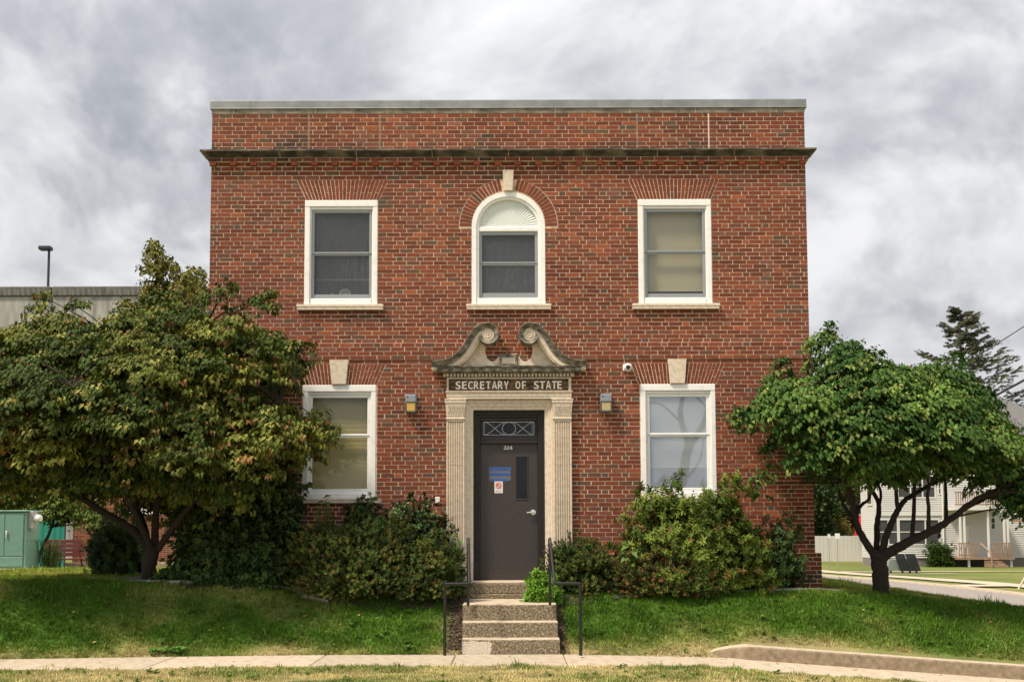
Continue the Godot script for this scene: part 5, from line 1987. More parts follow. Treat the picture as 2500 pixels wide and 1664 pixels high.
# layered crown: flat pads of hanging sprigs filling an outline given in metres (x, y), with depth in z
func layered_crown(root: Node3D, poly: PackedVector2Array, zc: float, depth: float, pads: int, seedv: int, colour: Callable, mesh: ArrayMesh, m: Material, per_pad: int, keep: Callable, limb_at: Array, pad_r := 0.5, extra := []) -> Array:
	var r := RandomNumberGenerator.new()
	r.seed = seedv
	var lo := Vector2(1e9, 1e9)
	var hi := -lo
	for p in poly:
		lo = lo.min(p)
		hi = hi.max(p)
	var buf := PackedFloat32Array()
	var made := 0
	var twigs := MB.new()
	var centres := []
	var tries := 0
	while centres.size() < pads and tries < pads * 60:
		tries += 1
		var p := Vector2(r.randf_range(lo.x, hi.x), r.randf_range(lo.y, hi.y))
		if not Geometry2D.is_point_in_polygon(p, poly):
			continue
		var e := edge_distance(p, poly)
		if e < 0.10:
			continue
		var reach := depth * sqrt(clampf(e / 1.15, 0.0, 1.0))
		# most pads sit on the outside of the crown, near and far
		var w := r.randf_range(-1.0, 1.0)
		w = signf(w) * pow(absf(w), 0.45)
		if w > -0.2 and p.y < lo.y + 0.42 * (hi.y - lo.y) and r.randf() < 0.4:
			continue
		var c := V(p.x - (p.x - root.position.x) * 0.05 * absf(w) * reach, p.y - 0.14 * absf(w) * reach, zc + w * reach)
		var pr := minf(pad_r * r.randf_range(0.65, 1.2), 0.22 + e * 1.1)
		if not keep.call(c, pr * 0.75):
			continue
		var near := false
		for q in centres:
			var dd: Vector3 = q[0] - c
			if Vector2(dd.x, dd.z).length() < pad_r * 0.8 and absf(dd.y) < pad_r * 0.5:
				near = true
				break
		if near:
			continue
		centres.append([c, pr])
	for q in extra:
		centres.append([V(q[0], q[1], q[2]), q[3]])
	for q in centres:
		var c: Vector3 = q[0]
		var pr: float = q[1]
		var tone := r.randf()
		var tilt := V(c.x - root.position.x, 0, c.z - root.position.z) * 0.10
		var count := int(per_pad * (pr / pad_r) * (pr / pad_r) * 1.0) + 6
		for k in count:
			var a := r.randf() * TAU
			var u := sqrt(r.randf())
			var out := V(cos(a), 0, sin(a))
			var at := c + out * pr * u * V(1, 1, 0.9) + V(0, 0.10 * (1.0 - u * u) - 0.16 * u * u * u + r.randf_range(-0.05, 0.04), 0)
			at.y -= tilt.dot(out) * u * pr * 0.8
			if r.randf() < 0.18:
				at.y -= r.randf_range(0.03, 0.14)
			if not keep.call(at, 0.05):
				continue
			var dir := (out * (0.35 + u) + V(r.randf_range(-0.5, 0.5), r.randf_range(-0.15, 0.2) - 0.55 * u * u, r.randf_range(-0.5, 0.5))).normalized()
			add_instance(buf, at, dir, V(r.randf_range(-0.2, 0.2), 1, r.randf_range(-0.2, 0.2)), r.randf_range(0.8, 1.2), colour.call(at, tone, r))
			made += 1
		# twigs from the nearest limb point
		if limb_at.size():
			var best: Vector3 = limb_at[0]
			for l in limb_at:
				if (l - c).length() + maxf(0.0, l.y - c.y) * 2.0 < (best - c).length() + maxf(0.0, best.y - c.y) * 2.0:
					best = l
			var mid := best.lerp(c, 0.55) + V(r.randf_range(-0.1, 0.1), r.randf_range(-0.02, 0.12), r.randf_range(-0.1, 0.1))
			var tp := smooth_path(path([best, mid, c + V(0, -0.02, 0)]), 3)
			twigs.tube(tp, taper(0.016, 0.005, tp.size()), 5)
			for k in 3:
				var a := r.randf() * TAU
				twigs.tube(path([c + V(0, -0.03, 0), c + V(cos(a) * pr * 0.7, -0.03, sin(a) * pr * 0.7)]), taper(0.006, 0.003, 2), 4)
	if twigs.v.size():
		obj("twigs", twigs, M.bark, root, "stuff")
	multi("crown", mesh, m, buf, made, root).set_meta("kind", "stuff")
	return centres

func berries(root: Node3D, centres: Array, count: int, seedv: int, keep: Callable) -> void:
	var r := RandomNumberGenerator.new()
	r.seed = seedv
	var mb := MB.new()
	mb.lathe(Vector3.ZERO, V(0, 1, 0), pv2([0.0, -0.011, 0.009, -0.006, 0.011, 0.0, 0.009, 0.006, 0.0, 0.011]), 7)
	var buf := PackedFloat32Array()
	var made := 0
	for k in count:
		var q: Array = centres[r.randi() % centres.size()]
		var a := r.randf() * TAU
		var at: Vector3 = q[0] + V(cos(a) * q[1] * 0.7, 0.10, sin(a) * q[1] * 0.7)
		if keep.call(at, 0.05):
			add_instance(buf, at, V(0, 0, 1), Vector3.UP, r.randf_range(0.8, 1.3), Color.WHITE)
			made += 1
	multi("fruit", mb.mesh(), M.berry, buf, made, root).set_meta("kind", "stuff")

# a bush: clumps of sprigs over and inside a lumpy mound
func bush(root: Node3D, c: Vector3, rx: float, ry: float, rz: float, clumps: int, per: int, mesh: ArrayMesh, m: Material, seedv: int, colour: Callable, keep: Callable, clump_r := 0.14, upright := 0.6) -> void:
	var r := RandomNumberGenerator.new()
	r.seed = seedv
	var buf := PackedFloat32Array()
	var made := 0
	var stems := MB.new()
	for k in clumps:
		var a := r.randf() * TAU
		var h := r.randf_range(-0.12, 1.0)
		var ring := pow(maxf(0.0, 1.0 - pow(h, 3.6)), 1.0 / 3.6) * sqrt(r.randf_range(0.35, 1.0)) if h > 0.0 else 1.0
		var sh := pow(r.randf(), 0.3)
		var lump := 1.0 + 0.32 * nz.get_noise_3d(cos(a) * ring * 90.0 + seedv * 31.0, h * 90.0, sin(a) * ring * 90.0)
		var d := V(cos(a) * ring, h, sin(a) * ring)
		var at := c + V(d.x * rx, maxf(d.y, 0.0) * ry + (0.08 if d.y < 0.0 else 0.0), d.z * rz) * sh * lump
		if d.y < 0.0:
			at.y = c.y + r.randf_range(0.02, 0.15) * ry
		if not keep.call(at, 0.04):
			continue
		var tone := r.randf()
		for s in per:
			var o := V(r.randf_range(-1, 1), r.randf_range(-0.8, 1), r.randf_range(-1, 1))
			var p := at + o * clump_r
			if not keep.call(p, 0.02):
				continue
			var dir := (d * 0.9 + o * 0.8 + V(0, upright * 0.8, 0)).normalized()
			add_instance(buf, p, dir, V(r.randf_range(-1, 1), r.randf_range(0.2, 1), r.randf_range(-1, 1)), r.randf_range(0.75, 1.25), colour.call(p, tone, r))
			made += 1
		if k % 4 == 0:
			var mid := V(lerpf(c.x, at.x, 0.45), lerpf(c.y, at.y, 0.6), lerpf(c.z, at.z, 0.45))
			stems.tube(path([V(lerpf(c.x, at.x, 0.12), c.y - 0.05, lerpf(c.z, at.z, 0.12)), mid, at]), taper(0.010, 0.003, 3), 5)
	obj("stems", stems, M.bark, root, "stuff")
	multi("foliage", mesh, m, buf, made, root).set_meta("kind", "stuff")

func clear_of_house(p: Vector3, rad: float) -> bool:
	if p.x > -4.86 - rad and p.x < 4.86 + rad:
		if absf(p.x) < 1.0 and p.y > 3.6:
			return p.z > 0.35 + rad
		return p.z > 0.10 + rad
	return true

func build_trees() -> void:
	# ---- left dogwood
	var t := thing("dogwood_tree", "big spreading olive green dogwood tree left of the building", "tree", V(-5.39, 0.90, 0.75))
	limb(t, "trunk", [V(-5.39, 0.82, 0.75), V(-5.40, 1.0, 0.75), V(-5.38, 1.2, 0.76), V(-5.33, 1.44, 0.76)], 0.112, 0.098, 1)
	var limbs := [
		[V(-5.36, 1.36, 0.75), V(-5.56, 1.62, 0.8), V(-5.85, 1.85, 0.95), V(-6.17, 2.06, 1.1), V(-6.46, 2.34, 1.2), V(-6.8, 2.72, 1.35), V(-7.25, 3.2, 1.5)],
		[V(-5.42, 1.40, 0.7), V(-5.55, 1.71, 0.5), V(-5.70, 1.94, 0.3), V(-5.9, 2.12, 0.1), V(-6.1, 2.44, -0.2), V(-6.45, 3.1, -0.6), V(-6.7, 3.9, -0.9)],
		[V(-5.38, 1.42, 0.74), V(-5.58, 1.83, 0.72), V(-5.64, 2.25, 0.75), V(-5.6, 2.97, 0.85), V(-5.56, 4.2, 0.9)],
		[V(-5.25, 1.40, 0.8), V(-5.0, 1.67, 1.0), V(-4.78, 1.92, 1.15), V(-4.4, 2.35, 1.3), V(-3.9, 2.95, 1.45), V(-3.35, 3.5, 1.5)],
		[V(-5.3, 1.42, 0.78), V(-5.24, 1.99, 0.95), V(-5.05, 2.94, 1.1), V(-4.8, 3.8, 1.15), V(-4.6, 4.6, 1.1)],
		[V(-5.33, 1.40, 0.85), V(-5.45, 1.9, 1.25), V(-5.6, 2.5, 1.8), V(-5.8, 3.1, 2.3), V(-5.9, 3.6, 2.6)]]
	var pts := []
	for k in limbs.size():
		limb(t, "limb", limbs[k], [0.078, 0.055, 0.055, 0.055, 0.06, 0.05][k], 0.018, 20 + k)
		for q in limbs[k].slice(3):
			pts.append(q)
	var poly := pv2([-8.4, 4.3, -7.9, 4.6, -7.3, 4.83, -6.77, 4.92, -6.26, 4.92, -5.87, 4.86, -5.42, 5.02, -4.97, 5.05, -4.58, 5.02, -4.2, 4.98, -3.7, 4.9, -3.42, 4.70, -3.12, 4.42, -3.02, 4.15, -3.2, 3.92, -3.75, 3.80, -3.3, 3.68, -3.0, 3.5, -2.74, 3.25, -2.68, 3.08, -2.95, 2.92, -3.25, 2.75, -3.5, 2.4, -4.0, 2.12, -4.5, 2.15, -5.0, 2.22, -5.5, 2.25, -6.0, 2.32, -6.5, 2.34, -7.0, 2.32, -7.6, 2.3, -8.4, 2.35])
	var col := func(p: Vector3, tone: float, r: RandomNumberGenerator) -> Color:
		var q := Color(0.045, 0.076, 0.012).lerp(Color(0.195, 0.21, 0.036), tone * tone)
		if r.randf() < 0.03 + 0.12 * tone * tone:
			q = q.lerp(Color(0.30, 0.14, 0.065), r.randf_range(0.3, 0.9))
		elif r.randf() < 0.12:
			q = q.lerp(Color(0.32, 0.30, 0.08), 0.7)
		return q * r.randf_range(0.75, 1.3)
	var cen := layered_crown(t, poly, 0.95, 1.8, 260, 9, col, patch_mesh(7, 0.075, 0.082, 0.05, 0.45, 5), M.leaf, 74, clear_of_house, pts, 0.44, [[-7.1, 5.06, 0.9, 0.16], [-7.02, 5.2, 0.9, 0.10], [-6.5, 5.05, 0.9, 0.18], [-5.3, 5.2, 0.8, 0.22], [-5.0, 5.3, 0.8, 0.14], [-4.35, 5.18, 1.1, 0.2], [-4.2, 5.3, 1.1, 0.12], [-3.72, 5.06, 1.2, 0.2], [-3.55, 5.14, 1.2, 0.12], [-3.05, 4.36, 1.2, 0.2], [-2.62, 3.12, 1.3, 0.14], [-2.8, 3.3, 1.3, 0.2], [-4.0, 2.15, 1.5, 0.25], [-6.4, 2.25, -0.5, 0.3], [-5.9, 2.15, -0.6, 0.32], [-5.5, 2.05, -0.5, 0.3], [-5.1, 2.0, -0.3, 0.32], [-5.0, 1.85, 0.0, 0.3], [-4.7, 2.05, 0.5, 0.3], [-4.5, 1.9, 0.9, 0.28], [-5.6, 2.3, 0.2, 0.3], [-6.1, 2.4, 0.6, 0.3]])
	berries(t, cen, 500, 3, clear_of_house)
	# ---- right dogwood
	t = thing("dogwood_tree", "green layered dogwood tree with dark forked trunk at the right corner", "tree", V(5.55, 0.72, 0.75))
	limb(t, "trunk", [V(5.55, 0.62, 0.75), V(5.54, 0.9, 0.75), V(5.53, 1.1, 0.75), V(5.51, 1.30, 0.75)], 0.128, 0.112, 2)
	limbs = [
		[V(5.47, 1.24, 0.75), V(5.31, 1.53, 0.7), V(5.21, 1.77, 0.7), V(5.15, 2.1, 0.75), V(5.09, 2.36, 0.8), V(4.91, 2.81, 0.9), V(4.45, 3.3, 1.1)],
		[V(5.20, 1.9, 0.72), V(5.31, 2.03, 0.68), V(5.43, 2.13, 0.66), V(5.47, 2.4, 0.6), V(5.42, 2.9, 0.5)],
		[V(5.51, 1.25, 0.7), V(5.57, 1.71, 0.55), V(5.62, 2.04, 0.5), V(5.53, 2.3, 0.4), V(5.42, 2.6, 0.3), V(5.34, 3.4, 0.1)],
		[V(5.53, 1.25, 0.78), V(5.66, 1.64, 0.8), V(5.8, 1.93, 0.8), V(5.96, 2.11, 0.75), V(6.36, 2.32, 0.6), V(6.75, 2.48, 0.4), V(7.28, 2.8, 0.2)],
		[V(5.81, 1.95, 0.8), V(5.76, 2.29, 0.9), V(5.78, 2.6, 1.0), V(5.77, 3.2, 1.2)],
		[V(5.52, 1.22, 0.8), V(5.81, 1.42, 0.92), V(6.2, 1.62, 1.05), V(6.5, 1.83, 1.15), V(6.8, 2.09, 1.3), V(7.19, 2.28, 1.45), V(7.77, 2.5, 1.6)],
		[V(5.95, 1.49, 0.97), V(6.01, 1.9, 0.9), V(6.05, 2.29, 0.85), V(6.05, 2.8, 0.75), V(6.16, 3.4, 0.6)],
		[V(6.17, 1.60, 1.04), V(6.15, 1.96, 1.15), V(6.11, 2.21, 1.25), V(6.23, 2.5, 1.4), V(6.5, 2.85, 1.7)],
		[V(6.46, 1.80, 1.13), V(6.78, 1.97, 0.95), V(7.17, 2.14, 0.8), V(7.5, 2.4, 0.6)],
		[V(5.30, 1.55, 0.72), V(5.12, 1.85, 0.95), V(4.98, 2.2, 1.1), V(4.85, 2.6, 1.25), V(4.5, 2.95, 1.4)],
		[V(5.22, 1.75, 0.7), V(5.08, 2.05, 0.5), V(5.02, 2.4, 0.4), V(4.98, 2.9, 0.35)],
		[V(5.60, 1.9, 0.5), V(5.72, 2.2, 0.3), V(5.7, 2.5, 0.15), V(5.85, 3.0, -0.1)],
		[V(6.85, 2.12, 1.32), V(7.1, 2.18, 1.5), V(7.4, 2.2, 1.7), V(7.8, 2.35, 1.9)],
		[V(6.41, 1.75, 1.11), V(6.48, 2.09, 0.95), V(6.53, 2.42, 0.8), V(6.6, 3.1, 0.5)]]
	pts = []
	for k in limbs.size():
		limb(t, "limb", limbs[k], [0.062, 0.03, 0.05, 0.058, 0.034, 0.082, 0.036, 0.032, 0.038, 0.028, 0.026, 0.024, 0.03, 0.032][k], 0.014, 60 + k)
		for q in limbs[k].slice(3):
			pts.append(q)
	poly = pv2([3.46, 3.40, 3.62, 3.62, 3.86, 3.74, 3.95, 4.02, 4.15, 4.14, 4.32, 4.0, 4.55, 3.96, 4.72, 4.1, 4.74, 4.5, 4.86, 4.62, 5.02, 4.42, 5.25, 4.34, 5.63, 4.32, 5.9, 4.15, 6.2, 4.22, 6.6, 4.1, 6.9, 3.82, 7.1, 3.58, 7.25, 3.32, 7.5, 3.02, 8.0, 2.8, 8.3, 2.5, 8.0, 2.05, 7.55, 1.95, 7.3, 2.3, 7.0, 2.5, 6.4, 2.52, 5.8, 2.44, 5.25, 2.42, 4.9, 2.5, 4.6, 2.62, 4.3, 2.60, 4.0, 2.5, 3.95, 2.62, 4.2, 2.85, 4.1, 3.0, 3.9, 3.12, 4.15, 3.25, 3.85, 3.28])
	col = func(p: Vector3, tone: float, r: RandomNumberGenerator) -> Color:
		var q := Color(0.036, 0.088, 0.016).lerp(Color(0.12, 0.21, 0.045), tone * tone)
		if r.randf() < 0.12:
			q = q.lerp(Color(0.28, 0.33, 0.09), 0.6)
		return q * r.randf_range(0.75, 1.3)
	cen = layered_crown(t, poly, 0.95, 1.5, 190, 19, col, patch_mesh(7, 0.07, 0.076, 0.047, 0.5, 6), M.leaf, 70, clear_of_house, pts, 0.42, [[4.82, 4.72, 0.8, 0.14], [4.86, 4.60, 0.8, 0.17], [4.66, 4.56, 0.8, 0.12], [4.55, 4.48, 0.8, 0.10], [4.78, 4.45, 0.85, 0.2], [5.2, 4.40, 0.9, 0.2], [6.7, 4.22, 0.9, 0.18], [7.05, 3.66, 0.9, 0.16], [7.5, 1.98, 1.2, 0.28], [7.75, 1.86, 1.1, 0.26], [7.25, 2.15, 1.3, 0.28], [7.9, 2.1, 1.0, 0.3], [3.50, 3.40, 0.8, 0.18], [3.40, 3.38, 0.8, 0.11], [3.9, 2.56, 0.8, 0.15], [3.78, 2.46, 0.8, 0.11], [3.68, 2.38, 0.8, 0.08], [4.1, 4.16, 0.8, 0.16]])
	berries(t, cen, 120, 7, clear_of_house)
	# ---- upright shoots: a young tree behind the left dogwood
	t = thing("young_tree", "slender young tree with curled leaves rising behind the left dogwood", "tree", V(-6.35, 0.85, -1.6))
	limb(t, "trunk", [V(-6.35, 0.75, -1.6), V(-6.3, 2.5, -1.6), V(-6.15, 4.2, -1.6), V(-6.1, 5.6, -1.6), V(-6.08, 6.55, -1.6)], 0.06, 0.012, 3)
	pts = [V(-6.2, 4.0, -1.6), V(-6.12, 5.0, -1.6), V(-6.1, 5.6, -1.6), V(-6.08, 6.3, -1.6)]
	var cz := 2
	poly = pv2([-6.12, 6.78, -6.0, 6.66, -6.02, 6.4, -5.78, 6.5, -5.72, 6.3, -5.85, 6.1, -5.6, 6.15, -5.3, 6.3, -5.2, 6.0, -5.2, 5.3, -6.0, 5.2, -6.7, 5.4, -6.75, 5.62, -6.6, 5.72, -6.45, 5.78, -6.35, 5.95, -6.2, 5.98, -6.3, 6.2, -6.25, 6.45, -6.28, 6.6])
	var col3 := func(p: Vector3, tone: float, r: RandomNumberGenerator) -> Color:
		return Color(0.10, 0.11, 0.022).lerp(Color(0.24, 0.22, 0.05), r.randf()) * r.randf_range(0.8, 1.2)
	layered_crown(t, poly, -1.6, 0.45, 90, 29, col3, patch_mesh(6, 0.06, 0.065, 0.045, 0.9, 8), M.leaf, 15, func(p, rad): return p.x < -4.8 or p.z < -11, pts, 0.24)

func build_shrubs() -> void:
	var tiny := whorl_mesh(6, 0.036, 0.017, 0.35, 11, 3)
	var holly := whorl_mesh(6, 0.05, 0.034, 0.3, 12, 2)
	var oval := whorl_mesh(7, 0.07, 0.034, 0.25, 13, 2)
	var broad := patch_mesh(6, 0.08, 0.095, 0.068, 0.6, 14)
	var spirea := func(p: Vector3, tone: float, r: RandomNumberGenerator) -> Color:
		var q := Color(0.045, 0.082, 0.018).lerp(Color(0.16, 0.185, 0.042), tone * tone)
		if r.randf() < 0.03 + 0.12 * tone:
			q = q.lerp(Color(0.24, 0.12, 0.045), 0.6)
		return q * r.randf_range(0.7, 1.35)
	var bronze := func(p: Vector3, tone: float, r: RandomNumberGenerator) -> Color:
		var q := Color(0.05, 0.07, 0.018).lerp(Color(0.15, 0.14, 0.038), tone * tone)
		if r.randf() < 0.10 + 0.22 * tone:
			q = q.lerp(Color(0.22, 0.10, 0.04), 0.7)
		return q * r.randf_range(0.7, 1.35)
	var dark := func(p: Vector3, tone: float, r: RandomNumberGenerator) -> Color:
		return Color(0.03, 0.06, 0.018).lerp(Color(0.075, 0.12, 0.03), tone * tone) * r.randf_range(0.7, 1.4)
	var mid := func(p: Vector3, tone: float, r: RandomNumberGenerator) -> Color:
		var q := Color(0.045, 0.09, 0.014).lerp(Color(0.17, 0.215, 0.034), tone)
		if r.randf() < 0.05:
			q = q.lerp(Color(0.16, 0.07, 0.03), 0.7)
		return q * r.randf_range(0.75, 1.3)
	var lime := func(p: Vector3, tone: float, r: RandomNumberGenerator) -> Color:
		return Color(0.10, 0.23, 0.022).lerp(Color(0.20, 0.36, 0.04), tone) * r.randf_range(0.8, 1.2)
	var mk := func(called: String, label: String, c: Vector3, rx: float, ry: float, rz: float, cl: int, per: int, mesh: ArrayMesh, m: Material, sd: int, cf: Callable, cr: float, up: float) -> void:
		var t := thing(called, label, "shrub", c)
		bush(t, c, rx, ry, rz, cl, per, mesh, m, sd, cf, clear_of_house, cr, up)
	mk.call("glossy_shrub", "dark glossy leaved shrub under the lower left window", V(-1.75, 0.8, 0.45), 1.05, 1.38, 0.42, 330, 13, holly, M.leaf_glossy, 31, dark, 0.12, 0.7)
	mk.call("bronze_shrub", "wide bronze green fine leaved shrub left of the steps, before the dark glossy one", V(-2.25, 0.78, 1.2), 1.0, 1.05, 0.5, 480, 16, tiny, M.leaf, 32, spirea, 0.12, 0.7)
	mk.call("bronze_shrub", "rounded olive fine leaved shrub nearest the steps on their left", V(-1.18, 0.74, 1.2), 0.52, 0.74, 0.46, 260, 16, tiny, M.leaf, 33, spirea, 0.10, 0.7)
	mk.call("vine_shrub", "tall dark leafy shrub beneath the left dogwood against the brick", V(-4.05, 0.85, 0.62), 1.0, 1.95, 0.45, 480, 11, broad, M.leaf, 34, dark, 0.16, 0.2)
	mk.call("undergrowth_shrub", "low dark undergrowth right of the left dogwood trunk", V(-4.15, 0.88, 0.85), 0.95, 0.62, 0.25, 200, 12, oval, M.leaf, 35, dark, 0.12, 0.5)
	mk.call("leafy_shrub", "large yellow green leafy shrub under the lower right window", V(2.75, 0.8, 0.78), 1.15, 1.52, 0.62, 560, 11, oval, M.leaf, 36, mid, 0.13, 0.6)
	mk.call("bronze_shrub", "low bronze green fine leaved shrub right of the steps beside the doorway", V(1.05, 0.78, 0.85), 0.58, 0.70, 0.45, 260, 15, tiny, M.leaf, 37, spirea, 0.10, 0.7)
	mk.call("bronze_shrub", "brownish fine leaved shrub in front of the large right shrub", V(2.35, 0.78, 1.05), 0.85, 0.6, 0.42, 320, 15, tiny, M.leaf, 38, bronze, 0.10, 0.6)
	mk.call("lime_plant", "bright lime green plant growing beside the landing", V(0.46, 0.63, 1.30), 0.24, 0.40, 0.22, 46, 9, oval, M.leaf, 39, lime, 0.07, 0.5)
	mk.call("corner_shrub", "thin dark shrub in the shade at the right corner of the building", V(4.15, 0.78, 0.6), 0.38, 1.15, 0.3, 48, 7, oval, M.leaf, 40, dark, 0.12, 0.7)
	mk.call("bench_shrub", "dark rounded shrub behind the left dogwood trunk", V(-6.55, 0.86, -1.3), 0.40, 1.0, 0.45, 180, 12, oval, M.leaf, 41, dark, 0.13, 0.5)
	# leafy weeds whose leaves can be told apart
	var weed := func(label: String, base: Vector3, spots: Array, size: float, c: Color) -> void:
		var t := thing("leafy_weed", label, "plant", base)
		var sm := MB.new()
		var p := PackedVector3Array([base])
		for s in spots:
			p.append(s)
		p = smooth_path(p, 3)
		sm.tube(p, taper(0.008, 0.004, p.size()), 6, Color(0.06, 0.10, 0.02))
		obj("stem", sm, M.leaf, t)
		var r := RandomNumberGenerator.new()
		r.seed = spots.size() * 7 + 1
		for s in spots:
			for k in 2:
				var a := r.randf_range(0.2, 2.9)
				var lm := MB.new()
				leaf(lm, s, V(cos(a) * (1 if k else -1), r.randf_range(-0.3, 0.2), sin(a) * 0.8).normalized(), V(0, 1, 0.3).normalized(), size * r.randf_range(0.8, 1.2), size * 0.8, 0.8, c * r.randf_range(0.8, 1.2))
				obj("leaf", lm, M.leaf, t)
	weed.call("bright leafy weed beside the left pilaster", V(-0.82, 0.9, 0.55), [V(-0.80, 1.2, 0.6), V(-0.78, 1.32, 0.62), V(-0.75, 1.42, 0.62), V(-0.78, 1.52, 0.6), V(-0.80, 1.6, 0.6)], 0.11, Color(0.06, 0.16, 0.03))
	weed.call("pale green broad leaved weed before the large right shrub", V(1.75, 0.8, 1.25), [V(1.72, 1.05, 1.3), V(1.75, 1.15, 1.32), V(1.70, 1.25, 1.34), V(1.76, 1.34, 1.3), V(1.73, 1.42, 1.3)], 0.13, Color(0.11, 0.18, 0.045))
	weed.call("dark climbing vine on the left casing of the lower left window", V(-3.35, 1.0, 0.30), [V(-3.4, 1.6, 0.25), V(-3.33, 2.0, 0.2), V(-3.36, 2.3, 0.16), V(-3.30, 2.55, 0.14), V(-3.34, 2.8, 0.14), V(-3.28, 3.0, 0.14)], 0.12, Color(0.03, 0.06, 0.016))
	weed.call("broad leaved vine shoots under the lower left window", V(-2.95, 0.9, 0.5), [V(-2.95, 1.5, 0.6), V(-2.9, 1.75, 0.62), V(-2.85, 1.95, 0.6), V(-2.8, 2.1, 0.55), V(-2.72, 2.2, 0.5)], 0.12, Color(0.05, 0.10, 0.02))

# ------------------------------------------------------------------ things left of the building
func build_left_side() -> void:
	var g := land(-10.3, -5.6)
	var cab := thing("utility_cabinet", "pale green metal utility cabinet with an electric meter on its side", "cabinet", V(-10.4, g, -5.8))
	var m := MB.new()
	m.bbox(V(-11.3, g - 0.15, -6.35), V(-9.55, g + 0.05, -5.3), 0.02)
	obj("pad", m, M.concrete_walk, cab)
	m = MB.new()
	m.bbox(V(-11.15, g + 0.05, -6.15), V(-9.80, g + 1.19, -5.5), 0.012)
	obj("housing", m, M.cabinet_green, cab)
	m = MB.new()
	m.bbox(V(-11.2, g + 1.191, -6.2), V(-9.77, g + 1.225, -5.46), 0.012)
	obj("roof", m, M.cabinet_green, cab)
	for q in [[-10.235, -9.86, 0.30, 1.14], [-10.66, -10.245, 0.30, 1.14], [-10.66, -9.86, 0.09, 0.285]]:
		m = MB.new()
		m.bbox(V(q[0], g + q[2], -5.499), V(q[1], g + q[3], -5.482), 0.005)
		obj("door", m, M.cabinet_green, cab)
	m = MB.new()
	m.bbox(V(-10.215, g + 0.72, -5.48), V(-10.175, g + 0.80, -5.45), 0.006)
	m.bbox(V(-10.205, g + 0.67, -5.47), V(-10.185, g + 0.73, -5.45), 0.006)
	obj("lock", m, M.chrome, cab)
	m = MB.new()
	m.bbox(V(-9.80, g + 0.85, -5.75), V(-9.69, g + 1.20, -5.55), 0.006)
	obj("meter_box", m, M.galvanised, cab)
	m = MB.new()
	m.lathe(V(-9.69, g + 1.06, -5.65), V(1, 0, 0.25), pv2([0.085, 0.0, 0.085, 0.05, 0.07, 0.055, 0.07, 0.12, 0.05, 0.135, 0.0, 0.14]), 18)
	obj("meter", m, M.white_plastic, cab)
	# teal screen fence
	var gf := land(-15.0, -20.0)
	var fe := thing("screen_fence", "teal green fabric screen fence behind the utility cabinet", "fence", V(-15.5, gf, -20.0))
	for k in 4:
		m = MB.new()
		var xa := -19.2 + k * 1.18
		for s in 12:
			var x0 := xa + 0.02 + s * 0.095
			m.quad(V(x0, gf + 0.05, -20.0 - 0.02 * (s % 2)), V(x0 + 0.095, gf + 0.05, -20.0 - 0.02 * ((s + 1) % 2)), V(x0 + 0.095, gf + 1.8, -20.0 - 0.02 * ((s + 1) % 2)), V(x0, gf + 1.8, -20.0 - 0.02 * (s % 2)))
		obj("panel", m, M.teal_screen, fe)
		m = MB.new()
		m.tube(path([V(xa + 1.18, gf, -19.96), V(xa + 1.18, gf + 1.85, -19.96)]), even(0.03, 2), 8)
		obj("post", m, M.cabinet_line, fe)
	# rear brick wing with a window
	var w := thing("brick_wing", "low red brick rear wing with a white sill behind the bench", "building", V(-9.7, 0.4, -21.2))
	var r := RandomNumberGenerator.new()
	r.seed = 31
	var bm := MB.new()
	var hole := [[-12.75, -11.75, 2.38, 3.5]]
	backing(bm, 0.3, 4.3, -14.62, -4.8, -21.006, -21.4, hole)
	bm.box(V(-14.6, 0.3, -29.0), V(-4.8, 4.2, -27.0))
	obj("wall", bm, M.mortar, w)
	var br := MB.new()
	blocks.clear()
	block_rect(-12.75, -11.75, 2.38, 3.5)
	var ra := round_arch
	round_arch = [0.0, 100.0, 0.1]
	for k in 58:
		var y0 := 0.35 + k * 0.0664
		var off := 0.0 if k % 2 == 0 else 0.11
		for s in free_spans(-14.62, -9.0, y0, y0 + 0.056):
			var x: float = s[0] - off
			while x < s[2]:
				var xa := maxf(x + 0.005, s[0])
				var xb: float = minf(x + 0.211, s[2])
				if xb - xa > 0.03:
					brick_shape(br, xa, xb, xa, xb, y0, y0 + 0.056, -21.0, -21.02, brick_colour(r, false) * 0.9)
				x += 0.216
	round_arch = ra
	obj("brick_courses", br, M.brick, w, "stuff")
	m = MB.new()
	m.bbox(V(-12.8, 2.30, -21.1), V(-11.7, 2.385, -20.92), 0.01)
	obj("sill", m, M.white_paint, w)
	m = MB.new()
	m.bbox(V(-12.75, 2.386, -21.2), V(-11.75, 2.45, -21.05), 0.01)
	m.bbox(V(-12.75, 2.45, -21.2), V(-12.68, 3.5, -21.05), 0.01)
	m.bbox(V(-11.82, 2.45, -21.2), V(-11.75, 3.5, -21.05), 0.01)
	m.bbox(V(-12.68, 3.43, -21.2), V(-11.82, 3.5, -21.05), 0.01)
	var wf := obj("window", m, M.white_paint, w)
	m = MB.new()
	m.quad(V(-12.7, 2.4, -21.12), V(-11.8, 2.4, -21.12), V(-11.8, 3.48, -21.12), V(-12.7, 3.48, -21.12))
	obj("pane", m, M.glass_coated, wf)
	m = MB.new()
	m.bbox(V(-14.7, 4.3, -29.0), V(-4.8, 4.45, -20.9), 0.02)
	obj("coping", m, M.limestone, w)
	# bench
	var gb := land(-11.7, -13.0)
	var be := thing("park_bench", "red slatted park bench with black iron frame before the brick wing", "bench", V(-11.75, gb, -13.0))
	var seat_t := Transform3D(Basis(Vector3.UP, 1.0), V(-11.72, gb, -12.9))
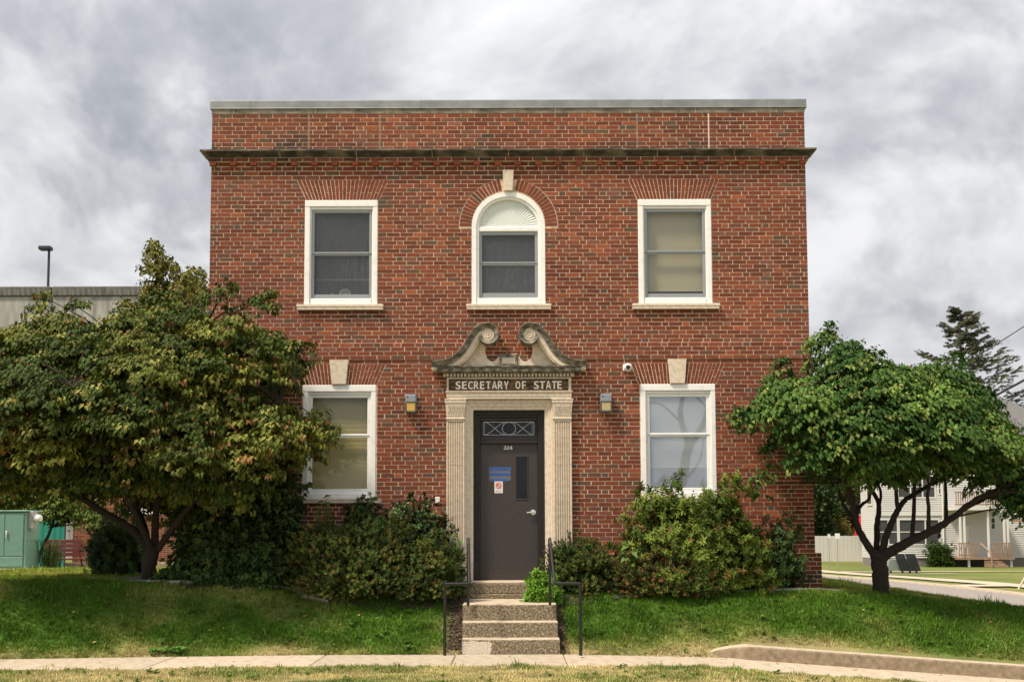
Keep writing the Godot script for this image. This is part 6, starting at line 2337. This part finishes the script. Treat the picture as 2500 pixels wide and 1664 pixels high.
	for k in 4:
		m = MB.new()
		m.bbox(V(-0.58, 0.0, 0.0), V(0.58, 0.035, 0.085), 0.006)
		var o := put("slat", m.mesh(), M.bench_red, be)
		o.transform = Transform3D(Basis.IDENTITY, -be.position) * seat_t * Transform3D(Basis.IDENTITY, V(0, 0.42, -0.08 + k * 0.11))
	for k in 4:
		m = MB.new()
		m.bbox(V(-0.58, 0.0, 0.0), V(0.58, 0.10, 0.03), 0.006)
		var o := put("back_slat", m.mesh(), M.bench_red, be)
		o.transform = Transform3D(Basis.IDENTITY, -be.position) * seat_t * Transform3D(Basis(V(1, 0, 0), -0.22), V(0, 0.50 + k * 0.115, -0.13 - k * 0.026))
	for s in [-0.48, 0.48]:
		m = MB.new()
		m.tube(smooth_path(path([V(s, 0.0, 0.36), V(s, 0.22, 0.30), V(s, 0.42, 0.34), V(s, 0.62, 0.34), V(s, 0.66, 0.15), V(s, 0.64, -0.14)]), 4), even(0.022, 21), 8)
		m.tube(smooth_path(path([V(s, 0.0, -0.22), V(s, 0.25, -0.06), V(s, 0.42, -0.10), V(s, 0.7, -0.17), V(s, 0.96, -0.24)]), 4), even(0.022, 17), 8)
		m.tube(path([V(s, 0.41, -0.1), V(s, 0.41, 0.34)]), even(0.02, 2), 8)
		m.tube(path([V(s, 0.24, -0.07), V(s, 0.22, 0.3)]), even(0.014, 2), 8)
		var o := put("end_frame", m.mesh(), M.iron_black, be)
		o.transform = Transform3D(Basis.IDENTITY, -be.position) * seat_t
	# pale low kerb behind the bench
	m = MB.new()
	m.bbox(V(-15.0, 0.30, -20.75), V(-9.5, 0.72, -20.45), 0.02)
	tag(obj("garden_wall", m, M.concrete_kerb), "low pale garden wall behind the red bench", "wall")
	# ornamental grass beside the cabinet
	var og := thing("ornamental_grass", "clump of arching grass beside the utility cabinet", "plant", V(-9.62, land(-9.62, -6.3), -6.3))
	m = MB.new()
	r.seed = 8
	for k in 130:
		var a := r.randf() * TAU
		var l := r.randf_range(0.35, 0.85)
		var d := V(cos(a), 0, sin(a)) * l * r.randf_range(0.25, 0.8)
		var b := og.position + V(r.randf_range(-0.16, 0.16), 0, r.randf_range(-0.16, 0.16))
		var sd := V(-sin(a), 0, cos(a)) * 0.008
		var p1 := b + d * 0.4 + V(0, l * 0.75, 0)
		var p2 := b + d * 1.2 + V(0, l * 0.8, 0)
		var cc := Color(0.045, 0.085, 0.02).lerp(Color(0.16, 0.19, 0.06), r.randf())
		m.quad(b - sd, b + sd, p1 + sd, p1 - sd, cc)
		m.tri(p1 - sd, p1 + sd, p2, cc)
	obj("blades", m, M.grass_blade, og, "stuff")
	# small tree between the cabinet and the wing
	var t := thing("small_tree", "small leafy tree with orange tinted leaves behind the utility cabinet", "tree", V(-11.3, 0.7, -9.5))
	limb(t, "trunk", [V(-11.3, 0.5, -9.5), V(-11.1, 1.2, -9.5), V(-10.85, 1.8, -9.5), V(-10.7, 2.4, -9.5)], 0.05, 0.02, 8)
	limb(t, "limb", [V(-11.2, 0.9, -9.5), V(-11.7, 1.6, -9.5), V(-12.1, 2.4, -9.5)], 0.035, 0.012, 9)
	var poly := pv2([-13.4, 1.9, -13.2, 2.6, -12.6, 3.2, -11.8, 3.4, -11.0, 3.3, -10.4, 3.0, -9.9, 2.6, -9.45, 2.2, -9.3, 1.9, -9.7, 1.75, -10.2, 1.9, -10.8, 1.9, -11.3, 2.1, -12.0, 1.85, -12.6, 1.9])
	var col := func(p: Vector3, tone: float, rr: RandomNumberGenerator) -> Color:
		var q := Color(0.075, 0.13, 0.022).lerp(Color(0.15, 0.19, 0.035), tone)
		if rr.randf() < 0.22 * smoothstep(-10.8, -12.0, p.x):
			q = q.lerp(Color(0.24, 0.10, 0.03), 0.8)
		return q * rr.randf_range(0.75, 1.25)
	layered_crown(t, poly, -9.5, 0.8, 130, 49, col, patch_mesh(6, 0.07, 0.08, 0.046, 0.5, 7), M.leaf, 28, func(_p, _r): return true, [V(-10.85, 1.8, -9.5), V(-10.7, 2.4, -9.5), V(-12.1, 2.4, -9.5), V(-11.7, 1.7, -9.5)], 0.36)
	# parking garage with its stained concrete parapet, lamp on the top deck
	var ga := thing("parking_garage", "streaked grey concrete parking garage wall behind the left trees", "building", V(-24.0, 0.3, -42.0))
	for q in [[13.98, 14.47, -41.9, M.concrete_dark, "parapet"], [10.9, 13.975, -42.0, M.concrete_grey, "wall_panel"], [7.4, 9.4, -42.0, M.concrete_grey, "wall_panel"], [3.9, 5.9, -42.0, M.concrete_grey, "wall_panel"], [0.0, 2.4, -42.0, M.concrete_grey, "wall_panel"]]:
		for k in 5:
			m = MB.new()
			var xa := -46.0 + k * 7.4
			m.bbox(V(xa + 0.03, q[0], q[2] - 0.4), V(xa + 7.37, q[1], q[2]), 0.03)
			obj(q[4], m, q[3], ga)
	m = MB.new()
	for y in [2.1, 5.6, 9.1, 12.6]:
		m.box(V(-45.9, y, -62.0), V(-9.1, y + 0.3, -42.45))
	m.box(V(-45.9, 0.0, -62.4), V(-9.1, 14.0, -62.05))
	obj("decks", m, M.concrete_dark, ga)
	for k in 6:
		m = MB.new()
		m.box(V(-46.0 + k * 7.4 - 0.3, 0.0, -43.2), V(-46.0 + k * 7.4 + 0.3, 13.9, -42.45))
		obj("column", m, M.concrete_grey, ga)
	var lp := thing("deck_lamp", "dark green shoebox lamp post standing on the parking garage", "lamp post", V(-24.4, 12.9, -42.9))
	m = MB.new()
	m.bbox(V(-24.455, 12.9, -43.0), V(-24.345, 16.62, -42.89), 0.02)
	obj("pole", m, M.lamp_post_green, lp)
	m = MB.new()
	m.bbox(V(-24.90, 16.62, -43.15), V(-24.26, 16.83, -42.70), 0.04)
	obj("head", m, M.lamp_post_green, lp)

# ------------------------------------------------------------------ things right of the building
func build_right_side() -> void:
	var g := -0.32
	var zf := -50.5
	var h := thing("white_house", "white clapboard two storey house with wooden porches across the side street", "house", V(26.0, g, zf - 4.0))
	var m := MB.new()
	m.box(V(21.4, g - 0.3, zf - 3.4), V(33.5, 7.2, zf - 0.03))
	m.box(V(25.5, g - 0.3, zf - 11.0), V(33.5, 7.2, zf - 3.42))
	obj("wall", m, M.siding_white, h)
	# lapped clapboards on the front
	m = MB.new()
	var wins := [[24.95, 25.05, 3.9, 4.5], [21.42, 22.45, 0.98, 2.36], [22.6, 24.85, 0.98, 2.36], [22.6, 24.7, 3.7, 4.9], [25.93, 26.66, 0.23, 2.08], [24.92, 25.02, 1.35, 1.80], [27.95, 28.15, 1.85, 2.45]]
	var y := 0.17
	while y < 7.1:
		var cuts := [[21.36, 33.5]]
		for w in wins:
			if y + 0.06 > w[2] - 0.08 and y + 0.06 < w[3] + 0.08:
				var nx := []
				for c in cuts:
					if w[1] <= c[0] or w[0] >= c[1]:
						nx.append(c)
					else:
						nx.append([c[0], w[0]])
						nx.append([w[1], c[1]])
				cuts = nx
		for c in cuts:
			if c[1] - c[0] > 0.02:
				m.quad(V(c[0], y, zf + 0.045), V(c[1], y, zf + 0.045), V(c[1], y + 0.135, zf), V(c[0], y + 0.135, zf))
				m.quad(V(c[0], y, zf - 0.01), V(c[1], y, zf - 0.01), V(c[1], y, zf + 0.045), V(c[0], y, zf + 0.045))
		y += 0.125
	y = 0.17
	while y < 7.1:
		m.quad(V(21.37, y, zf - 3.4), V(21.37, y, zf), V(21.395, y + 0.125, zf), V(21.395, y + 0.125, zf - 3.4))
		y += 0.125
	obj("clapboards", m, M.siding_white, h, "stuff")
	m = MB.new()
	m.box(V(21.34, 3.35, zf - 1.9), V(21.36, 4.55, zf - 1.1))
	obj("window", m, M.dark_screen, h)
	m = MB.new()
	for q in [[3.25, 3.35, -2.0, -1.0], [4.55, 4.65, -2.0, -1.0], [3.35, 4.55, -2.0, -1.9], [3.35, 4.55, -1.1, -1.0]]:
		m.box(V(21.33, q[0], zf + q[2]), V(21.37, q[1], zf + q[3]))
	obj("window_casing", m, M.trim_white, h)
	m = MB.new()
	m.box(V(21.35, g - 0.2, zf - 3.2), V(33.5, 0.165, zf - 0.012))
	obj("foundation", m, M.foundation, h)
	m = MB.new()
	m.bbox(V(21.32, 0.1, zf - 0.1), V(21.44, 7.1, zf + 0.05), 0.01)
	obj("corner_board", m, M.trim_white, h)
	for k in 6:
		var w: Array = wins[[0, 1, 2, 3, 5, 6][k]]
		var cols: int = [1, 2, 3, 3, 1, 1][k]
		m = MB.new()
		m.box(V(w[0] - 0.07, w[2] - 0.08, zf - 0.02), V(w[0], w[3] + 0.08, zf + 0.05))
		m.box(V(w[1], w[2] - 0.08, zf - 0.02), V(w[1] + 0.07, w[3] + 0.08, zf + 0.05))
		m.box(V(w[0], w[3], zf - 0.02), V(w[1], w[3] + 0.08, zf + 0.05))
		m.box(V(w[0], w[2] - 0.08, zf - 0.02), V(w[1], w[2], zf + 0.06))
		for c in range(1, cols):
			var x := lerpf(w[0], w[1], float(c) / cols)
			m.box(V(x - 0.035, w[2], zf - 0.02), V(x + 0.035, w[3], zf + 0.04))
		var ym: float = (w[2] + w[3]) * 0.5
		m.box(V(w[0], ym - 0.025, zf - 0.019), V(w[1], ym + 0.025, zf + 0.03))
		var wo := obj("window", m, M.trim_white, h)
		for c in cols:
			var g2 := MB.new()
			g2.quad(V(lerpf(w[0], w[1], float(c) / cols), w[2], zf), V(lerpf(w[0], w[1], float(c + 1) / cols), w[2], zf), V(lerpf(w[0], w[1], float(c + 1) / cols), w[3], zf), V(lerpf(w[0], w[1], float(c) / cols), w[3], zf))
			obj("pane", g2, M.dark_screen, wo)
	m = MB.new()
	m.tube(path([V(25.12, 7.0, zf + 0.1), V(25.12, 0.1, zf + 0.1), V(25.12, -0.2, zf + 0.35)]), even(0.045, 3), 6)
	obj("downspout", m, M.trim_white, h)
	m = MB.new()
	m.box(V(21.3, 2.62, zf + 0.046), V(25.2, 2.86, zf + 0.09))
	obj("belt_board", m, M.trim_white, h)
	# front door
	m = MB.new()
	m.bbox(V(25.93, 0.20, zf - 0.02), V(26.66, 2.08, zf + 0.04), 0.01)
	for q in [[26.0, 26.26, 0.35, 0.95], [26.33, 26.59, 0.35, 0.95], [26.0, 26.26, 1.1, 1.9], [26.33, 26.59, 1.1, 1.9]]:
		m.bbox(V(q[0], q[2], zf + 0.04), V(q[1], q[3], zf + 0.055), 0.008)
	var dr := obj("door", m, M.trim_white, h)
	m = MB.new()
	m.lathe(V(26.59, 1.05, zf + 0.05), V(0, 0, 1), pv2([0.03, 0.0, 0.03, 0.05, 0.0, 0.06]), 10)
	obj("knob", m, M.iron_black, dr)
	# two-level porch
	m = MB.new()
	m.box(V(25.3, 0.10, zf + 0.03), V(28.5, 0.22, zf + 1.8))
	obj("porch_floor", m, M.deck_wood, h)
	m = MB.new()
	m.box(V(25.2, 2.90, zf + 0.03), V(28.3, 3.10, zf + 1.75))
	obj("upper_porch", m, M.trim_white, h)
	for x in [25.55, 25.78, 27.14, 28.05, 28.25]:
		m = MB.new()
		m.bbox(V(x - 0.055, 0.22, zf + 1.5), V(x + 0.055, 2.90, zf + 1.62), 0.01)
		obj("porch_post", m, M.trim_white, h)
	for x in [25.95, 28.35]:
		m = MB.new()
		m.box(V(x - 0.06, g, zf + 1.55), V(x + 0.06, 0.10, zf + 1.67))
		obj("pier", m, M.trim_white, h)
	var rail := func(x0: float, x1: float, y0: float, y1: float, z: float) -> void:
		var a := MB.new()
		a.box(V(x0, y1 - 0.05, z - 0.05), V(x1, y1, z + 0.07))
		a.box(V(x0, y0 + 0.08, z - 0.03), V(x1, y0 + 0.15, z + 0.03))
		var ro := obj("railing", a, M.deck_wood, h)
		var x := x0 + 0.03
		while x < x1:
			var b := MB.new()
			b.box(V(x, y0 + 0.05, z + 0.031), V(x + 0.05, y1 - 0.051, z + 0.06))
			obj("baluster", b, M.deck_wood, ro)
			x += 0.13
	rail.call(25.32, 26.5, 0.22, 1.05, zf + 1.75)
	rail.call(27.22, 28.45, 0.22, 1.05, zf + 1.75)
	rail.call(25.25, 28.2, 3.10, 3.95, zf + 1.68)
	m = MB.new()
	for k in 4:
		m.box(V(26.75, g + k * 0.135, zf + 1.8), V(27.5 + 0.05 * (3 - k), g + 0.04 + (k + 1) * 0.1, zf + 2.9 - k * 0.27))
	obj("porch_steps", m, M.deck_wood, h)
	m = MB.new()
	m.tube(path([V(26.6, 1.0, zf + 1.8), V(26.75, 0.45, zf + 2.9)]), even(0.05, 2), 6)
	m.tube(path([V(26.75, 0.5, zf + 2.9), V(26.75, g, zf + 2.9)]), even(0.05, 2), 6)
	obj("stair_rail", m, M.deck_wood, h)
	# outside stair at the right
	m = MB.new()
	for q in [[28.3, 30.2, 2.20, 2.36]]:
		m.box(V(q[0], q[2], zf + 2.0), V(q[1], q[3], zf + 2.1))
	for x in [29.15, 29.45]:
		m.box(V(x - 0.06, g, zf + 2.0), V(x + 0.06, 2.2, zf + 2.12))
	m.tube(path([V(29.2, 2.5, zf + 2.05), V(31.2, -0.2, zf + 2.05)]), even(0.13, 2), 4)
	m.tube(path([V(29.1, 3.4, zf + 2.05), V(31.4, 0.7, zf + 2.05)]), even(0.07, 2), 4)
	for k in 9:
		m.box(V(29.3 + k * 0.23, 2.2 - k * 0.29, zf + 1.2), V(29.6 + k * 0.23, 2.25 - k * 0.29, zf + 2.0))
		m.box(V(29.4 + k * 0.23, 2.2 - k * 0.29, zf + 2.03), V(29.44 + k * 0.23, 3.05 - k * 0.29, zf + 2.07))
	obj("outside_stair", m, M.deck_wood, h)
	# roof
	m = MB.new()
	var rp := [V(21.0, 7.1, zf + 0.5), V(34.0, 7.1, zf + 0.5), V(34.0, 7.1, zf - 11.5), V(21.0, 7.1, zf - 11.5)]
	var apex0 := V(26.0, 11.2, zf - 5.5)
	var apex1 := V(28.6, 11.2, zf - 5.5)
	m.quad(rp[0], rp[1], apex1, apex0)
	m.quad(rp[2], rp[3], apex0, apex1)
	m.tri(rp[3], rp[0], apex0)
	m.tri(rp[1], rp[2], apex1)
	m.quad(rp[3], rp[2], rp[1], rp[0])
	obj("roof", m, M.shingle, h)
	# skip with two lids hanging open
	var gd := land(18.3, -37.0)
	var d := thing("dumpster", "grey dumpster with two black ribbed lids hanging open before the white house", "dumpster", V(18.4, gd, -37.0))
	m = MB.new()
	m.prism(pv2([17.6, gd + 0.14, 18.9, gd + 0.14, 19.0, gd + 0.72, 17.75, gd + 0.62]), -37.9, -37.15)
	obj("body", m, M.bin_body, d)
	for k in 2:
		m = MB.new()
		for s in 7:
			var u0 := s / 7.0
			var x0 := 18.08 + k * 0.50 + u0 * 0.47
			var zz := -37.05 if s % 2 else -37.02
			m.prism(PackedVector2Array([Vector2(x0 + 0.10, gd + 0.1), Vector2(x0 + 0.165, gd + 0.1), Vector2(x0 - 0.10, gd + 0.90), Vector2(x0 - 0.165, gd + 0.90)]), zz - 0.03, zz)
		obj("lid", m, M.bin_lid, d)
	for x in [17.75, 18.3, 18.65, 18.95]:
		m = MB.new()
		m.lathe(V(x, gd + 0.07, -37.1), V(1, 0, 0), pv2([0.0, -0.03, 0.07, -0.03, 0.07, 0.03, 0.0, 0.03]), 10)
		obj("wheel", m, M.black_plastic, d)
	var mk := func(called: String, label: String, cat: String, c: Vector3, rx: float, ry: float, rz: float, cl: int, per: int, sd: int, ca: Color, cb: Color, big: float) -> void:
		var t := thing(called, label, cat, c)
		if cat == "tree":
			limb(t, "trunk", [c + V(0, -0.3, 0), c + V(0.1, ry * 0.4, 0), c + V(0, ry * 0.8, 0)], 0.16, 0.04, sd)
		bush(t, c, rx, ry, rz, cl, per, patch_mesh(6, 0.07 * big, 0.08 * big, 0.05 * big, 0.5, sd), M.leaf, sd, func(_p, tone, r): return ca.lerp(cb, tone) * r.randf_range(0.75, 1.3), func(_p, _r): return true, 0.16 * big, 0.5)
	mk.call("house_shrub", "green shrub against the white house front", "shrub", V(24.6, g, zf + 0.9), 0.8, 1.35, 0.6, 120, 9, 71, Color(0.03, 0.07, 0.012), Color(0.07, 0.12, 0.02), 1.4)
	mk.call("far_tree", "dark green conical tree beyond the white fence", "tree", V(22.0, -0.3, -70.0), 2.6, 7.2, 2.6, 500, 8, 72, Color(0.035, 0.065, 0.022), Color(0.06, 0.095, 0.03), 3.2)
	mk.call("far_tree", "brownish green tree next to the white house", "tree", V(26.5, -0.3, -82.0), 4.0, 8.6, 3.0, 520, 8, 73, Color(0.07, 0.075, 0.025), Color(0.11, 0.10, 0.035), 3.4)
	mk.call("far_tree", "golden brown low tree behind the white fence", "tree", V(24.5, -0.3, -74.0), 2.0, 3.4, 1.6, 260, 8, 74, Color(0.12, 0.085, 0.02), Color(0.18, 0.14, 0.03), 2.6)
	# white board fence
	var fe := thing("board_fence", "white vertical board fence left of the white house", "fence", V(22.0, -0.3, -64.0))
	var x := 17.5
	while x < 25.4:
		m = MB.new()
		m.bbox(V(x, -0.4, -64.0), V(x + 0.27, 1.42, -63.95), 0.01)
		obj("board", m, M.trim_white, fe)
		x += 0.28
	m = MB.new()
	m.box(V(17.4, 0.2, -64.08), V(25.5, 0.35, -64.005))
	m.box(V(17.4, 1.05, -64.08), V(25.5, 1.2, -64.005))
	obj("stringers", m, M.trim_white, fe)
	m = MB.new()
	m.lathe(V(25.1, 1.0, -66.0), V(0, 1, 0), pv2([0.06, 0.0, 0.75, 0.3, 0.55, 1.1, 0.2, 1.9, 0.0, 2.1]), 8)
	m.tube(path([V(25.1, -0.3, -66.0), V(25.1, 1.1, -66.0)]), even(0.04, 2), 6)
	tag(obj("red_canopy", m, M.red_cloth), "small red pointed canopy beyond the white fence", "canopy")
	# street signs
	for q in [[16.35, 16.4, 1.32, 1.60, 0.22, "small white street sign on a thin post by the far sidewalk, nearer"], [17.0, 17.05, 1.34, 1.56, 0.13, "smaller white sign on a post further along the far sidewalk"]]:
		var zz := -41.0 if q[4] > 0.2 else -45.0
		var gy := land(q[0], zz)
		var t := thing("street_sign", q[5], "sign", V(q[0], gy, zz), "street signs on the far sidewalk")
		m = MB.new()
		m.tube(path([V(q[0], gy - 0.05, zz), V(q[0], q[3], zz)]), even(0.022, 2), 8)
		obj("post", m, M.galvanised, t)
		m = MB.new()
		m.bbox(V(q[0] - q[4] * 0.55, q[2], zz + 0.025), V(q[0] + q[4] * 0.6, q[3], zz + 0.035), 0.004)
		obj("plate", m, M.sign_white, t)
	# guy wire with its pale guard
	m = MB.new()
	m.tube(path([V(14.5, land(14.5, -15.5), -15.5), V(14.95, 0.75, -15.5), V(15.7, 2.4, -15.5), V(17.6, 6.6, -15.5)]), PackedFloat32Array([0.03, 0.03, 0.028, 0.012]), 8)
	tag(obj("guy_wire", m, M.pole_tan), "slanting guy wire with a pale guard at the right edge", "wire")
	# overhead cables
	m = MB.new()
	m.tube(smooth_path(path([V(26.0, 14.5, -10.0), V(24.8, 10.6, -25.0), V(24.2, 8.75, -37.0), V(24.3, 7.6, -50.0)]), 6), even(0.055, 19), 6)
	tag(obj("power_cable", m, M.cable), "thick overhead cable running down to the white house", "cable", "overhead cables")
	m = MB.new()
	m.tube(smooth_path(path([V(24.0, 14.0, -14.0), V(23.5, 11.9, -27.0), V(22.9, 10.0, -42.0), V(22.0, 8.2, -62.0)]), 6), even(0.022, 19), 6)
	tag(obj("power_cable", m, M.cable), "thin overhead cable above the thick one", "cable", "overhead cables")
	# conifers
	conifer("conifer_tree", "tall ragged dark conifer rising behind the white house", V(36.6, -0.3, -77.0), 20.2, 13.0, 81)
	conifer("conifer_tree", "smaller dark conifer top behind the right dogwood", V(32.0, -0.3, -88.0), 18.6, 9.0, 82)
	# bare tree across the road in front, mirrored in the lower right window
	var bt := thing("bare_tree", "bare leaning tree standing across the road behind the viewer", "tree", V(7.0, -0.2, 31.0))
	limb(bt, "trunk", [V(6.9, -0.3, 31.0), V(6.95, 2.0, 31.0), V(7.2, 4.0, 31.0), V(7.5, 5.4, 31.0)], 0.26, 0.19, 91)
	limb(bt, "limb", [V(7.5, 5.3, 31.0), V(7.15, 6.6, 31.0), V(7.35, 8.0, 31.0), V(7.1, 10.0, 31.0)], 0.15, 0.04, 92)
	limb(bt, "limb", [V(7.45, 5.2, 31.0), V(8.1, 6.2, 31.0), V(8.5, 7.6, 31.0), V(9.3, 9.4, 31.0)], 0.16, 0.04, 93)
	limb(bt, "limb", [V(7.25, 6.2, 31.0), V(6.4, 7.0, 31.0), V(5.8, 7.2, 31.0), V(5.2, 8.0, 31.0)], 0.05, 0.015, 94)
	limb(bt, "limb", [V(8.3, 6.9, 31.0), V(7.7, 7.6, 31.0), V(7.4, 8.8, 31.0)], 0.06, 0.015, 95)
	limb(bt, "limb", [V(7.1, 3.6, 31.0), V(7.9, 4.6, 31.0), V(8.1, 5.6, 31.0)], 0.05, 0.02, 96)

func conifer(called: String, label: String, base: Vector3, high: float, wide: float, seedv: int) -> void:
	var t := thing(called, label, "tree", base)
	var r := RandomNumberGenerator.new()
	r.seed = seedv
	var m := MB.new()
	m.tube(path([base + V(0, -0.3, 0), base + V(0, high * 0.6, 0), base + V(0.1, high * 0.99, 0)]), PackedFloat32Array([0.38, 0.2, 0.03]), 8)
	obj("trunk", m, M.bark, t)
	var br := MB.new()
	var buf := PackedFloat32Array()
	var made := 0
	# needle tuft: a brush of short spikes
	var nm := MB.new()
	for k in 26:
		var a := r.randf() * TAU
		var z := r.randf_range(0.0, 0.42)
		var d := V(cos(a) * 0.16, sin(a) * 0.12 - 0.02, 0.12)
		var s := V(-sin(a), cos(a), 0) * 0.03
		var c := Color(1, 1, 1) * r.randf_range(0.7, 1.3)
		nm.tri(V(0, 0, z) - s, V(0, 0, z) + s, V(0, 0, z) + d, c)
	var y := 3.0
	while y < high - 0.2:
		var u := y / high
		var reach := wide * pow(1.0 - u, 0.85) * r.randf_range(0.55, 1.12)
		var a := r.randf() * TAU
		var out := V(cos(a), 0, sin(a))
		var b0 := base + V(0.1 * u, y, 0)
		var tipp := b0 + out * reach + V(0, -0.10 * reach * (1.0 - u) + 0.12 * reach * u + 0.25, 0)
		var midp := b0.lerp(tipp, 0.55) + V(0, -0.14 * reach, 0)
		var p := smooth_path(path([b0, midp, tipp]), 5)
		br.tube(p, taper(0.05, 0.012, p.size()), 4)
		for k in range(2, p.size()):
			for s in 4:
				var side := V(-out.z, 0, out.x) * (1.0 if s % 2 else -1.0)
				var l := r.randf_range(0.1, 0.5) * (1.15 - float(k) / p.size()) * minf(reach, 2.6)
				var at := p[k] + side * l + V(r.randf_range(-0.2, 0.2), r.randf_range(-0.12, 0.08) - l * 0.1, r.randf_range(-0.2, 0.2))
				var c := Color(0.045, 0.065, 0.03).lerp(Color(0.11, 0.105, 0.05), r.randf())
				add_instance(buf, at, (out + side * 0.8 + V(0, r.randf_range(-0.1, 0.5), 0)).normalized(), Vector3.UP, r.randf_range(0.8, 1.25), c)
				made += 1
		y += r.randf_range(0.10, 0.22)
	obj("branches", br, M.bark, t, "stuff")
	multi("crown", nm.mesh(false), M.needle, buf, made, t).set_meta("kind", "stuff")

func _ready() -> void:
	rng.seed = 1
	nz.seed = 5
	nz.frequency = 0.02
	nz.fractal_octaves = 3
	nz2.seed = 9
	nz2.frequency = 0.05
	nz2.fractal_octaves = 4
	set_up_view()
	make_materials()
	build_ground()
	build_paving()
	var b := build_main_building()
	build_doorway(b)
	build_wall_fittings()
	build_steps()
	build_left_side()
	build_right_side()
	build_trees()
	build_shrubs()
	build_grass()
	build_litter()
	build_weeds()
	print("built in ", Time.get_ticks_msec(), " ms")
